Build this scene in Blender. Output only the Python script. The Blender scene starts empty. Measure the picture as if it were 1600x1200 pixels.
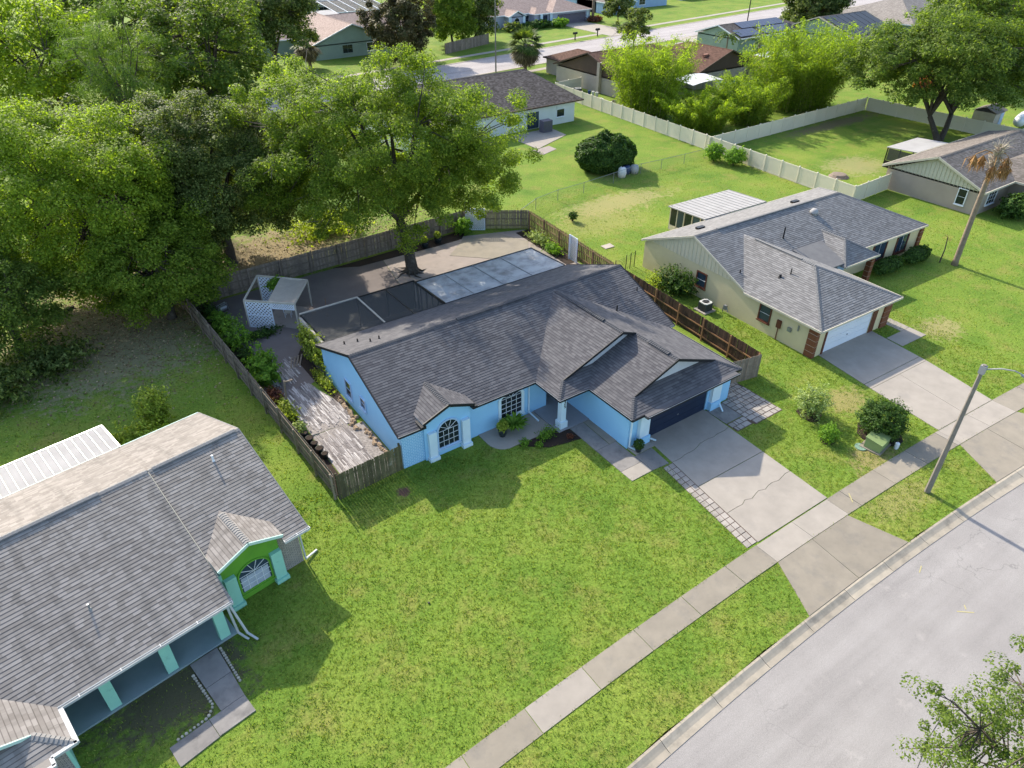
import bpy, math, random
import numpy as np
from math import radians as R, sin, cos, pi, sqrt, atan2
from mathutils import Vector, Matrix

sc = bpy.context.scene
COL = sc.collection
rnd = random.Random(11)

# ------------------------------------------------------------------ camera, sky, sun, exposure
cam = bpy.data.objects.new('camera', bpy.data.cameras.new('camera'))
COL.objects.link(cam)
cam.data.sensor_width = 36.0
cam.data.lens = 36.0 * 1110 / 1600
cam.data.clip_end = 3000
cam.location = (-25.54, -22.34, 27.0)
cam.rotation_euler = (R(90 - 34.9), 0, R(-35))
sc.camera = cam

world = bpy.data.worlds.new('World')
sc.world = world
world.use_nodes = True
SUN_EL, SUN_AZ = R(32), R(-1)          # azimuth measured from +y towards +x
wn = world.node_tree.nodes
bg = wn['Background']
sky = wn.new('ShaderNodeTexSky')
sky.sky_type = 'NISHITA'
sky.sun_disc = False
sky.sun_elevation = SUN_EL
sky.sun_rotation = SUN_AZ
sky.air_density = 1.0
sky.dust_density = 1.6
world.node_tree.links.new(sky.outputs[0], bg.inputs[0])
bg.inputs[1].default_value = 0.15

sun = bpy.data.objects.new('sun', bpy.data.lights.new('sun', 'SUN'))
COL.objects.link(sun)
sun.data.energy = 3.3
sun.data.angle = R(0.55)
sun.data.color = (1.0, 0.92, 0.775)
sdir = Vector((sin(SUN_AZ) * cos(SUN_EL), cos(SUN_AZ) * cos(SUN_EL), sin(SUN_EL)))
sun.rotation_euler = sdir.to_track_quat('Z', 'Y').to_euler()
sun.location = (0, 60, 60)

sc.view_settings.view_transform = 'Standard'
sc.view_settings.look = 'None'
sc.view_settings.exposure = 1.36
sc.view_settings.gamma = 1.0
sc.view_settings.use_curve_mapping = False
sc.render.engine = 'CYCLES'
sc.cycles.max_bounces = 6
sc.cycles.transparent_max_bounces = 8

# ------------------------------------------------------------------ mesh builder and object helpers
class MB:
    def __init__(s):
        s.v = []; s.f = []; s.mi = []; s.uv = []
    def add(s, vs, fs, mi=0, uv=None):
        n = len(s.v)
        s.v += [tuple(p) for p in vs]
        for i, f in enumerate(fs):
            s.f.append([n + k for k in f]); s.mi.append(mi)
            s.uv.append(uv[i] if uv else None)
    def box(s, x0, x1, y0, y1, z0, z1, mi=0):
        s.add([(x0,y0,z0),(x1,y0,z0),(x1,y1,z0),(x0,y1,z0),(x0,y0,z1),(x1,y0,z1),(x1,y1,z1),(x0,y1,z1)],
              [(0,3,2,1),(4,5,6,7),(0,1,5,4),(1,2,6,5),(2,3,7,6),(3,0,4,7)], mi)
    def bar(s, p, q, w, h, mi=0, up=(0, 0, 1)):
        p = Vector(p); q = Vector(q); d = (q - p).normalized(); u = Vector(up)
        a = d.cross(u)
        if a.length < 1e-4: a = d.cross(Vector((1, 0, 0)))
        a.normalize(); b = a.cross(d).normalized()
        a *= w / 2; b *= h / 2
        s.add([p-a-b, p+a-b, p+a+b, p-a+b, q-a-b, q+a-b, q+a+b, q-a+b],
              [(0,1,2,3),(4,7,6,5),(0,4,5,1),(1,5,6,2),(2,6,7,3),(3,7,4,0)], mi)
    def tube(s, pts, rs, n=6, mi=0, cap=True):
        pts = [Vector(p) for p in pts]
        if not hasattr(rs, '__len__'): rs = [rs] * len(pts)
        base = len(s.v); ref = Vector((0.31, 0.95, 0.05))
        for i, p in enumerate(pts):
            d = (pts[min(i+1, len(pts)-1)] - pts[max(i-1, 0)])
            if d.length < 1e-6: d = Vector((0, 0, 1))
            d.normalize()
            a = d.cross(ref)
            if a.length < .05: a = d.cross(Vector((1, 0, 0)))
            a.normalize(); b = d.cross(a)
            for k in range(n):
                t = 2 * pi * k / n
                s.v.append(tuple(p + a * (cos(t) * rs[i]) + b * (sin(t) * rs[i])))
        for i in range(len(pts) - 1):
            for k in range(n):
                k2 = (k + 1) % n
                s.f.append([base+i*n+k, base+i*n+k2, base+(i+1)*n+k2, base+(i+1)*n+k]); s.mi.append(mi); s.uv.append(None)
        if cap:
            s.f.append([base + k for k in range(n)][::-1]); s.mi.append(mi); s.uv.append(None)
            s.f.append([base + (len(pts)-1)*n + k for k in range(n)]); s.mi.append(mi); s.uv.append(None)
    def lathe(s, prof, n=14, mi=0, c=(0, 0)):
        s.tube([(c[0], c[1], z) for r, z in prof], [r for r, z in prof], n, mi)
    def prism(s, poly, z0, z1, mi=0, bevel=0):
        n = len(poly)
        area = sum(poly[i][0]*poly[(i+1)%n][1] - poly[(i+1)%n][0]*poly[i][1] for i in range(n))
        if area < 0: poly = poly[::-1]
        vs = [(x, y, z0) for x, y in poly] + [(x, y, z1) for x, y in poly]
        s.add(vs, [list(range(n))[::-1], [n + k for k in range(n)]] +
              [(i, (i+1) % n, n + (i+1) % n, n + i) for i in range(n)], mi)
    def slab3(s, pts, th, mi=0):
        """planar polygon thickened downwards by th along z"""
        n = len(pts)
        vs = [tuple(p) for p in pts] + [(p[0], p[1], p[2] - th) for p in pts]
        s.add(vs, [list(range(n)), [n + k for k in range(n)][::-1]] +
              [(i, n + i, n + (i+1) % n, (i+1) % n) for i in range(n)], mi)
    def wallpoly(s, pts, nrm, th, mi=0):
        """polygon in any plane thickened backwards along -nrm"""
        n = len(pts); d = Vector(nrm).normalized() * th
        P = [Vector(p) for p in pts]
        vs = P + [p - d for p in P]
        s.add(vs, [list(range(n)), [n + k for k in range(n)][::-1]] +
              [(i, n + i, n + (i+1) % n, (i+1) % n) for i in range(n)], mi)
    def mesh(s, name, mats, smooth=False):
        me = bpy.data.meshes.new(name)
        me.from_pydata(s.v, [], s.f)
        for m in (mats if isinstance(mats, (list, tuple)) else [mats]): me.materials.append(m)
        me.polygons.foreach_set('material_index', s.mi)
        if smooth: me.polygons.foreach_set('use_smooth', [True] * len(s.f))
        if any(u is not None for u in s.uv):
            l = me.uv_layers.new(name='UVMap'); k = 0
            flat = []
            for f, u in zip(s.f, s.uv):
                for j in range(len(f)):
                    flat += list(u[j]) if u is not None else [0.0, 0.0]
            l.data.foreach_set('uv', flat)
        me.update()
        return me
    def build(s, name, mats, parent=None, smooth=False, **props):
        return obj(name, s.mesh(name, mats, smooth), parent, **props)

def obj(name, me, parent=None, loc=None, rot=None, **props):
    o = bpy.data.objects.new(name, me)
    COL.objects.link(o)
    if parent is not None: o.parent = parent
    if loc is not None: o.location = loc
    if rot is not None: o.rotation_euler = rot
    for k, v in props.items(): o[k] = v
    return o

def thing(name, label, cat, loc=(0, 0, 0), rz=0.0, group=None):
    o = bpy.data.objects.new(name, None)
    COL.objects.link(o)
    o.empty_display_size = .3
    o.location = loc; o.rotation_euler = (0, 0, rz)
    o['label'] = label; o['category'] = cat
    if group: o['group'] = group
    return o

def tag(o, label, cat, group=None):
    o['label'] = label; o['category'] = cat
    if group: o['group'] = group
    return o

KIDS = {}
def copy_tree(o, parent=None):
    c = o.copy(); COL.objects.link(c)
    if parent is not None: c.parent = parent
    for ch in list(o.children): copy_tree(ch, c)
    return c
def dup(root, loc, rz=0.0, label=None, scale=None):
    c = copy_tree(root)
    c.location = loc; c.rotation_euler = (0, 0, rz)
    if label: c['label'] = label
    if scale: c.scale = scale
    return c

# ------------------------------------------------------------------ materials
def lin(r, g, b):
    f = lambda c: ((c/255 + .055) / 1.055) ** 2.4 if c > 10 else c/255/12.92
    return (f(r), f(g), f(b), 1)
def c4(c): return tuple(c) + (1,) if len(c) == 3 else tuple(c)

class NT:
    """tiny node-tree helper"""
    def __init__(s, name):
        s.m = bpy.data.materials.new(name); s.m.use_nodes = True
        s.t = s.m.node_tree; s.n = s.t.nodes
        s.b = s.n['Principled BSDF']; s.out = s.n['Material Output']
        s.pos = s.n.new('ShaderNodeNewGeometry')
    def link(s, a, b): s.t.links.new(a, b)
    def noise(s, scale, detail=4, rough=.55, vec=None, dist=0):
        n = s.n.new('ShaderNodeTexNoise'); n.inputs['Scale'].default_value = scale
        n.inputs['Detail'].default_value = detail; n.inputs['Roughness'].default_value = rough
        n.inputs['Distortion'].default_value = dist
        s.link(vec if vec is not None else s.pos.outputs['Position'], n.inputs['Vector'])
        return n.outputs[0]
    def ramp(s, fac, stops):
        r = s.n.new('ShaderNodeValToRGB'); e = r.color_ramp.elements
        while len(e) < len(stops): e.new(.5)
        for k, (p, c) in enumerate(stops):
            e[k].position = p; e[k].color = c4(c) if hasattr(c, '__len__') else (c, c, c, 1)
        s.link(fac, r.inputs[0]); return r.outputs[0]
    def mix(s, a, b, fac, mode='MIX'):
        m = s.n.new('ShaderNodeMix'); m.data_type = 'RGBA'; m.blend_type = mode
        for sock, val in ((m.inputs[0], fac), (m.inputs[6], a), (m.inputs[7], b)):
            if hasattr(val, 'is_linked'): s.link(val, sock)
            elif hasattr(val, '__len__'): sock.default_value = c4(val)
            else: sock.default_value = val
        return m.outputs[2]
    def math(s, op, a, b=None, clamp=False):
        m = s.n.new('ShaderNodeMath'); m.operation = op; m.use_clamp = clamp
        for k, val in enumerate((a, b)):
            if val is None: continue
            if hasattr(val, 'is_linked'): s.link(val, m.inputs[k])
            else: m.inputs[k].default_value = val
        return m.outputs[0]
    def vmap(s, scale=(1, 1, 1), rot=(0, 0, 0), vec=None):
        m = s.n.new('ShaderNodeMapping'); m.inputs['Scale'].default_value = scale
        m.inputs['Rotation'].default_value = rot
        s.link(vec if vec is not None else s.pos.outputs['Position'], m.inputs['Vector'])
        return m.outputs[0]
    def objrand(s):
        return s.n.new('ShaderNodeObjectInfo').outputs['Random']
    def bump(s, h, strength=.4, dist=.02):
        b = s.n.new('ShaderNodeBump'); b.inputs['Strength'].default_value = strength
        b.inputs['Distance'].default_value = dist
        s.link(h, b.inputs['Height']); s.link(b.outputs[0], s.b.inputs['Normal'])
    def done(s, col, rough=.8, spec=.3, metal=0):
        if hasattr(col, 'is_linked'): s.link(col, s.b.inputs['Base Color'])
        else: s.b.inputs['Base Color'].default_value = c4(col)
        s.b.inputs['Roughness'].default_value = rough
        s.b.inputs['Specular IOR Level'].default_value = spec
        s.b.inputs['Metallic'].default_value = metal
        return s.m

def M(name, c1, c2=None, scale=2.0, rough=.8, bump=0, bscale=30, spec=.3, metal=0, rand=0, dirt=None):
    t = NT(name)
    c2 = c2 or tuple(x * .8 for x in c1[:3])
    col = t.ramp(t.noise(scale, 6, .6), [(.3, c1), (.7, c2)])
    if dirt:
        col = t.mix(col, dirt[0], t.ramp(t.noise(dirt[1], 7, .65), [(dirt[2], 0), (dirt[3], 1)]))
    if rand:
        v = t.math('MULTIPLY_ADD', t.objrand(), rand); t.n[-1]
        v.node.inputs[2].default_value = 1 - rand / 2
        col = t.mix(col, (1, 1, 1), 0)
        hs = t.n.new('ShaderNodeHueSaturation'); t.link(col, hs.inputs['Color']); t.link(v, hs.inputs['Value'])
        col = hs.outputs[0]
    if bump: t.bump(t.noise(bscale, 4), bump, .01)
    return t.done(col, rough, spec, metal)

def leaf_mat(name, c1, c2, c3=None, trans=.4, scale=.5):
    t = NT(name)
    isl = t.pos.outputs['Random Per Island']
    a = t.ramp(t.noise(scale, 3), [(.35, c1), (.65, c2)])
    col = t.mix(a, c3 or c2, t.ramp(isl, [(.45, 0), (1, .9)]))
    hs = t.n.new('ShaderNodeHueSaturation')
    v = t.math('MULTIPLY_ADD', isl, .7); v.node.inputs[2].default_value = .65
    t.link(v, hs.inputs['Value']); t.link(col, hs.inputs['Color'])
    col = hs.outputs[0]
    t.done(col, .6, .12)
    tr = t.n.new('ShaderNodeBsdfTranslucent')
    tc = t.mix(col, (1.9, 2.0, .5), 1.0, 'MULTIPLY')
    t.link(tc, tr.inputs['Color'])
    mx = t.n.new('ShaderNodeMixShader'); mx.inputs[0].default_value = trans
    t.link(t.b.outputs[0], mx.inputs[1]); t.link(tr.outputs[0], mx.inputs[2])
    t.link(mx.outputs[0], t.out.inputs['Surface'])
    return t.m

def shingle_mat(name, c1, c2, c3, stain=None, expo=.18):
    t = NT(name)
    uv = t.n.new('ShaderNodeUVMap').outputs[0]
    sp = t.n.new('ShaderNodeSeparateXYZ'); t.link(uv, sp.inputs[0])
    row = t.math('FLOOR', t.math('DIVIDE', sp.outputs[1], expo))
    off = t.n.new('ShaderNodeTexWhiteNoise'); off.noise_dimensions = '1D'; t.link(row, off.inputs['W'])
    colx = t.math('FLOOR', t.math('ADD', t.math('DIVIDE', sp.outputs[0], .32), t.math('MULTIPLY', off.outputs['Value'], 7.0)))
    cb = t.n.new('ShaderNodeCombineXYZ'); t.link(colx, cb.inputs[0]); t.link(row, cb.inputs[1])
    wn_ = t.n.new('ShaderNodeTexWhiteNoise'); wn_.noise_dimensions = '2D'; t.link(cb.outputs[0], wn_.inputs['Vector'])
    col = t.ramp(wn_.outputs['Value'], [(0, c1), (.5, c2), (1, c3)])
    col = t.mix(col, (.5, .5, .5), t.math('MULTIPLY', t.noise(14, 6, .7), .25), 'OVERLAY')
    big = t.ramp(t.noise(.35, 4), [(.3, .93), (.7, 1.06)])
    col = t.mix(col, big, 1.0, 'MULTIPLY')
    band = t.math('FRACT', t.math('DIVIDE', sp.outputs[1], expo))      # course shadow lines put into the colour, like laminated shingles' printed dark band
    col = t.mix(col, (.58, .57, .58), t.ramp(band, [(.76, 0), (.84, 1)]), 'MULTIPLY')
    if stain:      # streaks that run down the slope
        mp = t.n.new('ShaderNodeMapping'); mp.inputs['Scale'].default_value = (1.6, .12, 1); t.link(uv, mp.inputs['Vector'])
        st = t.noise(1.0, 6, .65, mp.outputs[0])
        col = t.mix(col, stain, t.ramp(st, [(.5, 0), (.72, .55)]))
    t.bump(t.noise(60, 3), .25, .005)
    return t.done(col, .92, .15)
# colours of the place
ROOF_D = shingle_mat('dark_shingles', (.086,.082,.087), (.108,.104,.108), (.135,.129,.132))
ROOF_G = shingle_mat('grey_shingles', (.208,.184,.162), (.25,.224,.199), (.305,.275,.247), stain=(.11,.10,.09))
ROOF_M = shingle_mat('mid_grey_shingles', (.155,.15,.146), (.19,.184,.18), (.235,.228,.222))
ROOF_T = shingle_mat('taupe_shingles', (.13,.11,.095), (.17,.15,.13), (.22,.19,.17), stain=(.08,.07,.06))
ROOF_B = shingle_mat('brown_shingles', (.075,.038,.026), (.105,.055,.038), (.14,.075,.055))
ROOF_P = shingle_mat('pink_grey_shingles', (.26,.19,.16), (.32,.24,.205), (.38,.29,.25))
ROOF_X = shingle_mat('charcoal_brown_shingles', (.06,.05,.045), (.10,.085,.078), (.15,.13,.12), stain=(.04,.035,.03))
RIDGE_D = M('dark_ridge_cap', (.05,.052,.06), (.085,.086,.094), 9, .92)
RIDGE_G = M('grey_ridge_cap', (.20,.19,.18), (.26,.25,.235), 9, .92)
TRIM_K = M('black_trim', (.012,.013,.016), (.02,.02,.024), 4, .5)
TRIM_W = M('white_trim', (.74,.75,.76), (.64,.66,.68), 3, .5, dirt=((.42,.40,.36), 1.3, .62, .8))
GUT = M('dull_white_gutter', (.50,.51,.51), (.42,.43,.43), 3, .55)
GABLE_W = M('grey_white_board', (.52,.53,.55), (.46,.47,.49), 3, .7)  # even grey-white board colour
DRIP = M('grey_drip_edge', (.34,.34,.35), (.26,.26,.27), 3, .5)
TRIM_C = M('cream_trim', (.55,.50,.38), (.48,.43,.33), 3, .6)
SOFFIT = M('soffit_grey', (.30,.31,.33), (.25,.26,.28), 3, .8)
BLUE = M('blue_stucco', (.30,.56,.79), (.27,.52,.75), .8, .75, bump=.25, bscale=45)
BLUE_L = M('pale_blue_stucco', (.40,.55,.72), (.35,.50,.68), .8, .75, bump=.25, bscale=45)
ICE = M('pale_blue_white_paint', (.62,.74,.80), (.55,.68,.75), 1.5, .6)
NAVY = M('navy_paint', (.012,.020,.045), (.016,.026,.055), 2, .45)
LIME = M('lime_green_paint', (.13,.33,.03), (.10,.27,.03), 1.2, .7, bump=.2, bscale=45)
MINT = M('mint_green_paint', (.30,.60,.48), (.26,.54,.43), 1.2, .65, dirt=((.14,.28,.22), 2.0, .6, .85))
CREAM = M('cream_stucco', (.64,.54,.33), (.57,.48,.295), .7, .85, bump=.3, bscale=40, dirt=((.48,.40,.26), .9, .62, .9))
CREAM_S = M('cream_siding', (.66,.57,.41), (.60,.52,.37), .7, .8)
TAN = M('taupe_stucco', (.36,.295,.24), (.32,.26,.21), .7, .85, bump=.3, bscale=40)
TAN_S = M('sage_siding', (.52,.49,.38), (.47,.44,.34), .7, .8)
WHITE_S = M('white_stucco', (.64,.66,.62), (.57,.60,.57), .6, .8)
BEIGE_S = M('beige_board_siding', (.42,.36,.29), (.36,.31,.25), .8, .8)
BROWN_S = M('brown_gable_siding', (.10,.065,.045), (.085,.055,.04), .8, .8)
SAGE = M('sage_green_stucco', (.27,.34,.28), (.24,.30,.25), .8, .8)
LILAC = M('lilac_grey_stucco', (.42,.44,.52), (.38,.40,.48), .8, .8)
SKYB = M('sky_blue_siding', (.30,.42,.58), (.27,.38,.53), .8, .8)
DOOR_G = M('grey_garage_door', (.13,.12,.15), (.11,.10,.13), 1, .6)
DOOR_W = M('white_garage_door', (.72,.74,.78), (.66,.69,.74), .8, .5)
BRICK_R = M('red_brown_brick', (.20,.075,.035), (.15,.055,.028), 6, .85, bump=.3)
MORTAR = M('pale_mortar', (.50,.42,.33), (.42,.36,.28), 8, .9)
RUST = M('rust_brown_paint', (.13,.042,.022), (.10,.034,.02), 3, .6)
GLASS = M('dark_window_glass', (.008,.012,.016), (.018,.026,.034), .8, .06, spec=.6)
GLASS_B = M('blue_window_glass', (.045,.07,.10), (.02,.035,.055), .8, .06, spec=.6)
CURTAIN = M('pale_blind', (.42,.46,.52), (.30,.34,.42), 3, .8)
CONC = M('grey_concrete', (.265,.23,.18), (.215,.187,.147), 1.1, .9, bump=.15, bscale=60, rand=.16, dirt=((.17,.155,.135), .9, .52, .8))
CONC_N = M('pale_concrete', (.335,.295,.25), (.275,.243,.205), .9, .9, bump=.12, bscale=60, rand=.10, dirt=((.24,.215,.19), .7, .55, .85))
CONC_D = M('weathered_concrete', (.25,.23,.21), (.185,.17,.158), 1.3, .9, bump=.2, bscale=50, rand=.15, dirt=((.09,.085,.08), 1.1, .5, .8))
KERB_M = M('kerb_concrete', (.40,.34,.26), (.31,.27,.21), 1.5, .9, bump=.15, bscale=50, rand=.15, dirt=((.17,.15,.12), 1.2, .5, .8))
PAVER_M = M('paver_concrete', (.35,.31,.27), (.28,.25,.22), 4, .9, rand=.3, dirt=((.22,.2,.18), 3, .6, .85))
PORCH = M('grey_porch_paint', (.29,.28,.29), (.25,.245,.255), 1.2, .6)
PORCH_G = M('green_grey_porch_paint', (.26,.32,.33), (.21,.27,.28), 1.2, .5)
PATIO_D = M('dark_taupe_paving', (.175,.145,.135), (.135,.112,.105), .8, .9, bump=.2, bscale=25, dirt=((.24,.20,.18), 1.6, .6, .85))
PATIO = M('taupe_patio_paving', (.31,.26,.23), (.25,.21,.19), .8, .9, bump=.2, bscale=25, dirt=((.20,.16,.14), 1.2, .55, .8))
WOOD_W = M('weathered_fence_wood', (.25,.20,.155), (.165,.13,.10), 5, .9, bump=.3, bscale=25, rand=.5, dirt=((.085,.085,.035), .9, .55, .75))
WOOD_M = M('mossy_fence_wood', (.13,.115,.06), (.075,.07,.035), 3, .9, bump=.3, bscale=25, rand=.5, dirt=((.30,.28,.22), 1.4, .6, .75))
WOOD_B = M('brown_fence_wood', (.085,.045,.028), (.055,.03,.02), 5, .85, bump=.3, bscale=25, rand=.5)
WOOD_T = M('tan_fence_wood', (.24,.155,.09), (.17,.11,.065), 5, .85, bump=.3, bscale=25, rand=.4)
WOOD_O = M('orange_fence_post', (.30,.155,.07), (.22,.11,.05), 5, .85)
VINYL = M('ivory_vinyl', (.70,.63,.49), (.64,.58,.45), .5, .5, rand=.08, dirt=((.48,.48,.34), .8, .6, .9))
LATT = M('white_lattice_plastic', (.70,.74,.80), (.62,.67,.75), 2, .5)
PERG = M('weathered_white_timber', (.52,.47,.40), (.40,.36,.30), 4, .8)
CANVAS = M('beige_canvas', (.40,.35,.29), (.34,.30,.25), 2, .9)
BRONZE = M('bronze_aluminium', (.020,.016,.014), (.03,.025,.022), 3, .4)
ALU = M('pan_roof_aluminium', (.40,.405,.41), (.31,.315,.325), .9, .6, spec=.4, dirt=((.15,.15,.155), .9, .45, .72))
ALU_W = M('white_metal_roof', (.36,.35,.34), (.30,.29,.28), .8, .85, spec=.1, dirt=((.45,.44,.42), 1.3, .6, .85))
GALV = M('galvanised_steel', (.30,.31,.32), (.24,.25,.26), 4, .4, metal=.5)
BLACK = M('black_rubber', (.010,.010,.012), (.016,.016,.018), 5, .6)
POLE_C = M('aged_concrete_pole', (.23,.205,.175), (.17,.15,.13), 3, .85)
AC_G = M('ac_grey_metal', (.10,.10,.10), (.07,.07,.07), 20, .5)
AC_W = M('ac_pale_top', (.50,.50,.48), (.42,.42,.40), 4, .5)
TRANS_G = M('utility_green_paint', (.23,.30,.12), (.20,.26,.10), 2, .5)
VALVE = M('faded_green_lid', (.20,.30,.22), (.16,.25,.18), 5, .7)
YELLOW = M('yellow_marking_paint', (.42,.36,.15), (.36,.32,.17), 9, .8)
MULCH = M('dark_mulch', (.022,.014,.010), (.04,.026,.018), 14, .95, bump=.6, bscale=40)
SOIL = M('brown_soil', (.13,.085,.06), (.085,.055,.04), 9, .95, bump=.6, bscale=30)
RUBBLE = M('tan_stone_rubble', (.38,.27,.17), (.28,.20,.13), 9, .95, rand=.4)
STONE_W = M('white_edging_stone', (.42,.38,.31), (.33,.30,.25), 9, .9, rand=.3)
TERRA = M('dark_glazed_pot', (.012,.02,.022), (.02,.03,.03), 6, .3, spec=.5)
BARK = M('grey_brown_bark', (.085,.068,.052), (.05,.04,.03), 6, .95, bump=.9, bscale=14, dirt=((.15,.13,.105), 2, .55, .75))
BARK_P = M('palm_trunk_bark', (.26,.20,.145), (.18,.14,.10), 3, .95, bump=.8, bscale=10)
DRY = M('dry_palm_thatch', (.36,.20,.07), (.24,.13,.05), 6, .9)
DRY_W = M('bleached_palm_stalk', (.44,.38,.30), (.34,.29,.22), 6, .9)
TARP = M('white_canvas', (.60,.60,.61), (.52,.52,.54), 1.2, .6)
BLUE_P = M('blue_plastic', (.03,.06,.16), (.025,.05,.13), 2, .4)
POOL = M('pool_water', (.10,.35,.50), (.08,.30,.45), 1, .1, spec=.5)
SOLAR = M('solar_glass', (.030,.026,.045), (.04,.034,.055), 1.5, .2, spec=.5)
CAR_W = M('white_car_paint', (.70,.72,.74), (.66,.68,.70), .8, .25, spec=.5)
RED = M('red_paint', (.45,.06,.03), (.38,.05,.03), 2, .5)

# asphalt
def asphalt(name, a, b):
    t = NT(name)
    col = t.ramp(t.noise(.35, 5, .6), [(.3, a), (.7, b)])
    col = t.mix(col, t.ramp(t.noise(45, 2, .7), [(.3, .62), (.7, 1.3)]), 1.0, 'MULTIPLY')
    vor = t.n.new('ShaderNodeTexVoronoi'); vor.inputs['Scale'].default_value = 28
    t.link(t.pos.outputs['Position'], vor.inputs['Vector'])
    col = t.mix(col, (.07, .065, .06), t.ramp(vor.outputs[0], [(.06, .75), (.13, 0)]))
    col = t.mix(col, (.46, .42, .38), t.ramp(t.noise(.8, 6, .65), [(.62, 0), (.8, .5)]))
    cr = t.n.new('ShaderNodeTexVoronoi'); cr.feature = 'DISTANCE_TO_EDGE'; cr.inputs['Scale'].default_value = .42
    wv = t.n.new('ShaderNodeVectorMath'); wv.operation = 'ADD'; nz = t.n.new('ShaderNodeTexNoise'); nz.inputs['Scale'].default_value = 1.3; nz.inputs['Detail'].default_value = 6
    t.link(t.pos.outputs['Position'], nz.inputs['Vector']); t.link(nz.outputs['Color'], wv.inputs[0]); t.link(t.pos.outputs['Position'], wv.inputs[1]); t.link(wv.outputs[0], cr.inputs['Vector'])
    ck = t.math('MULTIPLY', t.ramp(cr.outputs['Distance'], [(.003, 1), (.009, 0)]), t.ramp(t.noise(.16, 3), [(.5, 0), (.62, .45)]))
    col = t.mix(col, (.10, .095, .09), ck)
    lane = t.vmap((.06, 1.1, 1))
    col = t.mix(col, t.ramp(t.noise(.55, 4, .6, lane), [(.35, .86), (.65, 1.08)]), 1.0, 'MULTIPLY')
    t.bump(t.noise(70, 3), .3, .01)
    return t.done(col, .92, .2)
ASPH = asphalt('pale_worn_asphalt', (.262,.242,.227), (.31,.288,.27))
ASPH_F = asphalt('far_asphalt', (.33,.30,.29), (.38,.345,.335))

# lawn: greens, dry tufts, and the worn places where they lie
def lawn_mat(name):
    t = NT(name)
    g = t.ramp(t.noise(.22, 4, .6), [(.30, (.092,.170,.022)), (.5, (.142,.218,.030)), (.72, (.198,.248,.042))])
    g = t.mix(g, (.24,.215,.06), t.ramp(t.noise(.5, 6, .7), [(.50, 0), (.74, .85)]))
    g = t.mix(g, t.ramp(t.noise(7, 5, .7), [(.28, .50), (.5, .95), (.75, 1.35)]), 1.0, 'MULTIPLY')
    wob = t.noise(.5, 5, .65); wob2 = t.noise(2.2, 5, .7)
    def patch(x, y, rx, ry, col, amt, edge=.55):
        mp = t.n.new('ShaderNodeMapping'); mp.inputs['Location'].default_value = (-x/rx, -y/ry, 0)
        mp.inputs['Scale'].default_value = (1/rx, 1/ry, 0)
        t.link(t.pos.outputs['Position'], mp.inputs['Vector'])
        ln = t.n.new('ShaderNodeVectorMath'); ln.operation = 'LENGTH'; t.link(mp.outputs[0], ln.inputs[0])
        d = t.math('ADD', ln.outputs['Value'], t.math('MULTIPLY', t.math('SUBTRACT', wob, .5), 1.5))
        d = t.math('ADD', d, t.math('MULTIPLY', t.math('SUBTRACT', wob2, .5), 2.4))
        return col, t.ramp(d, [(edge, amt), (1.0, 0)])
    for p in ((-24, 31, 9, 9, (.25,.205,.13), .8), (-14, 39, 16, 6, (.26,.19,.12), .85), (24.5, 30.3, 8, 2.6, (.33,.27,.13), .62),
              (20, 27.5, 6, 3.4, (.28,.25,.09), .5), (-14.1, 4.3, .45, .4, (.12,.07,.05), 1), (13.2, -4.4, 2.0, 1.4, (.29,.22,.10), .65),
              (9.8, -8.6, 2.2, 1.2, (.28,.21,.10), .7), (56, 23, 5, 3.4, (.30,.26,.13), .6), (70, 35.5, 12, 1.6, (.16,.12,.08), .85),
              (-27.3, -.8, 3.6, 2.2, (.085,.075,.045), .95), (27, -3, 2.2, 1.6, (.30,.25,.12), .7), (7.5, -11.6, 3, 1.2, (.27,.23,.09), .6),
              (18, 89.2, 16, 3.2, (.24,.18,.10), .8), (45.8, 22, .8, 10, (.27,.22,.12), .7)):
        c, f = patch(*p); g = t.mix(g, c, f)
    t.bump(t.noise(9, 5, .7), .8, .06)
    return t.done(g, .95, .1)
LAWN = lawn_mat('lawn_grass')
GRASS = leaf_mat('grass_blades', (.110,.196,.025), (.168,.243,.034), (.26,.245,.065), trans=.3, scale=.45)

OAK = leaf_mat('oak_leaves', (.108,.178,.022), (.148,.215,.027), (.205,.245,.038), trans=.48)
OAK_Y = leaf_mat('light_green_leaves', (.142,.215,.020), (.185,.262,.027), (.24,.295,.038), trans=.48)
OAK_D = leaf_mat('dark_green_leaves', (.055,.088,.020), (.085,.122,.027), (.19,.215,.07), trans=.38)
OAK_M = leaf_mat('mid_green_leaves', (.074,.124,.022), (.104,.158,.027), (.165,.205,.042), trans=.42)
MAGN = leaf_mat('magnolia_leaves', (.055,.062,.020), (.085,.075,.03), (.13,.10,.05), trans=.2)
BAMB = leaf_mat('bamboo_leaves', (.13,.205,.024), (.175,.25,.028), (.22,.27,.04), trans=.45)
SHRUB = leaf_mat('shrub_leaves', (.10,.205,.024), (.135,.25,.03), (.19,.29,.042), trans=.4, scale=2)
SHRUB_D = leaf_mat('dark_shrub_leaves', (.032,.072,.014), (.045,.092,.018), (.07,.12,.025), trans=.3, scale=2)
SHRUB_V = leaf_mat('variegated_shrub_leaves', (.17,.24,.07), (.22,.28,.09), (.32,.36,.16), trans=.3, scale=2)
SHRUB_Y = leaf_mat('yellow_green_leaves', (.19,.25,.03), (.25,.30,.04), (.31,.34,.06), trans=.35, scale=2)
RED_L = leaf_mat('bronze_red_leaves', (.10,.035,.025), (.15,.06,.04), (.2,.09,.05), trans=.3, scale=2)
PALM = leaf_mat('palm_fronds', (.06,.10,.02), (.09,.13,.028), (.13,.16,.04), trans=.25)
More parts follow.
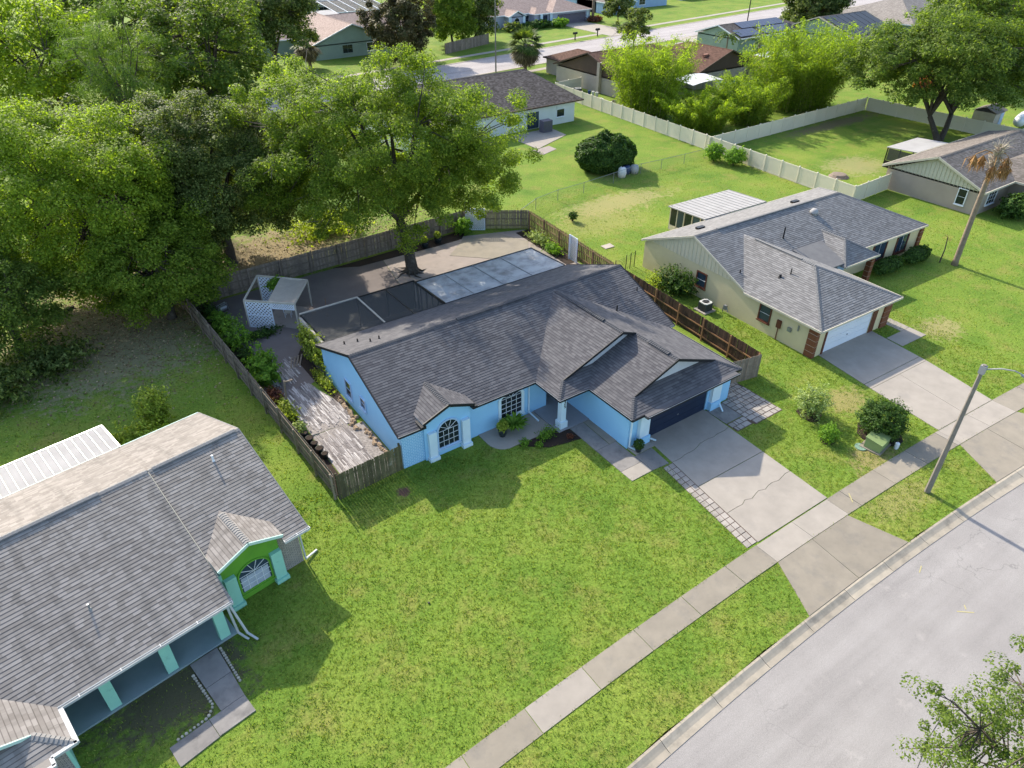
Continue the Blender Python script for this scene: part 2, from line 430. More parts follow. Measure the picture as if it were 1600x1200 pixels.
PALM_D = leaf_mat('dry_palm_fronds', (.16,.125,.07), (.11,.09,.05), (.23,.18,.10), trans=.2)
PINE = leaf_mat('pine_needles', (.085,.15,.028), (.11,.18,.03), (.14,.20,.04), trans=.3)
DEAD = M('grey_dead_twigs', (.22,.19,.16), (.15,.13,.11), 6, .95)
# ------------------------------------------------------------------ the street in front (curves gently), kerb, sidewalk, lawn
def qd(a, b, c):
    def f(x):
        k = min(max(x, -34), 40)
        return c + b * k + a * k * k + (x - k) * (b + 2 * a * k)
    return f
SW_IN = qd(-.0014, 0, -9.23); SW_OUT = qd(-.0015, -.006, -10.55)
K_BACK = qd(-.0019, -.009, -13.41); ASPH_E = qd(-.0022, -.012, -14.04)
XS = [-140, -90, -60] + [x for x in range(-44, 61, 2)] + [80, 120, 200, 320]
def wob(x, k): return .05 * sin(x * 2.1 + k) + .04 * sin(x * 5.3 + 2 * k)

XF = [-140 + .5 * i for i in range(921)]
mb = MB()
near = [(x, K_BACK(x) + wob(x, 1)) for x in XS]
mb.add([(x, y, 0) for x, y in near] + [(900, 1400, 0), (-700, 1400, 0)], [list(range(len(near) + 2))])
lawn = mb.build('lawn', LAWN, kind='structure')
mb = MB()
far = [(x, ASPH_E(x) - 8.6) for x in XS]
mb.add([(x, y, .0) for x, y in far] + [(320, -220, 0), (-140, -220, 0)], [list(range(len(far) + 2))[::-1]])
mb.build('far_verge', LAWN, kind='structure')
mb = MB()
n = len(XS)
mb.add([(x, ASPH_E(x) + .1, -.13) for x in XS] + [(x, ASPH_E(x) - 8.7, -.13) for x in XS],
       [(i, n + i, n + i + 1, i + 1) for i in range(n - 1)])
road = mb.build('road', ASPH, kind='structure')
mb = MB()      # soil under everything, seen only down the cracks
mb.add([(-700, -500, -.30), (900, -500, -.30), (900, 1400, -.30), (-700, 1400, -.30)], [(0, 1, 2, 3)])
mb.build('ground', LAWN, kind='structure')

kerb = bpy.data.objects.new('kerb', None); COL.objects.link(kerb); kerb['kind'] = 'structure'
def kerb_piece(x0, x1, back, edge, parent, sgn=1):
    m = MB(); k = 4; P = []
    for i in range(k + 1):
        x = x0 + .012 + (x1 - x0 - .024) * i / k
        b, e = back(x), edge(x)
        for tt, z in ((0, .012), (.16, .012), (.42, -.05), (.6, -.085), (1.0, -.112)):
            P.append((x, b + (e - b) * tt, z))
        P.append((x, e, -.3)); P.append((x, b, -.3))
    fs = []
    for i in range(k):
        for j in range(7):
            a = i * 7 + j; c = i * 7 + (j + 1) % 7
            fs.append((a, c, c + 7, a + 7) if sgn > 0 else (a, a + 7, c + 7, c))
    fs.append(tuple(range(7))[::-1]); fs.append(tuple(k * 7 + j for j in range(7)))
    m.add(P, fs); m.build('kerb_piece', KERB_M, parent)
x = -46.0
while x < 60:
    kerb_piece(x, x + 3.05, K_BACK, ASPH_E, kerb); x += 3.05
kb2 = bpy.data.objects.new('far_kerb', None); COL.objects.link(kb2); kb2['kind'] = 'structure'
x = -20.0
while x < 20:
    kerb_piece(x, x + 6.1, lambda q: ASPH_E(q) - 9.2, lambda q: ASPH_E(q) - 8.6, kb2, -1); x += 6.1

def group(name, **kw):
    o = bpy.data.objects.new(name, None); COL.objects.link(o); o['kind'] = 'structure'
    return o
def slab(parent, poly, mat, z1=.03, name='slab', th=.12):
    m = MB(); m.prism(poly, z1 - th, z1); return m.build(name, mat, parent)

sidewalk = group('sidewalk')
x = -46.6; k = 0
while x < 60:
    w = 3.06; g = .014
    sub = [x + g + (w - 2 * g) * i / 2 for i in range(3)]
    poly = [(q, SW_OUT(q)) for q in sub] + [(q, SW_IN(q)) for q in sub[::-1]]
    cuts = [(x, x + w)]
    for (a, b) in ((-1.45, 4.27), (14.95, 20.85)):
        cuts = [c for (p, q) in cuts for c in ((p, min(q, a)), (max(p, b), q)) if c[1] - c[0] > .2]
    for (p, q_) in cuts:
        sub = [p + g + (q_ - p - 2 * g) * i / 2 for i in range(3)]
        poly = [(q, SW_OUT(q)) for q in sub] + [(q, SW_IN(q)) for q in sub[::-1]]
        slab(sidewalk, poly, CONC if k % 5 else CONC_N, .022 + .004 * (k % 3))
    x += w; k += 1
for (a, b) in ((-1.45, 1.35), (1.37, 4.27), (14.95, 18.0), (18.02, 20.85)):
    slab(sidewalk, [(a, SW_OUT(a)), (b, SW_OUT(b)), (b, SW_IN(b) - .02), (a, SW_IN(a) - .02)], CONC_N, .03)

# driveway of the blue house: slabs parted by joints and two wandering cracks
def crack(y0, y1, x0, x1, amp, seed):
    r = random.Random(seed); n = 14
    return [(x0 + (x1 - x0) * i / n, y0 + (y1 - y0) * i / n + (r.uniform(-amp, amp) if 0 < i < n else 0)) for i in range(n + 1)]
def dl(y): return -.02 + (y * .128 if y < 0 else 0)
def dr(y): return 4.95 + (y * .058 if y < 0 else 0)
def shift(l, d): return [(x, y + d) for x, y in l]
drive = group('driveway')
c1 = crack(-2.35, -2.0, dl(-2.35), dr(-2.0), .10, 4); c2 = crack(-6.9, -6.7, dl(-6.9), dr(-6.7), .10, 9)
j1 = [(dl(-4.62), -4.62), (dr(-4.7), -4.7)]
slab(drive, [(dl(.1), .1), (dr(.1), .1)] + shift(c1, .014)[::-1], CONC_N)
slab(drive, shift(c1, -.014) + shift(j1, .02)[::-1], CONC_N)
slab(drive, shift(j1, -.02) + shift(c2, .014)[::-1], CONC_N)
slab(drive, shift(c2, -.014) + [(dr(-9.2), -9.2), (dl(-9.1), -9.14)], CONC_N)
apron = group('driveway_apron')
def ap(x0, x1, X0, X1, m=CONC):
    slab(apron, [(x0, SW_OUT(x0) - .03), (x1, SW_OUT(x1) - .03), (X1, K_BACK(X1) + .02), (X0, K_BACK(X0) + .02)], m, .028)
ap(-1.44, 1.2, -2.85, .9); ap(1.22, 4.16, .93, 5.0)
ap(14.76, 17.6, 13.2, 17.3); ap(17.63, 20.9, 17.33, 22.3)
# driveway of the cream house (its own frame, turned by two degrees)
drive2 = group('driveway')
def wdl(y): return 16.6 + .21 * y + (.0 if y > -4.4 else .0)
P2 = lambda u, v: (16.75 + u * cos(R(-2)) - v * sin(R(-2)), -.12 + u * sin(R(-2)) + v * cos(R(-2)))
q = [P2(-.35, .05), P2(5.75, .05), P2(5.4, -4.0), P2(-.85, -4.0)]
slab(drive2, q, CONC_N)
q2 = [P2(-.86, -4.04), P2(5.4, -4.04), P2(5.35, -4.55), P2(-.9, -4.55)]
slab(drive2, q2, CONC_N)
slab(drive2, [P2(-.91, -4.58), P2(2.2, -4.58), (18.0, SW_IN(18) + .02), (15.05, SW_IN(15) + .02)], CONC_N)
slab(drive2, [P2(2.22, -4.58), P2(5.35, -4.58), (20.9, SW_IN(20.9) + .02), (18.03, SW_IN(18) + .02)], CONC_N)
wk2 = group('front_walk')
slab(wk2, [P2(5.7, -2.55), P2(8.6, -2.55), P2(8.6, -1.25), P2(5.75, -1.25)], CONC_N, .035)
slab(wk2, [P2(7.55, -1.22), P2(8.6, -1.22), P2(8.6, 4.6), P2(7.55, 4.6)], CONC_N, .035)

# paver strip beside the driveway, paver patio right of the garage
ps = group('paver_strip')
m = MB(); m.prism([(dl(-2.4) - .78, -2.38), (dl(-2.4), -2.38), (dl(-9.1), -9.1), (dl(-9.1) - .78, -9.1)], -.06, .008); m.build('paver_bed', SOIL, ps)
ny = 17
for i in range(ny):
    ya, yb = -2.42 - i * .395, -2.42 - (i + 1) * .395
    for j in range(2):
        xa = dl(ya) - .76 + j * .375; xb = xa + .335
        s = (dl(yb) - dl(ya))
        slab(ps, [(xa, ya), (xb, ya), (xb + s, yb + .045), (xa + s, yb + .045)], PAVER_M, .026 + rnd.uniform(-.008, .008), 'paver')
pp = group('paver_patio')
r2 = random.Random(3)
m = MB(); m.prism([(6.42, -2.78), (9.02, -2.78), (9.02, 1.12), (7.05, 1.12), (7.05, -.02), (6.42, -.02)], -.06, .008); m.prism([(4.96, -2.62), (6.41, -2.62), (6.41, -1.76), (4.96, -1.76)], -.06, .008); m.build('paver_bed', SOIL, pp)
def paver_field(x0, x1, y0, y1, w, h):
    y = y0
    while y < y1 - .1:
        x = x0 - (r2.random() * w * .5 if r2.random() < .5 else 0)
        while x < x1 - .05:
            ww = w * r2.choice((1, 1, .5, 1.5))
            a, b = max(x, x0), min(x + ww, x1)
            if b - a > .12:
                slab(pp, [(a + .028, y + .028), (b - .028, y + .028), (b - .028, min(y + h, y1) - .028), (a + .028, min(y + h, y1) - .028)],
                     PAVER_M, .028 + r2.uniform(-.008, .008), 'paver')
            x += ww
        y += h
paver_field(6.45, 9.0, -2.75, -.05, .42, .40)
paver_field(4.98, 6.42, -2.6, -1.78, .42, .40)
paver_field(7.1, 9.0, -.05, 1.1, .42, .40)
slab(pp, [(4.97, -1.72), (6.4, -1.72), (6.4, -.12), (4.97, -.12)], CONC_D, .03)

# front walk and porch floor of the blue house
walk = group('front_walk')
slab(walk, [(-1.6, -.7), (-.12, -.7), (-.12, .06), (-1.6, .1)], CONC_N, .05)
slab(walk, [(-3.3, -2.2), (-1.75, -2.2), (-1.75, -1.32), (-3.3, -1.3)], CONC_N, .035)
slab(walk, [(-3.3, -1.28), (-1.75, -1.3), (-1.75, .9), (-3.25, .9)], CONC_D, .035)
slab(walk, [(-3.25, .92), (-2.25, .92), (-2.15, 3.42), (-3.2, 3.42)], CONC_D, .04)
slab(walk, [(-2.2, .92), (-1.63, .92), (-1.63, 3.42), (-2.1, 3.42)], CONC, .045)
slab(walk, [(-1.72, -2.2), (-.55, -2.3), (-.4, -.74), (-1.72, -.74)], CONC_D, .03)
porch = group('porch_floor')
slab(porch, [(-4.0, 3.45), (-1.64, 3.45), (-1.64, 8.2), (-4.0, 8.2)], PORCH, .09, 'porch_slab')
patio = group('front_patio')
arc = [(-7.1 + 1.0 * cos(t), 5.05 + 1.05 * sin(t)) for t in [R(180 + 100 * i / 8) for i in range(9)]]
slab(patio, arc + [(-4.03, 3.85), (-4.03, 6.08), (-8.1, 6.08)], CONC_N, .05)
bed = MB(); bed.prism([(-6.7, 3.9), (-5.3, 2.75), (-4.3, 2.5), (-3.25, 2.3), (-3.25, 3.4), (-4.0, 3.55), (-4.05, 3.75), (-5.6, 4.05)], -.05, .045)
bed.build('mulch_bed', MULCH, kind='structure')

# walk of the green house (turned frame) with its white edging stones
GA = R(9.5); G0 = (-21.32, 2.68)
PG = lambda u, v: (G0[0] + u * cos(GA) - v * sin(GA), G0[1] + u * sin(GA) + v * cos(GA))
wk3 = group('garden_walk')
slab(wk3, [PG(-5.5, -1.7), PG(-4.3, -1.7), PG(-4.4, -3.2), PG(-5.5, -3.2)], CONC_D, .05)
slab(wk3, [PG(-5.5, -3.22), PG(-4.4, -3.22), PG(-4.5, -4.55), PG(-5.5, -4.55)], CONC_D, .045)
slab(wk3, [PG(-5.5, -4.57), PG(-4.5, -4.57), PG(-4.5, -5.5), PG(-6.0, -5.5), PG(-6.0, -4.57)], CONC_D, .05)
slab(wk3, [PG(-6.02, -4.57), PG(-7.6, -4.6), PG(-7.6, -5.6), PG(-6.02, -5.52)], CONC_D, .045)
edg = group('stone_edging')
def stones(p, q, n):
    for i in range(n):
        t = (i + .5) / n; u = p[0] + (q[0] - p[0]) * t; v = p[1] + (q[1] - p[1]) * t
        x, y = PG(u, v); m = MB(); a = .055 + rnd.random() * .02
        m.tube([(x, y, -.02), (x, y, .05), (x, y, .085)], [a, a, a * .6], 6)
        m.build('edging_stone', STONE_W, edg)
stones((-4.2, -1.75), (-4.33, -3.9), 14); stones((-5.62, -2.2), (-5.62, -4.1), 12); stones((-5.62, -4.1), (-6.0, -4.45), 3); stones((-6.0, -4.45), (-7.3, -4.5), 8)

# back yard of the blue house
yard = MB(); yard.prism([(-3.5, 17.2), (11.9, 17.2), (12.6, 30), (4, 33.0), (-1.5, 32.6), (-2.6, 27)], -.08, .02)
yard.build('patio_paving', PATIO, kind='structure')
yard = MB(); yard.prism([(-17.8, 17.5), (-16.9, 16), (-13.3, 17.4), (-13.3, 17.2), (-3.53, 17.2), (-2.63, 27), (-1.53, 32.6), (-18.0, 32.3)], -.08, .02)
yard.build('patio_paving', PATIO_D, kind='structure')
cs = group('rear_slab')
slab(cs, [(3.6, 29.0), (6.6, 26.0), (9.0, 24.5), (11.2, 27.5), (9.8, 31.0), (6.4, 31.3)], CONC, .04)
slab(cs, [(7.2, 22.2), (10.8, 22.2), (11.0, 26.9), (9.1, 24.3)], CONC, .04)
# streaked side-yard paving
t = NT('streaked_side_paving')
vm = t.vmap((7.5, .85, 1), (0, 0, R(-6)))
st = t.noise(1.0, 5, .62, vm, 1.2)
col = t.mix((.15,.13,.125), (.55,.50,.47), t.ramp(st, [(.43, 0), (.55, 1)]))
col = t.mix(col, (.33,.29,.27), t.ramp(t.noise(.6, 4), [(.52, 0), (.75, .6)]))
t.bump(st, .5, .03)
STREAK = t.done(col, .9, .15)
GRAV = M('mottled_gravel', (.36,.32,.29), (.15,.13,.12), 7, .95, bump=.5, bscale=20)
t = NT('weathered_planks')      # one tone per board, greyed and whitened by the sun
isl = t.pos.outputs['Random Per Island']
col = t.ramp(isl, [(0, (.13,.115,.11)), (.35, (.24,.215,.205)), (.6, (.38,.345,.33)), (1, (.60,.56,.53))])
col = t.mix(col, (.20,.175,.165), t.ramp(t.noise(1.0, 5, .6, t.vmap((9, .9, 1))), [(.45, 0), (.65, .75)]))
col = t.mix(col, (.33,.30,.285), t.ramp(t.noise(.55, 4), [(.55, 0), (.75, .7)]))
PLANK = t.done(col, .9, .12)
sy = group('side_yard_paving')
def pin(x, y, poly):
    c = False
    for k in range(len(poly)):
        (xa, ya), (xb, yb) = poly[k], poly[(k + 1) % len(poly)]
        if (ya > y) != (yb > y) and x < (xb - xa) * (y - ya) / (yb - ya) + xa: c = not c
    return c
rp = random.Random(21); pm = MB()
for sec in ([(-16.35, 6.2), (-14.2, 6.2), (-14.1, 11.6), (-15.2, 11.75), (-16.35, 11.7)],
            [(-16.3, 11.76), (-15.2, 11.8), (-13.5, 11.5), (-13.6, 14.2), (-14.1, 16.0), (-14.4, 17.6), (-16.9, 17.2), (-16.4, 14.5)],
            [(-16.9, 17.26), (-14.4, 17.66), (-14.0, 19.4), (-14.2, 21.3), (-16.6, 20.6), (-17.3, 18.9)]):
    slab(sy, sec, GRAV, .015)
    x = -17.3; tilt = rp.uniform(-.05, .09)
    while x < -13.4:
        w = rp.uniform(.05, .12); y = 5.6 + rp.random()
        while y < 21.5:
            L = rp.uniform(.4, 1.3); a = tilt + rp.uniform(-.05, .05); xm, ym = x + w / 2, y + L / 2
            dx, dy = sin(a) * L / 2, cos(a) * L / 2
            if all(pin(xm + q * dx, ym + q * dy, sec) for q in (-1, 0, 1)):
                pm.bar((xm - dx, ym - dy, .028 + rp.uniform(-.006, .008)), (xm + dx, ym + dy, .028 + rp.uniform(-.006, .008)), w, .03)
            y += L + rp.uniform(.01, .04)
        x += w + rp.uniform(.004, .02)
pm.build('plank', PLANK, sy, kind='stuff')
slab(sy, [(-14.26, 6.2), (-13.2, 6.2), (-13.2, 11.3), (-14.16, 11.4)], GRAV, .03)
m = MB(); m.prism([(-17.2, 6.1), (-16.4, 6.1), (-16.4, 14.4), (-16.95, 17), (-17.4, 19.5), (-16.7, 20.8), (-17.0, 28), (-18.2, 32), (-17.4, 14)], -.05, .035)
m.prism([(-13.65, 14.0), (-13.2, 13.2), (-13.2, 21.6), (-14.0, 20.4), (-13.95, 17)], -.05, .04)
m.prism([(-4, 31.6), (3.4, 31.4), (6.4, 31.5), (8, 33.2), (-6, 32.6)], -.05, .032)
m.prism([(11.0, 21.5), (12.3, 21.5), (12.9, 29.8), (11.4, 29.8)], -.05, .032)
m.build('planting_bed', MULCH, kind='structure')
rub = bpy.data.objects.new('rubble_edging', None); COL.objects.link(rub); rub['kind'] = 'structure'
for i in range(46):
    y = 6.4 + 8.2 * i / 46; x = -13.32 - rnd.random() * .25 - (.5 if 10.6 < y < 11.9 else 0) * rnd.random()
    m = MB(); a = rnd.uniform(.08, .19)
    m.tube([(x, y, 0), (x, y, .06), (x + .02, y, .10 + a * .3)], [a, a * 1.05, a * .55], 6); m.build('stone', RUBBLE, rub)

# far street, its sidewalks and driveways (thin sheets over the lawn)
def sheet(name, pts, mat, z=.012):
    m = MB(); m.prism(pts, z - .1, z); return m.build(name, mat, kind='structure')
SC = lambda x: 87.0 + .105 * (x - 8); NC = lambda x: SC(x) + 9.6 + .018 * (x - 8)
fx = [-160, -60, 0, 30, 60, 90, 120, 150, 180, 260, 420]
sheet('far_road', [(x, SC(x)) for x in fx] + [(x, NC(x)) for x in fx[::-1]], ASPH_F, .012)
for f, d in ((SC, -.45), (NC, .0)):
    sheet('far_kerb', [(x, f(x) + d) for x in fx] + [(x, f(x) + d + .45) for x in fx[::-1]], KERB_M, .06)
sheet('far_sidewalk', [(x, SC(x) - 4.6) for x in fx] + [(x, SC(x) - 3.2) for x in fx[::-1]], CONC_N, .03)
sheet('far_sidewalk', [(x, NC(x) + 3.6) for x in fx] + [(x, NC(x) + 5.0) for x in fx[::-1]], CONC_N, .03)
for x0, x1, ya, yb in ((92.4, 101.5, NC(96) + .4, 127.6), (73.0, 80.0, 80, SC(76) - .4), (100.5, 109.5, 78, SC(104) - .4)):
    sheet('far_driveway', [(x0, ya), (x1, ya), (x1 - .6, yb), (x0 + .6, yb)], CONC_N, .045)
m = MB(); m.prism([(29.0, 49.9), (35.9, 52.8), (36.2, 56.6), (29.0, 56.6)], -.05, .05)
m.build('neighbour_patio', CONC_N, kind='structure')
m = MB(); m.prism([(28.0, 47.6), (31.0, 48.6), (31.0, 50.2), (28.0, 49.8)], -.05, .03); m.build('paving_pad', PATIO, kind='structure')
# paint marks
for (x, y, l, a) in ((5.45, -9.95, .7, 50), (4.0, -14.75, .5, 20), (3.3, -17.3, .75, -40), (3.55, -17.15, .25, 45)):
    m = MB(); d = Vector((cos(R(a)), sin(R(a)), 0)) * l / 2; z = -.125 if y < -14 else .038
    m.bar(Vector((x, y, z)) - d, Vector((x, y, z)) + d, .05, .006)
    m.build('paint_mark', YELLOW, road if y < -14 else sidewalk)
# tar lines in the asphalt
for pts in ([(-6, -20.1), (-3.6, -19.5), (-1.2, -19.2)], [(-14, -20.6), (-10.5, -20.1), (-7.5, -20.0)]):
    m = MB(); m.tube([(x, y, -.13) for x, y in pts], .012, 4); m.build('tar_line', BLACK, road)
# ------------------------------------------------------------------ roofs, windows
def clip_band(pts, a, b):
    """pts: (s, t) polygon; keep a <= t <= b"""
    def cl(P, v, keep_ge):
        out = []
        for i in range(len(P)):
            p, q = P[i], P[(i + 1) % len(P)]
            ip = p[1] >= v if keep_ge else p[1] <= v
            iq = q[1] >= v if keep_ge else q[1] <= v
            if ip: out.append(p)
            if ip != iq:
                k = (v - p[1]) / (q[1] - p[1]); out.append((p[0] + (q[0] - p[0]) * k, v))
        return out
    P = cl(pts, a, True)
    return cl(P, b, False) if P else []

def roof_plane(mb, pts, expo=.18, lift=.0115, th=.10, courses=True, so=1):
    """one roof plane: overlapping shingle courses with real lips; mats: 0 shingle, so = soffit"""
    P = [Vector(p) for p in pts]
    nrm = Vector((0, 0, 0))
    for i in range(len(P)):
        a, b = P[i], P[(i + 1) % len(P)]
        nrm += Vector(((a.y - b.y) * (a.z + b.z), (a.z - b.z) * (a.x + b.x), (a.x - b.x) * (a.y + b.y)))
    nrm.normalize()
    if nrm.z < 0: P = P[::-1]; nrm = -nrm
    e = Vector((0, 0, 1)).cross(nrm).normalized(); t = nrm.cross(e)
    o = P[0]
    st = [((p - o).dot(e), (p - o).dot(t)) for p in P]
    tmin = min(q[1] for q in st); tmax = max(q[1] for q in st)
    n = len(P)
    mb.add([p - Vector((0, 0, th)) for p in P], [tuple(range(n))[::-1]], so)
    mb.add([p for p in P] + [p - Vector((0, 0, th)) for p in P], [(i, n + i, n + (i+1) % n, (i+1) % n) for i in range(n)], so)
    if not courses:
        mb.add(P, [tuple(range(n))], 0, [st]); return
    k = 0
    while tmin + k * expo < tmax - 1e-4:
        t0 = tmin + k * expo; t1 = min(t0 + expo, tmax)
        poly = clip_band(st, t0, t1); k += 1
        if len(poly) < 3: continue
        vs = []; ng = []
        for (s, tt) in poly:
            h = lift * (1 - (tt - t0) / expo) + .002
            vs.append(o + e * s + t * tt + nrm * h)
        mb.add(vs, [tuple(range(len(vs)))], 0, [[(s, tt - tmin + 1e-4) for s, tt in poly]])
        for i in range(len(poly)):
            p, q = poly[i], poly[(i + 1) % len(poly)]
            if abs(p[1] - t0) < 1e-6 and abs(q[1] - t0) < 1e-6 and abs(p[0] - q[0]) > 1e-3:
                a, b = vs[i], vs[(i + 1) % len(poly)]
                mb.add([a - nrm * lift, b - nrm * lift, b, a], [(0, 1, 2, 3)], 0, [[(p[0], p[1]-tmin), (q[0], q[1]-tmin), (q[0], q[1]-tmin+.01), (p[0], p[1]-tmin+.01)]])

def edge(mb, p, q, w=.05, h=.17, dz=-.045, mi=0):
    mb.bar(Vector(p) + Vector((0, 0, dz)), Vector(q) + Vector((0, 0, dz)), w, h, mi)

class Each:
    """collects pieces and links each as a part of its own"""
    def __init__(s): s.L = []
    def new(s): s.L.append(MB()); return s.L[-1]
    def build(s, name, mats, parent, **kw):
        for m in s.L: m.build(name, mats, parent, **kw)
    @property
    def v(s): return s.L
    def box(s, *a): s.new().box(*a)
    def bar(s, *a, **k): s.new().bar(*a, **k)

def ridge_caps(mb, p, q, w=.15, step=.15, slope=.386, lift=.03):
    """bent cap shingles lapped along a ridge or hip"""
    if isinstance(mb, Each): mb = mb.new()
    p = Vector(p); q = Vector(q); L = (q - p).length; d = (q - p) / L
    side = d.cross(Vector((0, 0, 1))).normalized(); up = side.cross(d).normalized()
    n = max(1, int(L / step))
    for i in range(n):
        a = p + d * (L * i / n); b = p + d * min(L, L * (i + 1.25) / n)
        h0, h1 = lift * 1.6, lift * .5
        dn = w * slope
        vs = [a + side*w - up*(dn - h0), a + up*h0, a - side*w - up*(dn - h0),
              b + side*w - up*(dn - h1), b + up*h1, b - side*w - up*(dn - h1)]
        mb.add(vs, [(0, 3, 4, 1), (1, 4, 5, 2), (0, 1, 2)])

def window(parent, p, r, n, w, h, arch=0, frame_mat=None, trim=.09, glass=None, cols=2, rows=2, curtain=False, sill=True, mun=.022, mun_mat=None, fan=True):
    """p: bottom centre on the wall; r: right vector; n: outward normal"""
    p = Vector(p); r = Vector(r).normalized(); n = Vector(n).normalized(); u = Vector((0, 0, 1))
    frame_mat = frame_mat or TRIM_W; glass = glass or GLASS
    def outline(ww, hh, off):
        pts = [p - r*ww/2 + n*off, p + r*ww/2 + n*off]
        if arch:
            for i in range(13):
                a = pi * i / 12
                pts.append(p + r*(ww/2*cos(a)) + u*(hh + arch*(ww/w)*sin(a)) + n*off)
        else:
            pts += [p + r*ww/2 + u*hh + n*off, p - r*ww/2 + u*hh + n*off]
        return pts
    m = MB(); D = .07
    o1 = outline(w + 2*trim, h + (0 if arch else trim), D); o1 = [q - u*trim if i < 2 else q for i, q in enumerate(o1)]
    i1 = outline(w, h, D); k = len(o1)
    m.add(o1 + i1, [(i, (i+1) % k, k + (i+1) % k, k + i) for i in range(k)])
    b1 = [q - n*(D + .02) for q in o1]; b2 = [q - n*(D - .012) for q in i1]
    m.add(o1 + b1, [(i, k + i, k + (i+1) % k, (i+1) % k) for i in range(k)])
    m.add(i1 + b2, [(i, (i+1) % k, k + (i+1) % k, k + i) for i in range(k)])
    if sill: m.bar(p - r*(w/2 + trim + .04) - u*(trim + .02) + n*.06, p + r*(w/2 + trim + .04) - u*(trim + .02) + n*.06, .16, .07)
    f = m.build('window', frame_mat, parent)
    g = MB(); g.add(outline(w, h, .018), [tuple(range(k))]); g.build('pane', glass, f)
    q = MB(); z = n * .035
    for c in range(1, cols):
        x = -w/2 + w*c/cols
        q.bar(p + r*x + z, p + r*x + u*h + z, mun, mun, up=n)
    for c in range(1, rows + (1 if arch else 0)):
        y = h * c / rows
        q.bar(p - r*w/2 + u*y + z, p + r*w/2 + u*y + z, mun, mun, up=n)
    if arch and fan:
        for a in (36, 72, 108, 144):
            q.bar(p + u*h + z, p + r*(w/2*cos(R(a))) + u*(h + arch*sin(R(a))) + z, mun, mun, up=n)
    if q.v: q.build('muntin', mun_mat or frame_mat, f)
    if curtain:
        c = MB(); c.add([p - r*w*.46 + n*.022, p + r*w*.46 + n*.022, p + r*w*.46 + u*h*.9 + n*.022, p - r*w*.46 + u*h*.9 + n*.022], [(0, 1, 2, 3)])
        c.build('blind', CURTAIN, f)
    return f

def downspout(parent, pts, mat, r=.045):
    m = MB()
    for a, b in zip(pts, pts[1:]): m.bar(a, Vector(b) + (Vector(b) - Vector(a)).normalized() * r * .8, r * 2, r * 1.6)
    return m.build('downspout', mat, parent)

def wallbox(parent, mat, x0, x1, y0, y1, z0, z1, name='wall'):
    m = MB(); m.box(x0, x1, y0, y1, z0, z1); return m.build(name, mat, parent)

def garage_door(parent, mat, x0, x1, y, z1, sections=4, cols=0, handle=True):
    """sectional door, each section a panel of its own"""
    d = MB(); d.box(x0, x1, y + .03, y + .06, 0.02, z1); do = d.build('garage_door', mat, parent)
    for i in range(sections):
        m = MB(); a = .02 + (z1 - .02) * i / sections; b = .02 + (z1 - .02) * (i + 1) / sections
        m.box(x0 + .01, x1 - .01, y, y + .029, a + .008, b - .008)
        if cols:
            for c in range(cols):
                xa = x0 + (x1 - x0) * (c + .12) / cols; xb = x0 + (x1 - x0) * (c + .88) / cols
                m.box(xa, xb, y - .012, y - .001, a + .1, b - .1)
        m.build('panel', mat, do)
    if handle:
        m = MB(); m.box((x0 + x1) / 2 - .06, (x0 + x1) / 2 + .06, y - .05, y - .014, .72, .78); m.build('handle', GALV, do)
    return do

def vent_pipe(parent, p, h=.35, r=.05, mat=None):
    m = MB(); x, y, z = p
    m.tube([(x, y, z - .1), (x, y, z + h)], r, 8)
    m.tube([(x, y, z - .06), (x, y, z + .05)], [r * 2.2, r * 1.2], 8)
    return m.build('vent_pipe', mat or BLACK, parent)

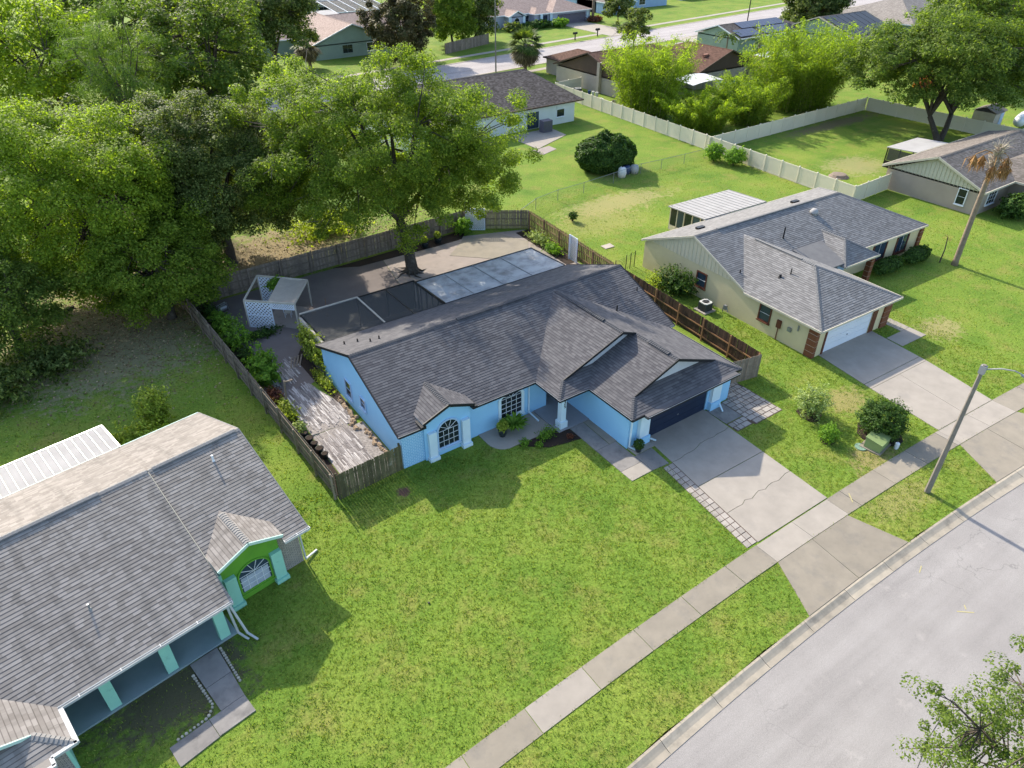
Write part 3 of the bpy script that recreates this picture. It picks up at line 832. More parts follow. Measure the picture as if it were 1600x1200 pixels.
# ------------------------------------------------------------------ the blue house
S = .386; E = 2.45
H = thing('blue_house', 'single-storey blue house with dark shingle roof, navy garage door and two arched windows', 'house')
def blue_roof():
    zr = E + S * 5.83
    m = MB()
    z = lambda d: E + S * d
    bayz = 3.45; bx = -10.22; hw = 1.68; be = bayz - S * hw; yb = 5.85 + (be - E) / S
    main = [[(-13.35, 5.85, E), (bx - hw, 5.85, E), (bx - hw, yb, be), (-13.35, yb, be)], [(bx + hw, 5.85, E), (-4.05, 5.85, E), (-4.05 + yb - 5.85, yb, be), (bx + hw, yb, be)],
            [(-13.35, yb, be), (-4.05 + yb - 5.85, yb, be), (1.62, 11.52, z(5.67)), (1.62, 11.68, zr), (-13.35, 11.68, zr)],
            [(7.8, 5.85, E), (7.8, 11.68, zr), (1.62, 11.68, zr), (1.62, 11.52, z(5.67)), (7.3, 5.85, E)],
            [(7.8, 17.5, E), (-13.35, 17.5, E), (-13.35, 11.68, zr), (7.8, 11.68, zr)]]
    z1 = z(5.67); z2 = z(4.55)
    wing1 = [[(-4.05, 3.45, E), (-4.05, 4.55, E), (-2.95, 4.55, z(1.1))],
             [(-4.05, 4.55, E), (1.62, 4.55, z1), (1.62, 11.52, z1), (-4.05, 5.85, E)],
             [(-4.05, 3.45, E), (-1.85, 3.45, E), (-.45, 4.85, z(1.4)), (-2.65, 4.85, z(1.4))],
             [(1.62, 4.55, z1), (7.3, 4.55, E), (7.3, 5.85, E), (1.62, 11.52, z1)]]
    wing2 = [[(-1.85, -.35, E), (-1.85, .85, E), (-.65, .85, z(1.2))],
             [(-1.85, .85, E), (2.7, .85, z2), (2.7, 4.87, z2), (-.43, 4.87, z(1.42)), (-1.85, 3.45, E)],
             [(2.7, .85, z(4.6)), (7.3, .85, E), (7.3, 4.55, E), (2.7, 4.55, z(4.6))],
             [(6.1, .85, z(1.2)), (7.3, -.35, E), (7.3, .85, E)],
             [(-1.85, -.35, E), (7.3, -.35, E), (5.75, 1.2, z(1.55)), (-.3, 1.2, z(1.55))]]
    bay = [[(bx - hw, 5.68, be), (bx, 5.68, bayz), (bx, 5.85 + (bayz - E) / S, bayz), (bx - hw, 5.85 + (be - E) / S, be)],
           [(bx + hw, 5.68, be), (bx + hw, 5.85 + (be - E) / S, be), (bx, 5.85 + (bayz - E) / S, bayz), (bx, 5.68, bayz)]]
    for p in main + wing1 + wing2 + bay: roof_plane(m, p)
    # eave that steps out over the garage door
    m.box(-.95, 6.75, -.66, -.352, E - .17, E + .01, 0)
    r = m.build('roof', [ROOF_D, SOFFIT], H)
    f = Each()
    for p, q in (((-13.37, 5.83, E), (bx - hw, 5.83, E)), ((bx + hw, 5.83, E), (-4.05, 5.83, E)), ((-4.07, 5.85, E), (-4.07, 3.45, E)), ((-4.07, 3.43, E), (-1.87, 3.43, E)),
                 ((-1.87, 3.43, E), (-1.87, -.35, E)), ((-1.87, -.37, E), (-.97, -.37, E)), ((-.97, -.68, E), (6.77, -.68, E)), ((6.77, -.37, E), (7.32, -.37, E)),
                 ((7.32, -.37, E), (7.32, 5.85, E)), ((-13.37, 17.52, E), (7.82, 17.52, E)),
                 ((-13.37, 5.85, E), (-13.37, 11.68, zr)), ((-13.37, 17.5, E), (-13.37, 11.68, zr)),
                 ((7.82, 5.85, E), (7.82, 11.68, zr)), ((7.82, 17.5, E), (7.82, 11.68, zr)),
                 ((-2.95, 4.53, z(1.1)), (1.62, 4.53, z1)), ((2.72, 4.53, z(4.58)), (1.62, 4.53, z1)),
                 ((-.65, .83, z(1.2)), (2.7, .83, z2 + .02)), ((6.1, .83, z(1.2)), (2.7, .83, z2 + .02)),
                 ((bx - hw, 5.66, be), (bx, 5.66, bayz)), ((bx + hw, 5.66, be), (bx, 5.66, bayz))):
        edge(f, p, q)
    for s in (-1, 1):    # boxed returns under the bay gable
        f.box(bx + s*hw - .16, bx + s*hw + .16, 5.6, 6.35, be - .30, be - .12)
    f.build('fascia', TRIM_K, r)
    w = Each()    # thin pale drip edge above the fascia
    for p, q in (((-13.4, 5.80, E), (bx - hw, 5.80, E)), ((bx + hw, 5.80, E), (-4.05, 5.80, E)), ((-4.10, 5.83, E), (-4.10, 3.42, E)), ((-4.1, 3.40, E), (-1.87, 3.40, E)),
                 ((-1.90, 3.4, E), (-1.90, -.35, E)), ((-.97, -.71, E), (6.8, -.71, E)), ((7.35, -.37, E), (7.35, 5.85, E))):
        edge(w, p, q, .03, .03, .02)
    w.build('drip_edge', DRIP, r)
    # dark gable ends, pale boards under the rakes
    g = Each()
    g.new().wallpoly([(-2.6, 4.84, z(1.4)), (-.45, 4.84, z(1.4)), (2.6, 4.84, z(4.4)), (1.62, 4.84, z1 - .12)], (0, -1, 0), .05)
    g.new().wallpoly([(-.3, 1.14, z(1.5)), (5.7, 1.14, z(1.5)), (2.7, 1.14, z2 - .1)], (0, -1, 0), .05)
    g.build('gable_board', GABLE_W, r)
    c = Each()
    for p, q in (((-13.35, 11.68, zr), (-6, 11.68, zr)), ((-.5, 11.68, zr), (7.8, 11.68, zr)), ((1.62, 4.6, z1), (1.62, 6.3, z1)), ((1.62, 9.4, z1), (1.62, 11.3, z1)),
                 ((2.7, .9, z2), (2.7, 1.6, z2)), ((2.7, 3.4, z2), (2.7, 4.5, z2)), ((-1.85, -.35, E), (-.65, .85, z(1.2))), ((7.3, -.35, E), (6.1, .85, z(1.2))),
                 ((-4.05, 3.45, E), (-2.95, 4.55, z(1.1))), ((bx, 5.7, bayz), (bx, 8.4, bayz))):
        ridge_caps(c, p, q)
    c.build('ridge_cap', RIDGE_D, r)
    vv = Each()    # raised ridge vents
    for p, q in (((-6, 11.68, zr), (-.5, 11.68, zr)), ((1.62, 6.3, z1), (1.62, 9.4, z1)), ((2.7, 1.6, z2), (2.7, 3.4, z2))):
        p = Vector(p); q = Vector(q)
        v = vv.new(); v.bar(p + Vector((0, 0, .035)), q + Vector((0, 0, .035)), .20, .07)
        ridge_caps(v, p + Vector((0, 0, .075)), q + Vector((0, 0, .075)), .17)
    vv.build('ridge_vent', RIDGE_D, r)
    for (x, y) in ((-12.3, 15.0), (-11.6, 14.5), (-11.2, 13.4), (-10.6, 13.4)):
        vent_pipe(r, (x, y, E + S * (17.5 - y)), .24, .045)
    vent_pipe(r, (4.55, 8.25, E + S * 2.75), .45, .05); vent_pipe(r, (7.35, 9.3, E + S * 3.4), .3, .04)
blue_roof()
wallbox(H, BLUE, -11.8, -3.0, 6.1, 6.25, 0, 2.33)
m = MB(); m.wallpoly([(-13.1, 6.04, 0), (-13.1, 17.25, 0), (-13.1, 17.25, 2.33), (-13.1, 11.68, 4.52), (-13.1, 6.04, 2.33)], (-1, 0, 0), .15)
m.build('wall', BLUE, H)
m = MB(); m.wallpoly([(7.12, 0.1, 0), (7.12, 17.25, 0), (7.12, 17.25, 2.33), (7.12, 11.68, 4.5), (7.12, 5.9, 2.33), (7.12, .1, 2.33)], (1, 0, 0), .15)
m.build('wall', BLUE, H)
wallbox(H, BLUE, -12.94, 6.96, 17.1, 17.25, 0, 2.33)
# painted brick panel at the left end of the front
brick = NT('painted_blue_brick')
bt = brick.n.new('ShaderNodeTexBrick'); bt.inputs['Scale'].default_value = 1
bt.inputs['Brick Width'].default_value = .26; bt.inputs['Row Height'].default_value = .10; bt.inputs['Mortar Size'].default_value = .016
bt.inputs['Color1'].default_value = (.17,.40,.64,1); bt.inputs['Color2'].default_value = (.22,.46,.70,1); bt.inputs['Mortar'].default_value = (.46,.66,.82,1)
brick.link(brick.vmap((1, 1, 1), (R(90), 0, 0)), bt.inputs['Vector'])
brick.bump(bt.outputs['Fac'], -.6, .02)
BRICK_B = brick.done(bt.outputs['Color'], .75)
wallbox(H, BRICK_B, -13.16, -11.78, 5.98, 6.12, 0, 2.32, 'brick_panel')
# bay with two pilasters and an arched window
m = MB(); m.wallpoly([(-11.8, 5.84, 0), (-8.75, 5.84, 0), (-8.75, 5.84, 2.7), (-10.22, 5.84, 3.3), (-11.8, 5.84, 2.7)], (0, -1, 0), .27); m.build('bay_wall', BLUE, H)
for x in (-11.62, -9.42):
    m = MB(); m.box(x, x + .5, 5.62, 5.835, .24, 1.95); m.box(x - .07, x + .57, 5.50, 5.832, 0, .23); m.build('pilaster', ICE, H)
window(H, (-10.27, 5.84, .55), (1, 0, 0), (0, -1, 0), 1.32, 1.15, .62, BLUE_L, .10, cols=4, rows=3, mun_mat=TRIM_W, mun=.022)
window(H, (-5.7, 6.1, .55), (1, 0, 0), (0, -1, 0), 1.5, 1.35, .3, ICE, .2, cols=4, rows=4, mun_mat=TRIM_W, mun=.022)
window(H, (-13.1, 13.2, .75), (0, -1, 0), (-1, 0, 0), .8, 1.15, 0, BLUE_L, .06, cols=1, rows=2)
window(H, (-13.1, 11.05, 1.15), (0, -1, 0), (-1, 0, 0), .62, .7, 0, BLUE_L, .06, cols=1, rows=2)
# entry recess with its door
wallbox(H, BLUE, -3.02, -2.87, 6.26, 8.3, 0, 2.33); wallbox(H, BLUE, -2.87, -1.7, 8.15, 8.3, 0, 2.33)
d = MB(); d.box(-2.78, -1.84, 8.09, 8.145, .1, 2.12); dd = d.build('front_door', NAVY, H)
m = MB(); m.tube([(-2.68, 8.02, 1.05), (-2.68, 8.08, 1.05)], .03, 8); m.build('handle', GALV, dd)
# garage
wallbox(H, BLUE, -1.65, -1.5, .06, 8.3, 0, 2.33)
wallbox(H, BLUE, -1.5, -.02, .05, .2, 0, 2.33); wallbox(H, BLUE, 4.97, 6.96, .05, .2, 0, 2.33)
wallbox(H, BLUE, -.018, 4.968, .06, .2, 2.12, 2.32)
garage_door(H, NAVY, 0, 4.95, .1, 2.12)
for x0, x1 in ((-1.02, -.14), (5.12, 5.98)):
    m = MB(); m.box(x0 + .06, x1 - .06, -.2, .045, .58, 2.3); m.build('pilaster', ICE, H)
    m = MB(); m.box(x0 - .02, x1 + .02, -.28, .046, 0, .57); m.build('pilaster_base', BLUE, H)
# porch pillar with the house number
m = MB(); m.box(-3.70, -3.34, 3.69, 4.05, .56, 2.34); p = m.build('porch_pillar', ICE, H)
m = MB(); m.box(-3.79, -3.25, 3.6, 4.14, 0, .555); m.build('pillar_base', ICE, p)
def digit(parent, ch, x, y, z, h=.17):
    segs = {'6': 'acdefg', '2': 'abged', '5': 'acdfg'}[ch]; w = h * .55; m = MB()
    L = {'a': ((0, h), (w, h)), 'b': ((w, h), (w, h/2)), 'c': ((w, h/2), (w, 0)), 'd': ((0, 0), (w, 0)), 'e': ((0, 0), (0, h/2)), 'f': ((0, h/2), (0, h)), 'g': ((0, h/2), (w, h/2))}
    for s_ in segs:
        a, b = L[s_]; m.bar((x + a[0], y, z + a[1]), (x + b[0], y, z + b[1]), .028, .02, up=(0, 1, 0))
    m.build('house_number', BLACK, parent)
for i, ch in enumerate('625'): digit(p, ch, -3.50, 3.683, 2.02 - i * .23)
downspout(H, [(-4.42, 6.02, 2.3), (-4.42, 6.02, .25), (-4.35, 5.1, .09)], ICE)
downspout(H, [(-1.56, -.06, 2.3), (-1.56, -.06, .2), (-1.35, -.35, .08)], ICE)
downspout(H, [(6.02, -.08, 2.3), (6.02, -.08, .35), (5.7, -.75, .1)], ICE)
downspout(H, [(-.09, -.1, .22), (.22, -.42, .1)], ICE)
m = MB(); m.box(-2.75, -1.85, 7.2, 7.85, .092, .112); tag(m.build('doormat', MULCH), 'dark doormat at the recessed front door of the blue house', 'doormat')

# patio cover and screen enclosure behind the blue house
pc = thing('patio_cover', 'flat pale aluminium patio roof with dark edge behind the blue house', 'patio cover', (0, 0, 0))
xs = [-3.45, -1.0, 1.65, 4.3, 7.45]
for a, b in zip(xs, xs[1:]):
    m = MB(); m.slab3([(a + .03, 17.56, 2.5), (b - .03, 17.56, 2.5), (b - .03, 22.0, 2.3), (a + .03, 22.0, 2.3)], .08); m.build('roof_panel', ALU, pc)
m = MB()
for x in xs[1:-1]: m.bar((x, 17.6, 2.49), (x, 22.0, 2.29), .07, .1)
m.build('panel_joint', ALU_W, pc)
m = MB(); m.bar((-3.5, 22.05, 2.25), (7.5, 22.05, 2.25), .09, .2); m.bar((-3.5, 17.6, 2.44), (-3.5, 22.1, 2.25), .09, .2); m.bar((7.5, 17.6, 2.44), (7.5, 22.1, 2.25), .09, .2); m.build('edge_beam', BRONZE, pc)
for x in (-3.4, .3, 3.9, 7.35):
    m = MB(); m.box(x - .06, x + .06, 21.9, 22.02, 0, 2.18); m.build('post', BRONZE, pc)
t = NT('dark_insect_screen')
t.done((.055, .057, .056), .8)
tr = t.n.new('ShaderNodeBsdfTransparent'); mx = t.n.new('ShaderNodeMixShader'); mx.inputs[0].default_value = .74
t.link(tr.outputs[0], mx.inputs[1]); t.link(t.b.outputs[0], mx.inputs[2]); t.link(mx.outputs[0], t.out.inputs['Surface'])
SCREEN = t.m
se = thing('screen_enclosure', 'dark insect-screen enclosure with bronze and white frame behind the blue house', 'screen enclosure')
for a, b in ((-12.6, -8.3), (-8.25, -3.6)):
    m = MB(); m.add([(a, 17.56, 2.42), (b, 17.56, 2.42), (b, 22.1, 2.38), (a, 22.1, 2.38)], [(0, 1, 2, 3)]); m.build('roof_screen', SCREEN, se)
m = Each(); m.bar((-12.65, 22.15, 2.4), (-8.25, 22.15, 2.4), .1, .12); m.bar((-8.27, 17.6, 2.43), (-8.27, 22.15, 2.41), .09, .11)
m.build('white_beam', PERG, se)
m = Each(); m.bar((-8.2, 22.15, 2.4), (-3.55, 22.15, 2.4), .07, .09); m.bar((-3.58, 17.6, 2.44), (-3.58, 22.1, 2.4), .08, .1); m.bar((-6.0, 17.6, 2.43), (-6.0, 22.1, 2.4), .04, .05)
for x in (-12.6, -8.27, -5.9, -3.6): m.box(x - .04, x + .04, 22.1, 22.18, 0, 2.34)
for y in (18.4, 19.3, 20.2, 21.1): m.box(-3.62, -3.54, y - .04, y + .04, 0, 2.36)
m.build('frame', BRONZE, se)
m = MB(); m.add([(-12.6, 22.16, .05), (-8.3, 22.16, .05), (-8.3, 22.16, 2.33), (-12.6, 22.16, 2.33)], [(0, 1, 2, 3)]); m.add([(-8.2, 22.16, .05), (-3.6, 22.16, .05), (-3.6, 22.16, 2.33), (-8.2, 22.16, 2.33)], [(0, 1, 2, 3)])
m.build('side_screen', SCREEN, se)
m = MB(); m.box(-12.75, -12.62, 17.4, 22.1, 0, 2.1); m.bar((-12.69, 17.4, 2.15), (-12.69, 22.1, 2.15), .16, .1); m.build('white_side_wall', PERG, se)

MINT_P = M('pale_mint_trim', (.50,.66,.58), (.44,.60,.52), 2, .6)
# ------------------------------------------------------------------ the green house (left), turned by 9.5 degrees
GH = thing('green_house', 'green and mint house with streaked grey shingle roof and column porch', 'house', (G0[0], G0[1], 0), GA)
def green_roof():
    S = .386; E = 2.40; m = MB()
    zf = lambda y: E + S * (y + .45)
    yr = 5.62; zr = zf(yr); L = -20.0
    lf = .07
    bz = 3.45; bx = -1.45; hw = 1.55; be = bz - .40 * hw
    yb = lambda z: -.45 + (z - E) / S
    pl = [[(bx + hw, -.45, E), (1.35, -.45, E), (1.37, yb(be), be), (bx + hw, yb(be), be)], [(-3.05, yb(be), be), (1.37, yb(be), be), (1.5, yr, zr), (-3.05, yr, zr)],
          [(L, -1.58, zf(-1.58) + lf), (-3.05, -1.58, zf(-1.58) + lf), (-3.05, yr - .05, zr + lf), (L, yr - .05, zr + lf)],
          [(1.6, 11.7, E), (-3.0, 11.7, E), (-3.0, yr, zr), (1.5, yr, zr)],
          [(-3.0, 11.7, E + .02), (L, 11.7, E + .02), (L, yr - .05, zr + lf), (-3.0, yr - .05, zr + lf)]]
    pl += [[(bx - hw, -.5, be), (bx, -.5, bz), (bx, yb(bz), bz), (bx - hw, yb(be), be)], [(bx + hw, -.5, be), (bx + hw, yb(be), be), (bx, yb(bz), bz), (bx, -.5, bz)]]
    # garage wing running towards the street at the far left, hipped with a small gable
    ez = zf(-1.58) + lf; wx = -10.0; wc = -15.0; yy = -3.4
    zz = lambda d: ez + S * d
    pl += [[(wx, -1.58, ez), (wx, yy + 1.0, ez), (wc, yy + 1.0, zz(5.0)), (wc, 3.4, zz(5.0))],
           [(wx, yy, ez), (wx, yy + 1.0, ez), (wx - 1.0, yy + 1.0, zz(1.0))],
           [(wx, yy, ez), (wx - 1.35, yy + 1.35, zz(1.35)), (L, yy + 1.35, zz(1.35)), (L, yy, ez)],
           [(L, -1.58, ez), (wc, 3.4, zz(5.0)), (wc, yy + 1.0, zz(5.0)), (L, yy + 1.0, ez)]]
    for p in pl: roof_plane(m, p)
    r = m.build('roof', [ROOF_G, SOFFIT], GH)
    f = Each()
    for p, q in (((1.6, 11.72, E), (L, 11.72, E)),
                 ((bx - hw, -.52, be), (bx, -.52, bz)), ((bx + hw, -.52, be), (bx, -.52, bz)), ((wx - 1.0, yy + .98, zz(1.0)), (wc, yy + .98, zz(5)))):
        edge(f, p, q, .05, .15)
    f.build('fascia', MINT_P, r)
    f2 = Each(); edge(f2, (1.37, -.45, E), (1.52, yr, zr), .05, .13); edge(f2, (1.62, 11.7, E), (1.52, yr, zr), .05, .13); f2.build('rake_edge', RIDGE_G, r)
    g = MB()     # white gutters, open trough on brackets
    def gut(p, q):
        p = Vector(p); q = Vector(q); d = (q - p).normalized(); s = d.cross(Vector((0, 0, 1)))
        for o_, zz_, w_, h_ in ((.01, -.05, .02, .13), (.12, -.05, .02, .13), (.065, -.11, .12, .02)):
            g.bar(p + s * o_ + Vector((0, 0, zz_)), q + s * o_ + Vector((0, 0, zz_)), w_, h_)
        n = max(2, int((q - p).length / 1.5))
        for i in range(n + 1):
            c = p + (q - p) * i / n; g.bar(c - s * .03 + Vector((0, 0, .02)), c + s * .15 + Vector((0, 0, .02)), .03, .02)
    gut((L, -1.6, ez), (-3.1, -1.6, ez)); gut((.1, -.47, E), (1.4, -.47, E)); gut((wx + .02, yy - .02, ez), (wx + .02, -1.75, ez)) if False else None
    gut((wx + .03, -1.75, ez), (wx + .03, yy, ez)) if False else None
    g.bar((wx + .08, -1.75, ez - .05), (wx + .08, yy - .1, ez - .05), .16, .13); g.bar((wx + .1, yy - .06, ez - .05), (-10.75, yy - .06, ez - .05), .13, .13); g.bar((-10.75, yy - .06, ez - .05), (-10.75, yy - .42, ez - .05), .13, .13); g.bar((-10.7, yy - .42, ez - .05), (-13.6, yy - .42, ez - .05), .13, .13)
    g.build('gutter', GUT, r)
    m = MB(); m.box(-13.6, -10.75, yy - .36, yy - .002, ez - .13, ez + .01); m.build('porch_eave', ROOF_G, r)
    m = MB(); m.wallpoly([(wx - 1.3, yy + 1.3, zz(1.3)), (L, yy + 1.3, zz(1.3)), (wc, yy + 1.3, zz(4.8))], (0, -1, 0), .06); m.build('gable_board', MINT, r)
    c = Each()
    for p, q in (((1.5, yr, zr), (-3.0, yr, zr)), ((-3.05, yr - .05, zr + lf), (L, yr - .05, zr + lf)), ((bx, -.45, bz), (bx, 2.1, bz)), ((wx, yy, ez), (wx - 1.0, yy + 1.0, zz(1.0)))):
        ridge_caps(c, p, q)
    c.build('ridge_cap', RIDGE_G, r)
    vv = Each()
    for a, b, zq, yq in ((1.3, -2.8, zr, yr), (-5.2, -9.6, zr + lf, yr - .05), (-10.4, -16, zr + lf, yr - .05)):
        v = vv.new(); v.bar((a, yq, zq + .02), (b, yq, zq + .02), .20, .06)
        ridge_caps(v, (a, yq, zq + .055), (b, yq, zq + .055), .14)
    vv.build('ridge_vent', RIDGE_G, r)
    vent_pipe(r, (-.35, 5.0 - .35, zf(4.6)), .35, .05, TRIM_W); vent_pipe(r, (-7.6, 1.1, zf(1.1) + lf), .3, .045, GALV)
    st = MB(); st.bar((-3.02, -.4, zf(-.4) + .05), (-3.02, 5.5, zf(5.5) + .05), .03, .05); st.build('step_flashing', TRIM_C, r)
green_roof()
brk = NT('grey_brick_wall')
bt = brk.n.new('ShaderNodeTexBrick'); bt.inputs['Scale'].default_value = 1
bt.inputs['Brick Width'].default_value = .22; bt.inputs['Row Height'].default_value = .08; bt.inputs['Mortar Size'].default_value = .012
bt.inputs['Color1'].default_value = (.40,.35,.31,1); bt.inputs['Color2'].default_value = (.30,.265,.24,1); bt.inputs['Mortar'].default_value = (.13,.12,.115,1)
brk.link(brk.vmap((1, 1, 1), (R(90), 0, 0)), bt.inputs['Vector']); brk.bump(bt.outputs['Fac'], -.7, .02)
BRICK_G = brk.done(bt.outputs['Color'], .85)
wallbox(GH, BRICK_G, -.1, .98, 0, .15, 0, 2.3, 'brick_wall')
m = MB(); m.wallpoly([(1.0, 0.02, 0), (1.0, 11.3, 0), (1.0, 11.3, 2.3), (1.0, 5.6, 4.5), (1.0, 0.02, 2.3)], (1, 0, 0), .15); m.build('wall', MINT, GH)
wallbox(GH, MINT, -20, .84, 11.15, 11.3, 0, 2.3)
m = MB(); m.wallpoly([(-2.85, -.18, 0), (-.1, -.18, 0), (-.1, -.18, 2.72), (-1.45, -.18, 3.3), (-2.85, -.18, 2.72)], (0, -1, 0), .3); m.build('bay_wall', LIME, GH)
for x in (-2.85, -.62):
    m = MB(); m.box(x, x + .52, -.40, -.185, .24, 1.9); m.box(x - .06, x + .58, -.5, -.184, 0, .23); m.build('pilaster', MINT, GH)
window(GH, (-1.46, -.18, .5), (1, 0, 0), (0, -1, 0), 1.45, .95, .6, LIME, .08, glass=GLASS_B, cols=4, rows=3, curtain=True, mun_mat=TRIM_W, mun=.022)
wallbox(GH, MINT, -3.0, -2.85, -.2, 1.6, 0, 2.25)
m = MB(); m.box(-20, -3.0, 1.5, 1.65, 0, 2.4); m.build('porch_wall', MINT, GH)
m = MB(); m.box(-10.3, -3.3, -1.62, 1.5, -.05, .09); m.build('porch_slab', PORCH_G, GH)
m = MB(); m.box(-10.3, -3.3, -1.5, -1.28, 1.78, 1.95); m.build('porch_beam', MINT, GH)
for x in (-4.0, -6.32, -8.64):
    m = MB(); m.box(x, x + .44, -1.53, -1.25, .095, 1.79); m.build('column', MINT, GH)
m = MB(); m.box(-11.0, -10.4, -2.95, -2.8, 0, 1.85); m.build('brick_pier', BRICK_G, GH)
wallbox(GH, MINT, -10.4, -10.28, -2.95, 1.5, 0, 1.9); wallbox(GH, MINT, -20, -11, -2.9, -2.75, 0, 1.85)
for dx in (0, .28):
    downspout(GH, [(-3.35 + dx * .4, -1.58, 1.85), (-3.3 + dx, -1.75 - dx, .18), (-3.12 + dx, -2.25 - dx, .06)], GUT, .042)
downspout(GH, [(1.02, -.1, 2.2), (1.06, -.1, .15), (1.75, .1, .06)], GUT, .042)
# bench with bags on the green porch
b = thing('porch_bench', 'dark metal bench in the shade of the green house porch', 'bench', (*PG(-9.0, .3), .09), GA)
m = MB(); m.box(-.85, .85, -.25, .25, .40, .44); m.build('seat', BLACK, b)
m = MB(); m.box(-.85, .85, .25, .29, .45, .9); m.build('backrest', BLACK, b)
for x in (-.8, .8):
    for y in (-.22, .22):
        m = MB(); m.box(x - .03, x + .03, y - .03, y + .03, 0, .4); m.build('leg', GALV, b)
for i, (dx, lab) in enumerate(((-.35, 'left'), (.35, 'right'))):
    m = MB(); m.tube([(dx, .02, .0), (dx, .02, .14), (dx + .04, .04, .3), (dx + .05, .05, .36)], [.22, .27, .2, .05], 8)
    o = m.build('bag', CANVAS, None, smooth=True); o.location = (*PG(-9.0, .3), .53); o.rotation_euler = (0, 0, GA)
    tag(o, 'pale cloth bag on the %s half of the shaded porch bench' % lab, 'bag', 'bags on the porch bench')
# metal patio roof behind it
gp = thing('metal_patio_roof', 'white ribbed metal patio roof behind the green house', 'patio roof', (G0[0], G0[1], 0), GA)
x = -2.75
while x > -19:
    m = MB(); m.slab3([(x - .39, 11.65, 2.42), (x, 11.65, 2.42), (x, 14.6, 2.2), (x - .39, 14.6, 2.2)], .03)
    m.bar((x - .02, 11.65, 2.45), (x - .02, 14.6, 2.23), .035, .06, 1); m.build('roof_panel', [ALU_W, GALV], gp); x -= .40
m = MB(); m.bar((-2.7, 14.66, 2.15), (-19, 14.66, 2.15), .1, .14); m.bar((-2.7, 11.75, 2.36), (-2.7, 14.66, 2.15), .06, .12); m.build('edge_beam', GALV, gp)
for x in (-2.8, -6.5, -10.2, -14):
    m = MB(); m.box(x - .05, x + .05, 14.5, 14.6, 0, 2.15); m.build('post', TRIM_W, gp)
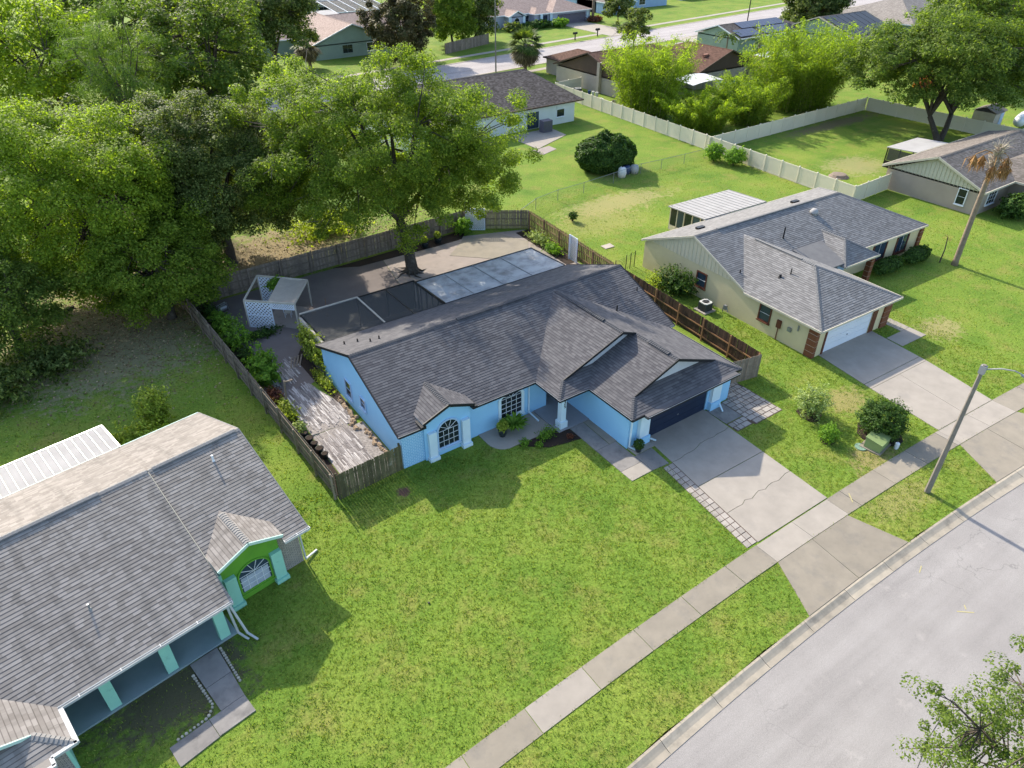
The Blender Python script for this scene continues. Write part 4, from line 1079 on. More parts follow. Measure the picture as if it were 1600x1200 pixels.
# ------------------------------------------------------------------ the cream house on the right, turned by -2 degrees
WH = thing('cream_house', 'cream stucco house with grey shingle roof, brown brick corners and white garage door', 'house', (16.75, -.12, 0), R(-2))
def cream_roof():
    S = .41; E = 2.45; m = MB(); yc = 12.15; zr = E + S * 5.75
    z = lambda d: E + S * d
    gl, gr = -1.5, 7.75; gc = (gl + gr) / 2; gh = (gr - gl) / 2; gz = z(gh); gy = -.45
    yv = 6.4 + gh
    pl = [[(-1.3, 6.4, E), (22.2, 6.4, E), (16.45, yc, zr), (-1.3, yc, zr)],
          [(22.2, 17.9, E), (-1.3, 17.9, E), (-1.3, yc, zr), (16.45, yc, zr)],
          [(22.2, 6.4, E), (22.2, 17.9, E), (16.45, yc, zr)],
          [(gl, gy, E), (gc, gy + gh, gz), (gc, yv, gz), (gl, 6.4, E)],
          [(gr, gy, E), (gr, 6.4, E), (gc, yv, gz), (gc, gy + gh, gz)],
          [(gl, gy, E), (gr, gy, E), (gc, gy + gh, gz)]]
    ex, eh, ez, ey = 10.75, 2.25, 3.62, 4.95
    ye = 6.4 + (ez - E) / S
    pl += [[(ex - eh, ey, E), (ex, ey + 2.0, ez), (ex, ye, ez), (ex - eh, 6.4, E)], [(ex + eh, ey, E), (ex + eh, 6.4, E), (ex, ye, ez), (ex, ey + 2.0, ez)], [(ex - eh, ey, E), (ex + eh, ey, E), (ex, ey + 2.0, ez)]]
    for p in pl: roof_plane(m, p)
    r = m.build('roof', [ROOF_M, SOFFIT], WH)
    m = MB(); m.slab3([(6.7, 5.3, 2.62), (8.95, 5.3, 2.62), (9.6, 8.3, 3.3), (6.0, 8.3, 3.3)], .1); m.build('flat_roof', RIDGE_D if False else M('grey_roll_roofing', (.17,.165,.16), (.135,.13,.13), 2, .9), r)
    c = Each()
    for p, q in (((-1.3, yc, zr), (16.45, yc, zr)), ((22.2, 6.4, E), (16.45, yc, zr)), ((22.2, 17.9, E), (16.45, yc, zr)), ((gl, gy, E), (gc, gy + gh, gz)), ((gr, gy, E), (gc, gy + gh, gz)),
                 ((gc, gy + gh, gz), (gc, gy + gh + 1.2, gz)), ((ex - eh, ey, E), (ex, ey + 2, ez)), ((ex + eh, ey, E), (ex, ey + 2, ez)), ((ex, ey + 2, ez), (ex, ye, ez))):
        ridge_caps(c, p, q)
    c.build('ridge_cap', M('mid_grey_ridge_cap', (.17,.17,.172), (.13,.13,.132), 9, .92), r)
    v = Each()
    for p, q in (((1.2, yc, zr), (12.8, yc, zr)), ((gc, gy + gh + 1.2, gz), (gc, yv - 1.2, gz))):
        v.bar(Vector(p) + Vector((0, 0, .04)), Vector(q) + Vector((0, 0, .04)), .2, .08)
    v.build('ridge_vent', ROOF_M, r)
    f = Each()
    for p, q in (((-1.32, 6.4, E), (-1.32, yc, zr)), ((-1.32, 17.9, E), (-1.32, yc, zr)), ((gl - .02, gy, E), (gl - .02, 6.4, E)), ((gl, gy - .02, E), (gr, gy - .02, E)), ((gr + .02, gy, E), (gr + .02, 6.4, E)),
                 ((8, 6.38, E), (22.2, 6.38, E)), ((22.22, 6.4, E), (22.22, 17.9, E)), ((-1.3, 17.92, E), (22.2, 17.92, E)), ((ex - eh, ey - .02, E), (ex + eh, ey - .02, E))):
        edge(f, p, q, .05, .15)
    f.build('fascia', TRIM_C, r)
    vent_pipe(r, (6.3, 9.6, z(3.2)), .95, .06); vent_pipe(r, (1.6, 5.0, z(3.1)), .45, .04); vent_pipe(r, (1.0, 5.4, z(2.5)), .2, .09); vent_pipe(r, (-.3, 8.0, z(1.6)), .25, .04)
    for x, y in ((2.0, 14.6), (12.5, 13.6)):
        m = MB(); zz = z(17.9 - y); m.bar((x - .4, y, zz + .12), (x + .4, y, zz + .12), .35, .16); m.build('box_vent', BRONZE, r)
    m = MB(); m.tube([(11.6, 10.9, z(4.5) - .1), (11.6, 10.9, z(4.5) + .12)], .3, 14); m.tube([(11.6, 10.9, z(4.5) + .12), (11.55, 10.85, z(4.5) + .28), (11.52, 10.82, z(4.5) + .36)], [.36, .3, .08], 14)
    m.build('round_vent', ALU_W, r, True)
cream_roof()
m = MB(); m.wallpoly([(-1.15, .02, 0), (-1.15, 17.6, 0), (-1.15, 17.6, 2.35), (-1.15, 16.9, 2.72), (-1.15, 7.4, 2.72), (-1.15, 6.6, 2.35), (-1.15, .02, 2.35)], (-1, 0, 0), .15); m.build('wall', CREAM, WH)
m = MB(); m.wallpoly([(-1.17, 7.3, 2.66), (-1.17, 17.0, 2.66), (-1.17, 12.15, 4.66)], (-1, 0, 0), .12)
g = m.build('gable_siding', CREAM_S, WH)
m = MB(); y = 7.7
while y < 16.8:
    zt = 2.45 + .41 * (5.75 - abs(y - 12.15)) - .14
    if zt > 2.75: m.box(-1.20, -1.172, y - .03, y + .03, 2.68, zt)
    y += .41
m.build('siding_batten', CREAM_S, g)
wallbox(WH, CREAM, -1.0, 22.0, 17.45, 17.6, 0, 2.35); wallbox(WH, CREAM, 21.85, 22.0, 6.7, 17.45, 0, 2.35)
wallbox(WH, CREAM, 7.4, 21.85, 6.7, 6.85, 0, 2.35); wallbox(WH, CREAM, 7.25, 7.4, .02, 6.85, 0, 2.35)
wallbox(WH, CREAM, -1.15, -.02, 0, .15, 0, 2.35) ; wallbox(WH, CREAM, 5.23, 7.25, 0, .15, 0, 2.35); wallbox(WH, CREAM, -.02, 5.23, 0.01, .15, 2.12, 2.34)
garage_door(WH, DOOR_W, 0, 5.21, .05, 2.1)
m = MB()
for i in range(7):
    x = .35 + i * .75; m.bar((x - .22, .035, 2.03), (x + .05, .035, 1.93), .02, .05, up=(0, 1, 0)); m.bar((x + .05, .035, 1.93), (x + .24, .035, 2.05), .02, .05, up=(0, 1, 0))
m.build('door_scallop', BRONZE, WH)
m = Each(); m.box(-.2, -.01, -.05, -.002, 0, 2.3); m.box(5.22, 5.75, -.05, -.002, 0, 2.3); m.build('door_trim', RUST, WH)
def quoin(x0, x1, y0, y1):
    m = MB(); m.box(x0, x1, y0, y1, 0, 2.3); p = m.build('brick_pillar', MORTAR, WH)
    for i in range(5):
        m = MB(); m.box(x0 - .02, x1 + .02, y0 - .02, y1 + .02, .02 + i * .46, .44 + i * .46); m.build('brick_course', BRICK_R, p)
quoin(-1.22, -.95, -.05, .62); quoin(6.55, 7.32, -.1, .25); quoin(21.6, 22.05, 6.55, 6.9); quoin(12.5, 12.9, 5.2, 5.6)
m = MB(); m.box(12.55, 12.85, 5.25, 5.55, .9, 2.4); m.build('porch_column', CREAM, WH)
window(WH, (-1.15, 10.85, 1.0), (0, -1, 0), (-1, 0, 0), .9, 1.1, 0, RUST, .1, glass=GLASS_B, cols=1, rows=2, mun_mat=TRIM_W)
window(WH, (-1.15, 4.45, .95), (0, -1, 0), (-1, 0, 0), .9, 1.15, 0, RUST, .1, glass=GLASS_B, cols=1, rows=2, mun_mat=TRIM_W)
window(WH, (15.9, 6.7, .6), (1, 0, 0), (0, -1, 0), 1.7, 1.55, 0, RUST, .14, glass=GLASS_B, cols=2, rows=1, mun_mat=TRIM_W)
window(WH, (19.2, 6.7, .6), (1, 0, 0), (0, -1, 0), 1.5, 1.55, 0, RUST, .14, glass=GLASS_B, cols=2, rows=1, mun_mat=TRIM_W)
m = MB(); m.box(10.2, 11.2, 6.62, 6.69, .05, 2.1); m.build('front_door', SKYB, WH)
m = MB(); m.box(-1.3, -1.16, 2.9, 3.25, 1.0, 1.6); m.tube([(-1.23, 3.08, 1.0), (-1.23, 3.08, 0)], .04, 6); m.build('electric_meter', RUST, WH)
m = MB(); m.box(-1.3, -1.16, 2.0, 2.3, 1.15, 1.45); m.tube([(-1.2, 1.5, 1.5), (-1.2, 1.5, 1.9)], .07, 6); m.build('junction_box', GALV, WH)
m = MB(); m.tube([(-1.35, 8.1, 0), (-1.35, 8.1, .5), (-1.35, 7.8, .6), (-1.35, 7.6, .2)], .04, 6); m.box(-1.5, -1.3, 7.75, 8.0, .35, .7); m.build('gas_meter', GALV, WH)
# sun room with flat metal roof behind
m = MB(); m.slab3([(6.3, 18.0, 2.55), (14.5, 18.0, 2.55), (14.5, 22.7, 2.3), (6.3, 22.7, 2.3)], .09); sr = m.build('sunroom_roof', ALU_W, WH)
m = MB()
for i in range(14): m.bar((6.6 + i * .6, 18, 2.57), (6.6 + i * .6, 22.7, 2.32), .03, .04)
m.build('roof_rib', ALU_W, sr)
for y in (17.7, 18.7, 19.7, 20.7, 21.6, 22.5):
    m = MB(); m.box(6.5, 6.6, y - .05, y + .05, 0, 2.4); m.build('sunroom_post', TRIM_C, WH)
for i, y in enumerate((17.75, 18.75, 19.75, 20.75, 21.65)):
    m = MB(); m.box(6.53, 6.56, y, y + .85, .55, 2.3); m.build('sunroom_pane', GLASS_B if i % 2 else GLASS, WH)
m = MB(); m.box(6.5, 6.6, 17.7, 22.5, 0, .5); m.box(6.6, 14.3, 22.4, 22.5, 0, 2.3); m.build('sunroom_wall', CREAM_S, WH)

def ac_unit(name, label, loc, rz=0, w=.8, h=.75, top=None):
    a = thing(name, label, 'air conditioner', loc, rz)
    m = MB(); m.box(-w*.75, w*.75, -w*.75, w*.75, -.02, .08); m.build('pad', CONC_N, a)
    m = MB(); n = 9; q = w / 2
    m.box(-q + .03, q - .03, -q + .03, q - .03, .085, h - .05)
    b_ = m.build('cabinet', AC_G, a)
    m = MB()
    for i in range(n):
        x = -q + .05 + (w - .1) * i / (n - 1)
        for s in (-q, q - .03): m.box(x - .015, x + .015, s, s + .03, .09, h - .05); m.box(s, s + .03, x - .015, x + .015, .09, h - .05)
    m.build('grille', AC_G, b_)
    m = MB(); r0, r1 = q * .72, q
    pts = []
    for i in range(16):
        t = 2 * pi * i / 16 + pi / 16; c, s_ = cos(t), sin(t); k = min(1 / max(abs(c), 1e-6), 1 / max(abs(s_), 1e-6)); k = min(k, 1.25)
        pts.append(((c * r0, s_ * r0), (c * r1 * k, s_ * r1 * k)))
    vs = [(p[0][0], p[0][1], h) for p in pts] + [(p[1][0], p[1][1], h) for p in pts] + [(p[1][0], p[1][1], h - .07) for p in pts]
    m.add(vs, [(i, 16 + i, 16 + (i+1) % 16, (i+1) % 16) for i in range(16)] + [(16 + i, 32 + i, 32 + (i+1) % 16, 16 + (i+1) % 16) for i in range(16)])
    m.build('top_ring', top or AC_W, a)
    m = MB(); m.tube([(0, 0, h - .12), (0, 0, h - .02)], .09, 8)
    for k in range(4):
        t = pi / 2 * k; m.bar((0, 0, h - .05), (cos(t) * r0, sin(t) * r0, h - .05), .1, .012)
    m.build('fan', BLACK, a)
    return a
ac_unit('ac_unit', 'square dark AC condenser with pale round-holed top beside the cream house wall', (14.75, 9.0, 0), R(-2))

# ------------------------------------------------------------------ generic houses
def hip(x0, x1, y0, y1, ze, S, left='hip', right='hip', axis='x'):
    if axis == 'y':
        pl, (a, b) = hip(y0, y1, x0, x1, ze, S, left, right)
        sw = lambda p: (p[1], p[0], p[2])
        return [[sw(p) for p in q][::-1] for q in pl], (sw(a), sw(b))
    yc = (y0 + y1) / 2; h = (y1 - y0) / 2; zr = ze + S * h
    xl = x0 + (h if left == 'hip' else 0); xr = x1 - (h if right == 'hip' else 0)
    pl = [[(x0, y0, ze), (x1, y0, ze), (xr, yc, zr), (xl, yc, zr)], [(x1, y1, ze), (x0, y1, ze), (xl, yc, zr), (xr, yc, zr)]]
    if left == 'hip': pl.append([(x0, y1, ze), (x0, y0, ze), (xl, yc, zr)])
    if right == 'hip': pl.append([(x1, y0, ze), (x1, y1, ze), (xr, yc, zr)])
    return pl, ((xl, yc, zr), (xr, yc, zr))

def simple_house(name, label, blocks, wall, roofm, fascia=None, cat='house', over=.45, courses=False, gablem=None):
    """blocks: (x0, x1, y0, y1, eave z, slope, left, right, axis), outer eave lines in world metres"""
    h = thing(name, label, cat, (blocks[0][0], blocks[0][2], 0))
    ox, oy = blocks[0][0], blocks[0][2]
    rm = MB(); fm = Each(); cm = Each()
    for (x0, x1, y0, y1, ze, S, l, r, ax) in blocks:
        x0 -= ox; x1 -= ox; y0 -= oy; y1 -= oy
        pl, (a, b) = hip(x0, x1, y0, y1, ze, S, l, r, ax)
        for p in pl: roof_plane(rm, p, expo=.25, courses=courses)
        for p, q in (((x0, y0), (x1, y0)), ((x1, y0), (x1, y1)), ((x1, y1), (x0, y1)), ((x0, y1), (x0, y0))):
            gable = (ax == 'x' and ((p[0] == q[0] == x0 and l != 'hip') or (p[0] == q[0] == x1 and r != 'hip'))) or (ax == 'y' and ((p[1] == q[1] == y0 and l != 'hip') or (p[1] == q[1] == y1 and r != 'hip')))
            if gable:
                pk = min((a, b), key=lambda t: (t[0] - (p[0] + q[0]) / 2) ** 2 + (t[1] - (p[1] + q[1]) / 2) ** 2)
                edge(fm, (*p, ze), pk, .08, .2); edge(fm, (*q, ze), pk, .08, .2)
                n = Vector((q[1] - p[1], p[0] - q[0], 0)).normalized(); off = n * -over
                d = (Vector((*q, 0)) - Vector((*p, 0))).normalized() * over
                P = Vector((*p, 0)) + off + d; Q = Vector((*q, 0)) + off - d; K = Vector(pk) + off
                gm = MB(); gm.wallpoly([(P.x, P.y, ze - .3), (Q.x, Q.y, ze - .3), (K.x, K.y, K.z - .2)], n, .12); gm.build('gable_wall', gablem or wall, h)
            else: edge(fm, (*p, ze), (*q, ze), .08, .2)
        if courses or True: ridge_caps(cm, a, b, .18, .4) if (Vector(a) - Vector(b)).length > .5 else None
        w = MB(); w.box(x0 + over, x1 - over, y0 + over, y1 - over, 0, ze - .12); w.build('wall', wall, h)
    ro = rm.build('roof', [roofm, SOFFIT], h)
    fm.build('fascia', fascia or TRIM_W, ro)
    if cm.v: cm.build('ridge_cap', roofm, ro)
    h['off'] = (ox, oy)
    return h
def hw(h, x, y, z, w, hh, facing='front', fm=None, cols=2, rows=2, arch=0, glass=None, trim=.08):
    ox, oy = h['off']
    n = {'front': (0, -1, 0), 'left': (-1, 0, 0)}[facing]; r = {'front': (1, 0, 0), 'left': (0, -1, 0)}[facing]
    return window(h, (x - ox, y - oy, z), r, n, w, hh, arch, fm, trim, glass or GLASS, cols, rows, fan=False)
def hbox(h, name, mat, x0, x1, y0, y1, z0, z1):
    ox, oy = h['off']; m = MB(); m.box(x0 - ox, x1 - ox, y0 - oy, y1 - oy, z0, z1); return m.build(name, mat, h)

# taupe house at the right edge
th = simple_house('taupe_house', 'taupe house with sage gable siding beyond the cream house', [(51.2, 74, 6.5, 17.4, 2.5, .40, 'gable', 'hip', 'x'), (57.2, 68, 1.5, 12, 2.5, .36, 'gable', 'hip', 'y')], TAN, ROOF_T, TRIM_C, courses=True, gablem=TAN_S)
ox, oy = th['off']
m = MB()
for i in range(24):
    y = 7.4 + i * .40 - oy; zt = 2.5 + .4 * (5.45 - abs(y + oy - 11.95)) - .26
    if zt > 2.4: m.box(.40, .446, y - .02, y + .02, 2.25, zt)
m.build('siding_batten', TRIM_C, th)
hw(th, 51.62, 8.7, .7, .8, 1.5, 'left', TRIM_W, 1, 2)
hw(th, 54.0, 6.93, .8, 1.6, 1.3, 'front', TRIM_W, 3, 3)
hw(th, 59.6, 1.93, .3, 1.6, 1.5, 'front', TRIM_W, 2, 2, .5)
m = MB(); m.slab3([(58.3-ox, 17.5-oy, 2.55), (64.8-ox, 17.5-oy, 2.55), (64.8-ox, 21.2-oy, 2.3), (58.3-ox, 21.2-oy, 2.3)], .08); m.build('porch_roof', ALU_W, th)
m = MB()
for x in (58.4, 61.5, 64.7): m.box(x-ox-.06, x-ox+.06, 21-oy, 21.1-oy, 0, 2.25)
m.box(58.36-ox, 58.42-ox, 17.5-oy, 21-oy, 0, .8); m.build('porch_post', BRONZE, th)
m = MB(); m.box(58.36-ox, 58.4-ox, 17.6-oy, 20.9-oy, .85, 2.2); m.build('porch_screen', SCREEN, th)

# white house with brown-grey roof beyond the round hedge
bh = thing('white_back_house', 'white house with mottled brown-grey roof behind the big oak, grass to its right', 'house', (20, 57.2, 0)); bh['off'] = (20, 57.2)
def back_roof():
    m = MB(); e = 2.85; L = -6.0
    A = (22.4, .1, e); B = (22.6, 16.6, e); R_ = (18.2, 8.4, 5.95)
    for p in ([(L, .1, e), A, R_, (L, 8.4, 5.95)], [A, B, R_], [B, (L, 16.6, e), (L, 8.4, 5.95), R_]): roof_plane(m, p)
    r = m.build('roof', [ROOF_X, SOFFIT], bh)
    f = Each(); edge(f, (L, .06, e), (22.4, .06, e), .08, .2); edge(f, (22.44, .06, e), (22.64, 16.6, e), .08, .2); f.build('fascia', BROWN_S, r)
    c = Each(); ridge_caps(c, R_, (L, 8.4, 5.95), .18, .3); ridge_caps(c, A, R_, .18, .3); c.build('ridge_cap', ROOF_X, r)
back_roof()
hbox(bh, 'wall', WHITE_S, 14, 41.2, 57.7, 73, 0, 2.7)
hw(bh, 38.7, 57.7, 1.0, 1.3, .95, 'front', TRIM_W, 1, 1); hbox(bh, 'shade_panel', WHITE_S, 38.0, 39.4, 57.62, 57.69, 2.05, 2.6)
hbox(bh, 'sliding_door', GLASS_B, 33.0, 34.9, 57.6, 57.69, .1, 2.2); hw(bh, 30.5, 57.7, .9, 1.4, 1.1, 'front', TRIM_W, 2, 1)
m = MB(); m.box(-.75, .75, -.5, .5, .08, 1.55); a = m.build('cabinet', M('purple_grey_metal', (.12,.11,.14), (.10,.09,.12), 2, .5))
tag(a, 'large grey metal cabinet unit on the white house patio', 'air conditioner'); a.location = (34.6, 55.6, 0)
m = MB()
for i in range(7): m.box(-.7 + i * .22, -.58 + i * .22, -.52, -.501, .2, 1.45)
m.build('grille', AC_G, a)

# brown-roofed house behind the bamboo
wh = simple_house('brown_roof_house', 'beige board house with dark brown gables and shingles behind the bamboo', [(54.6, 78, 62.5, 80.0, 2.7, .33, 'gable', 'hip', 'x'), (69, 84.2, 60.5, 78, 2.6, .36, 'gable', 'hip', 'y'), (57, 65.5, 74, 86, 2.6, .35, 'hip', 'hip', 'y'), (81.5, 87.5, 57.5, 66, 2.4, .36, 'gable', 'hip', 'y')], BEIGE_S, ROOF_B, BROWN_S, gablem=BROWN_S)
hbox(wh, 'chimney', BEIGE_S, 54.5, 55.0, 68.0, 68.6, 0, 4.6)
m = MB(); q = wh['off']
for (x, y, zz) in ((74.2 - q[0], 68.5 - q[1], 4.8), (73.6 - q[0], 63.5 - q[1], 4.5)): m.box(x - .5, x + .5, y - .25, y + .25, zz - .3, zz + .1)
m.build('box_vent', M('terracotta_vent', (.30,.14,.09), (.25,.11,.07), 3, .7), wh)
# things in its yard
for i, (x, y, w, d, zt, lab) in enumerate(((66.5, 58.0, 7.0, 4.2, 2.6, 'white fabric shade canopy behind the bamboo'), (92, 62.5, 10.5, 5.0, 2.7, 'long white canopy in front of the solar-roofed house'))):
    a = thing('shade_canopy', lab, 'canopy', (x, y, 0))
    m = MB(); k = 6
    for j in range(k):
        xa, xb = -w/2 + w*j/k, -w/2 + w*(j+1)/k; za, zb = [zt - .25 * (abs(v) / (w/2)) ** 2 for v in (xa, xb)]
        m.slab3([(xa, -d/2, za), (xb, -d/2, zb), (xb, d/2, zb + .25), (xa, d/2, za + .25)], .04)
    m.build('cover', TARP, a)
    for sx in (-1, 1):
        for sy_ in (-1, 1):
            m = MB(); m.tube([(sx * w * .47, sy_ * d * .47, 0), (sx * w * .47, sy_ * d * .47, zt - .25)], .05, 6); m.build('frame_post', GALV, a)
a = thing('swimming_pool', 'round above-ground pool with blue water beside the brown house', 'pool', (73.5, 57.4, 0))
m = MB(); m.tube([(0, 0, 0), (0, 0, 1.2)], 2.3, 20, cap=False); m.build('pool_wall', TARP, a); m = MB(); m.tube([(0, 0, 1.0), (0, 0, 1.02)], 2.28, 20); m.build('water', POOL, a)
a = ac_unit('ac_unit', 'white AC unit behind the ivory fence by the beige boards', (51.6, 69.5, 0), 0, .9, 1.0)
m = MB(); m.tube([(0, 0, .55), (0, 0, .62)], .7, 12); m.tube([(0, 0, 0), (0, 0, .55)], .06, 6); a = m.build('garden_table', TARP); tag(a, 'round white garden table behind the ivory fence', 'table'); a.location = (50.8, 63.5, 0)
a = thing('covered_pile', 'low pile under striped pinkish cover behind the ivory fence', 'covered pile', (51.8, 60.0, 0))
m = MB(); m.slab3([(-1.3, -1.2, .3), (1.3, -1.2, .3), (1.3, 0, 1.15), (-1.3, 0, 1.15)], .08); m.slab3([(-1.3, 0, 1.15), (1.3, 0, 1.15), (1.3, 1.2, .3), (-1.3, 1.2, .3)], .08); m.build('cover', M('pink_beige_cover', (.45,.33,.27), (.36,.27,.22), 3, .9), a)
for i in range(3):
    m = MB(); m.tube([(0, 0, 0), (0, 0, .7), (0, 0, .8)], [.22, .27, .24], 10); o = m.build('storage_drum', AC_W if i else BLUE_P); o.location = (52.6 + .1 * i, 67.9 - .8 * i, 0)
    tag(o, ('blue drum by the beige wall behind the fence', 'first pale drum in the row by the beige wall', 'last pale drum in the row by the beige wall')[i], 'drum', 'drums by the beige wall')

# houses further off
sh = simple_house('solar_roof_house', 'sage house with dark solar panels covering its roof', [(98.2, 122, 77.0, 88.6, 2.8, .32, 'gable', 'hip', 'x')], SAGE, ROOF_X, TRIM_W)
ox, oy = sh['off']; S_ = .32
for (x0, x1, ya, yb) in ((102.6, 116, 80.3, 82.6), (99.2, 105.4, 77.5, 80.0), (106.6, 117, 77.5, 80.0)):
    n = int((x1 - x0) / 1.05)
    for i in range(n):
        a_, b_ = x0 + (x1 - x0) * i / n, x0 + (x1 - x0) * (i + 1) / n
        m = MB(); zf = lambda y: 2.8 + S_ * (y - 77.0) + .16
        m.slab3([(a_ - ox + .015, ya - oy, zf(ya)), (b_ - ox - .015, ya - oy, zf(ya)), (b_ - ox - .015, yb - oy, zf(yb)), (a_ - ox + .015, yb - oy, zf(yb))], .05); m.build('solar_panel', SOLAR, sh)
hw(sh, 107, 77.45, 1.0, 1.8, 1.1, 'front', TRIM_W, 2, 1); hw(sh, 112, 77.45, 1.0, 1.8, 1.1, 'front', TRIM_W, 2, 1)
s2 = simple_house('dark_panel_house', 'house with dark striped roof panels right of the solar-roofed house', [(117.5, 133.5, 64.5, 82.5, 2.6, .34, 'gable', 'gable', 'x')], SAGE, ROOF_T, TRIM_C)
ox, oy = s2['off']
for i in range(7):
    a_ = 118.2 + i * 2.1; m = MB(); zf = lambda y: 2.6 + .34 * (y - 64.5) + .14
    m.slab3([(a_ - ox, 65.5 - oy, zf(65.5)), (a_ + 1.95 - ox, 65.5 - oy, zf(65.5)), (a_ + 1.95 - ox, 73.0 - oy, zf(73)), (a_ - ox, 73.0 - oy, zf(73))], .06); m.build('roof_panel', BRONZE, s2)
gr = simple_house('grey_hip_house', 'house with broad plain grey hip roof at the top right', [(143, 176, 67, 89, 2.7, .36, 'hip', 'hip', 'x'), (150, 164, 58, 78, 2.7, .36, 'hip', 'hip', 'y')], SAGE, ROOF_G, TRIM_W)
hw(gr, 146, 67.45, .8, 2, 1.4, 'front'); hw(gr, 148.8, 67.45, .8, 1.4, 1.4, 'front')
m = MB(); m.slab3([(118, 54, 2.5), (124.5, 54, 2.5), (124.5, 61, 2.7), (118, 61, 2.7)], .1)
for x in (118.2, 124.3):
    for y in (54.2, 60.8): m.box(x - .08, x + .08, y - .08, y + .08, 0, 2.45)
o = m.build('carport', ALU_W); tag(o, 'flat white carport roof left of the leaning oak crown', 'carport')
# across the far street
pk = simple_house('pink_roof_house', 'lilac-white house with pinkish roof and grey garage across the far street', [(74, 103.5, 129.5, 146, 2.75, .36, 'hip', 'hip', 'x'), (90.5, 103.2, 126.8, 142, 2.72, .36, 'hip', 'hip', 'y'), (78.6, 83.4, 127.4, 138, 2.7, .45, 'gable', 'gable', 'y'), (85.6, 91.0, 127.2, 138, 2.7, .36, 'hip', 'hip', 'y')], LILAC, ROOF_P, TRIM_W)
ox, oy = pk['off']
hw(pk, 81.0, 127.85, .7, 1.5, .9, 'front', TRIM_W, 1, 2, .7); hw(pk, 86.4 - 1.6, 129.95, .7, 2.3, 1.5, 'front', TRIM_W, 2, 2)
gd = MB(); gd.box(92.6 - ox, 101.2 - ox, 127.1 - oy, 127.24 - oy, .02, 2.2); gdo = gd.build('garage_door', DOOR_G, pk)
for i in range(4):
    m = MB(); m.box(92.7 - ox, 101.1 - ox, 127.02 - oy, 127.098 - oy, .05 + i * .54, .55 + i * .54); m.build('panel', DOOR_G, gdo)
m = MB()
for i in range(7): m.bar((93.2 + i * 1.15 - ox, 127.0 - oy, 2.1), (93.9 + i * 1.15 - ox, 127.0 - oy, 1.95), .05, .12, up=(0, 1, 0))
m.build('door_scallop', BRONZE, pk)
for x in (78.7, 82.6, 87.3, 90.2, 101.5):
    hbox(pk, 'column', ICE, x, x + .7, 127.05 if x > 84 else 127.6, 127.23 if x > 84 else 127.84, 0, 2.55)
hbox(pk, 'front_door', NAVY, 88.5, 89.7, 127.5, 127.64, .05, 2.3)
bs = simple_house('blue_sided_house', 'blue house across the far street, right of the pink roof', [(113, 140, 137, 152, 2.7, .36, 'hip', 'hip', 'x'), (113, 122, 131, 146, 2.7, .36, 'gable', 'hip', 'y')], SKYB, ROOF_T, TRIM_W)
hw(bs, 117.5, 131.45, .8, 1.8, 1.3, 'front'); hw(bs, 130, 137.45, .8, 2.2, 1.3, 'front')
b2 = simple_house('pale_blue_house', 'pale blue house at the top right of the far street', [(150, 178, 142, 158, 2.7, .36, 'hip', 'hip', 'x')], SKYB, ROOF_X, TRIM_W)
hw(b2, 156, 142.45, .8, 2.2, 1.3, 'front')
gg = simple_house('sage_gable_house', 'sage green house with pinkish gable roof across the far street', [(27.2, 44.4, 118.5, 146, 2.7, .36, 'gable', 'hip', 'y'), (20, 34, 128, 142, 2.7, .36, 'hip', 'hip', 'x'), (38, 56, 131, 145, 2.68, .33, 'gable', 'hip', 'x')], SAGE, ROOF_P, TRIM_W)
hw(gg, 34.5, 118.95, .8, 2.0, 1.4, 'front', SAGE); hw(gg, 39.5, 118.95, .8, 1.8, 1.4, 'front', TRIM_W)
fh = simple_house('far_grey_house', 'grey house at the top edge behind the screened pool cage', [(28, 62, 172, 190, 2.8, .36, 'hip', 'hip', 'x')], LILAC, ROOF_T, TRIM_W)
hw(fh, 44, 172.45, .8, 3, 1.4, 'front'); hw(fh, 52, 172.45, .8, 3, 1.4, 'front')
a = thing('pool_cage', 'screened pool cage with white frame behind the sage gable house', 'pool cage', (56, 163, 0))
m = MB(); m.slab3([(-7, -6, 2.6), (7, -6, 2.6), (7, 6, 3.9), (-7, 6, 3.9)], .03); m.add([(-7, -6, 0), (7, -6, 0), (7, -6, 2.6), (-7, -6, 2.6)], [(0, 1, 2, 3)]); m.build('screen', SCREEN, a)
m = MB()
for i in range(6): x = -7 + 14 * i / 5; m.bar((x, -6, 2.65), (x, 6, 3.95), .14, .1); m.bar((x, -6.02, 0), (x, -6.02, 2.65), .12, .12)
m.bar((-7, -6, 2.65), (7, -6, 2.65), .14, .14); m.bar((-7, 6, 3.95), (7, 6, 3.95), .14, .14); m.build('frame', TRIM_W, a)
m = MB(); m.slab3([(43.5, 155, 2.6), (49, 155, 2.6), (49, 161, 2.9), (43.5, 161, 2.9)], .1)
for x in (43.7, 48.8):
    for y in (155.2, 160.8): m.box(x - .07, x + .07, y - .07, y + .07, 0, 2.6)
o = m.build('patio_cover', ALU_W); tag(o, 'small white patio roof left of the screened pool cage', 'patio cover')
# ------------------------------------------------------------------ timber fences: every picket its own object
def picket_meshes(mat, w, h, th=.02, n=4, dog=True):
    out = []
    for i in range(n):
        m = MB(); hh = h + (i - 1.5) * .008; c = .035 if dog else 0
        if dog: prof = [(-w/2, 0), (w/2, 0), (w/2, hh - c), (w/2 - c, hh), (-w/2 + c, hh), (-w/2, hh - c)]
        else: prof = [(-w/2, 0), (w/2, 0), (w/2, hh), (-w/2, hh)]
        k = len(prof)
        m.add([(x, -th/2, z) for x, z in prof] + [(x, th/2, z) for x, z in prof],
              [tuple(range(k)), tuple(range(k, 2*k))[::-1]] + [(i_, k + i_, k + (i_+1) % k, (i_+1) % k) for i_ in range(k)])
        out.append(m.mesh('picket', mat))
    return out

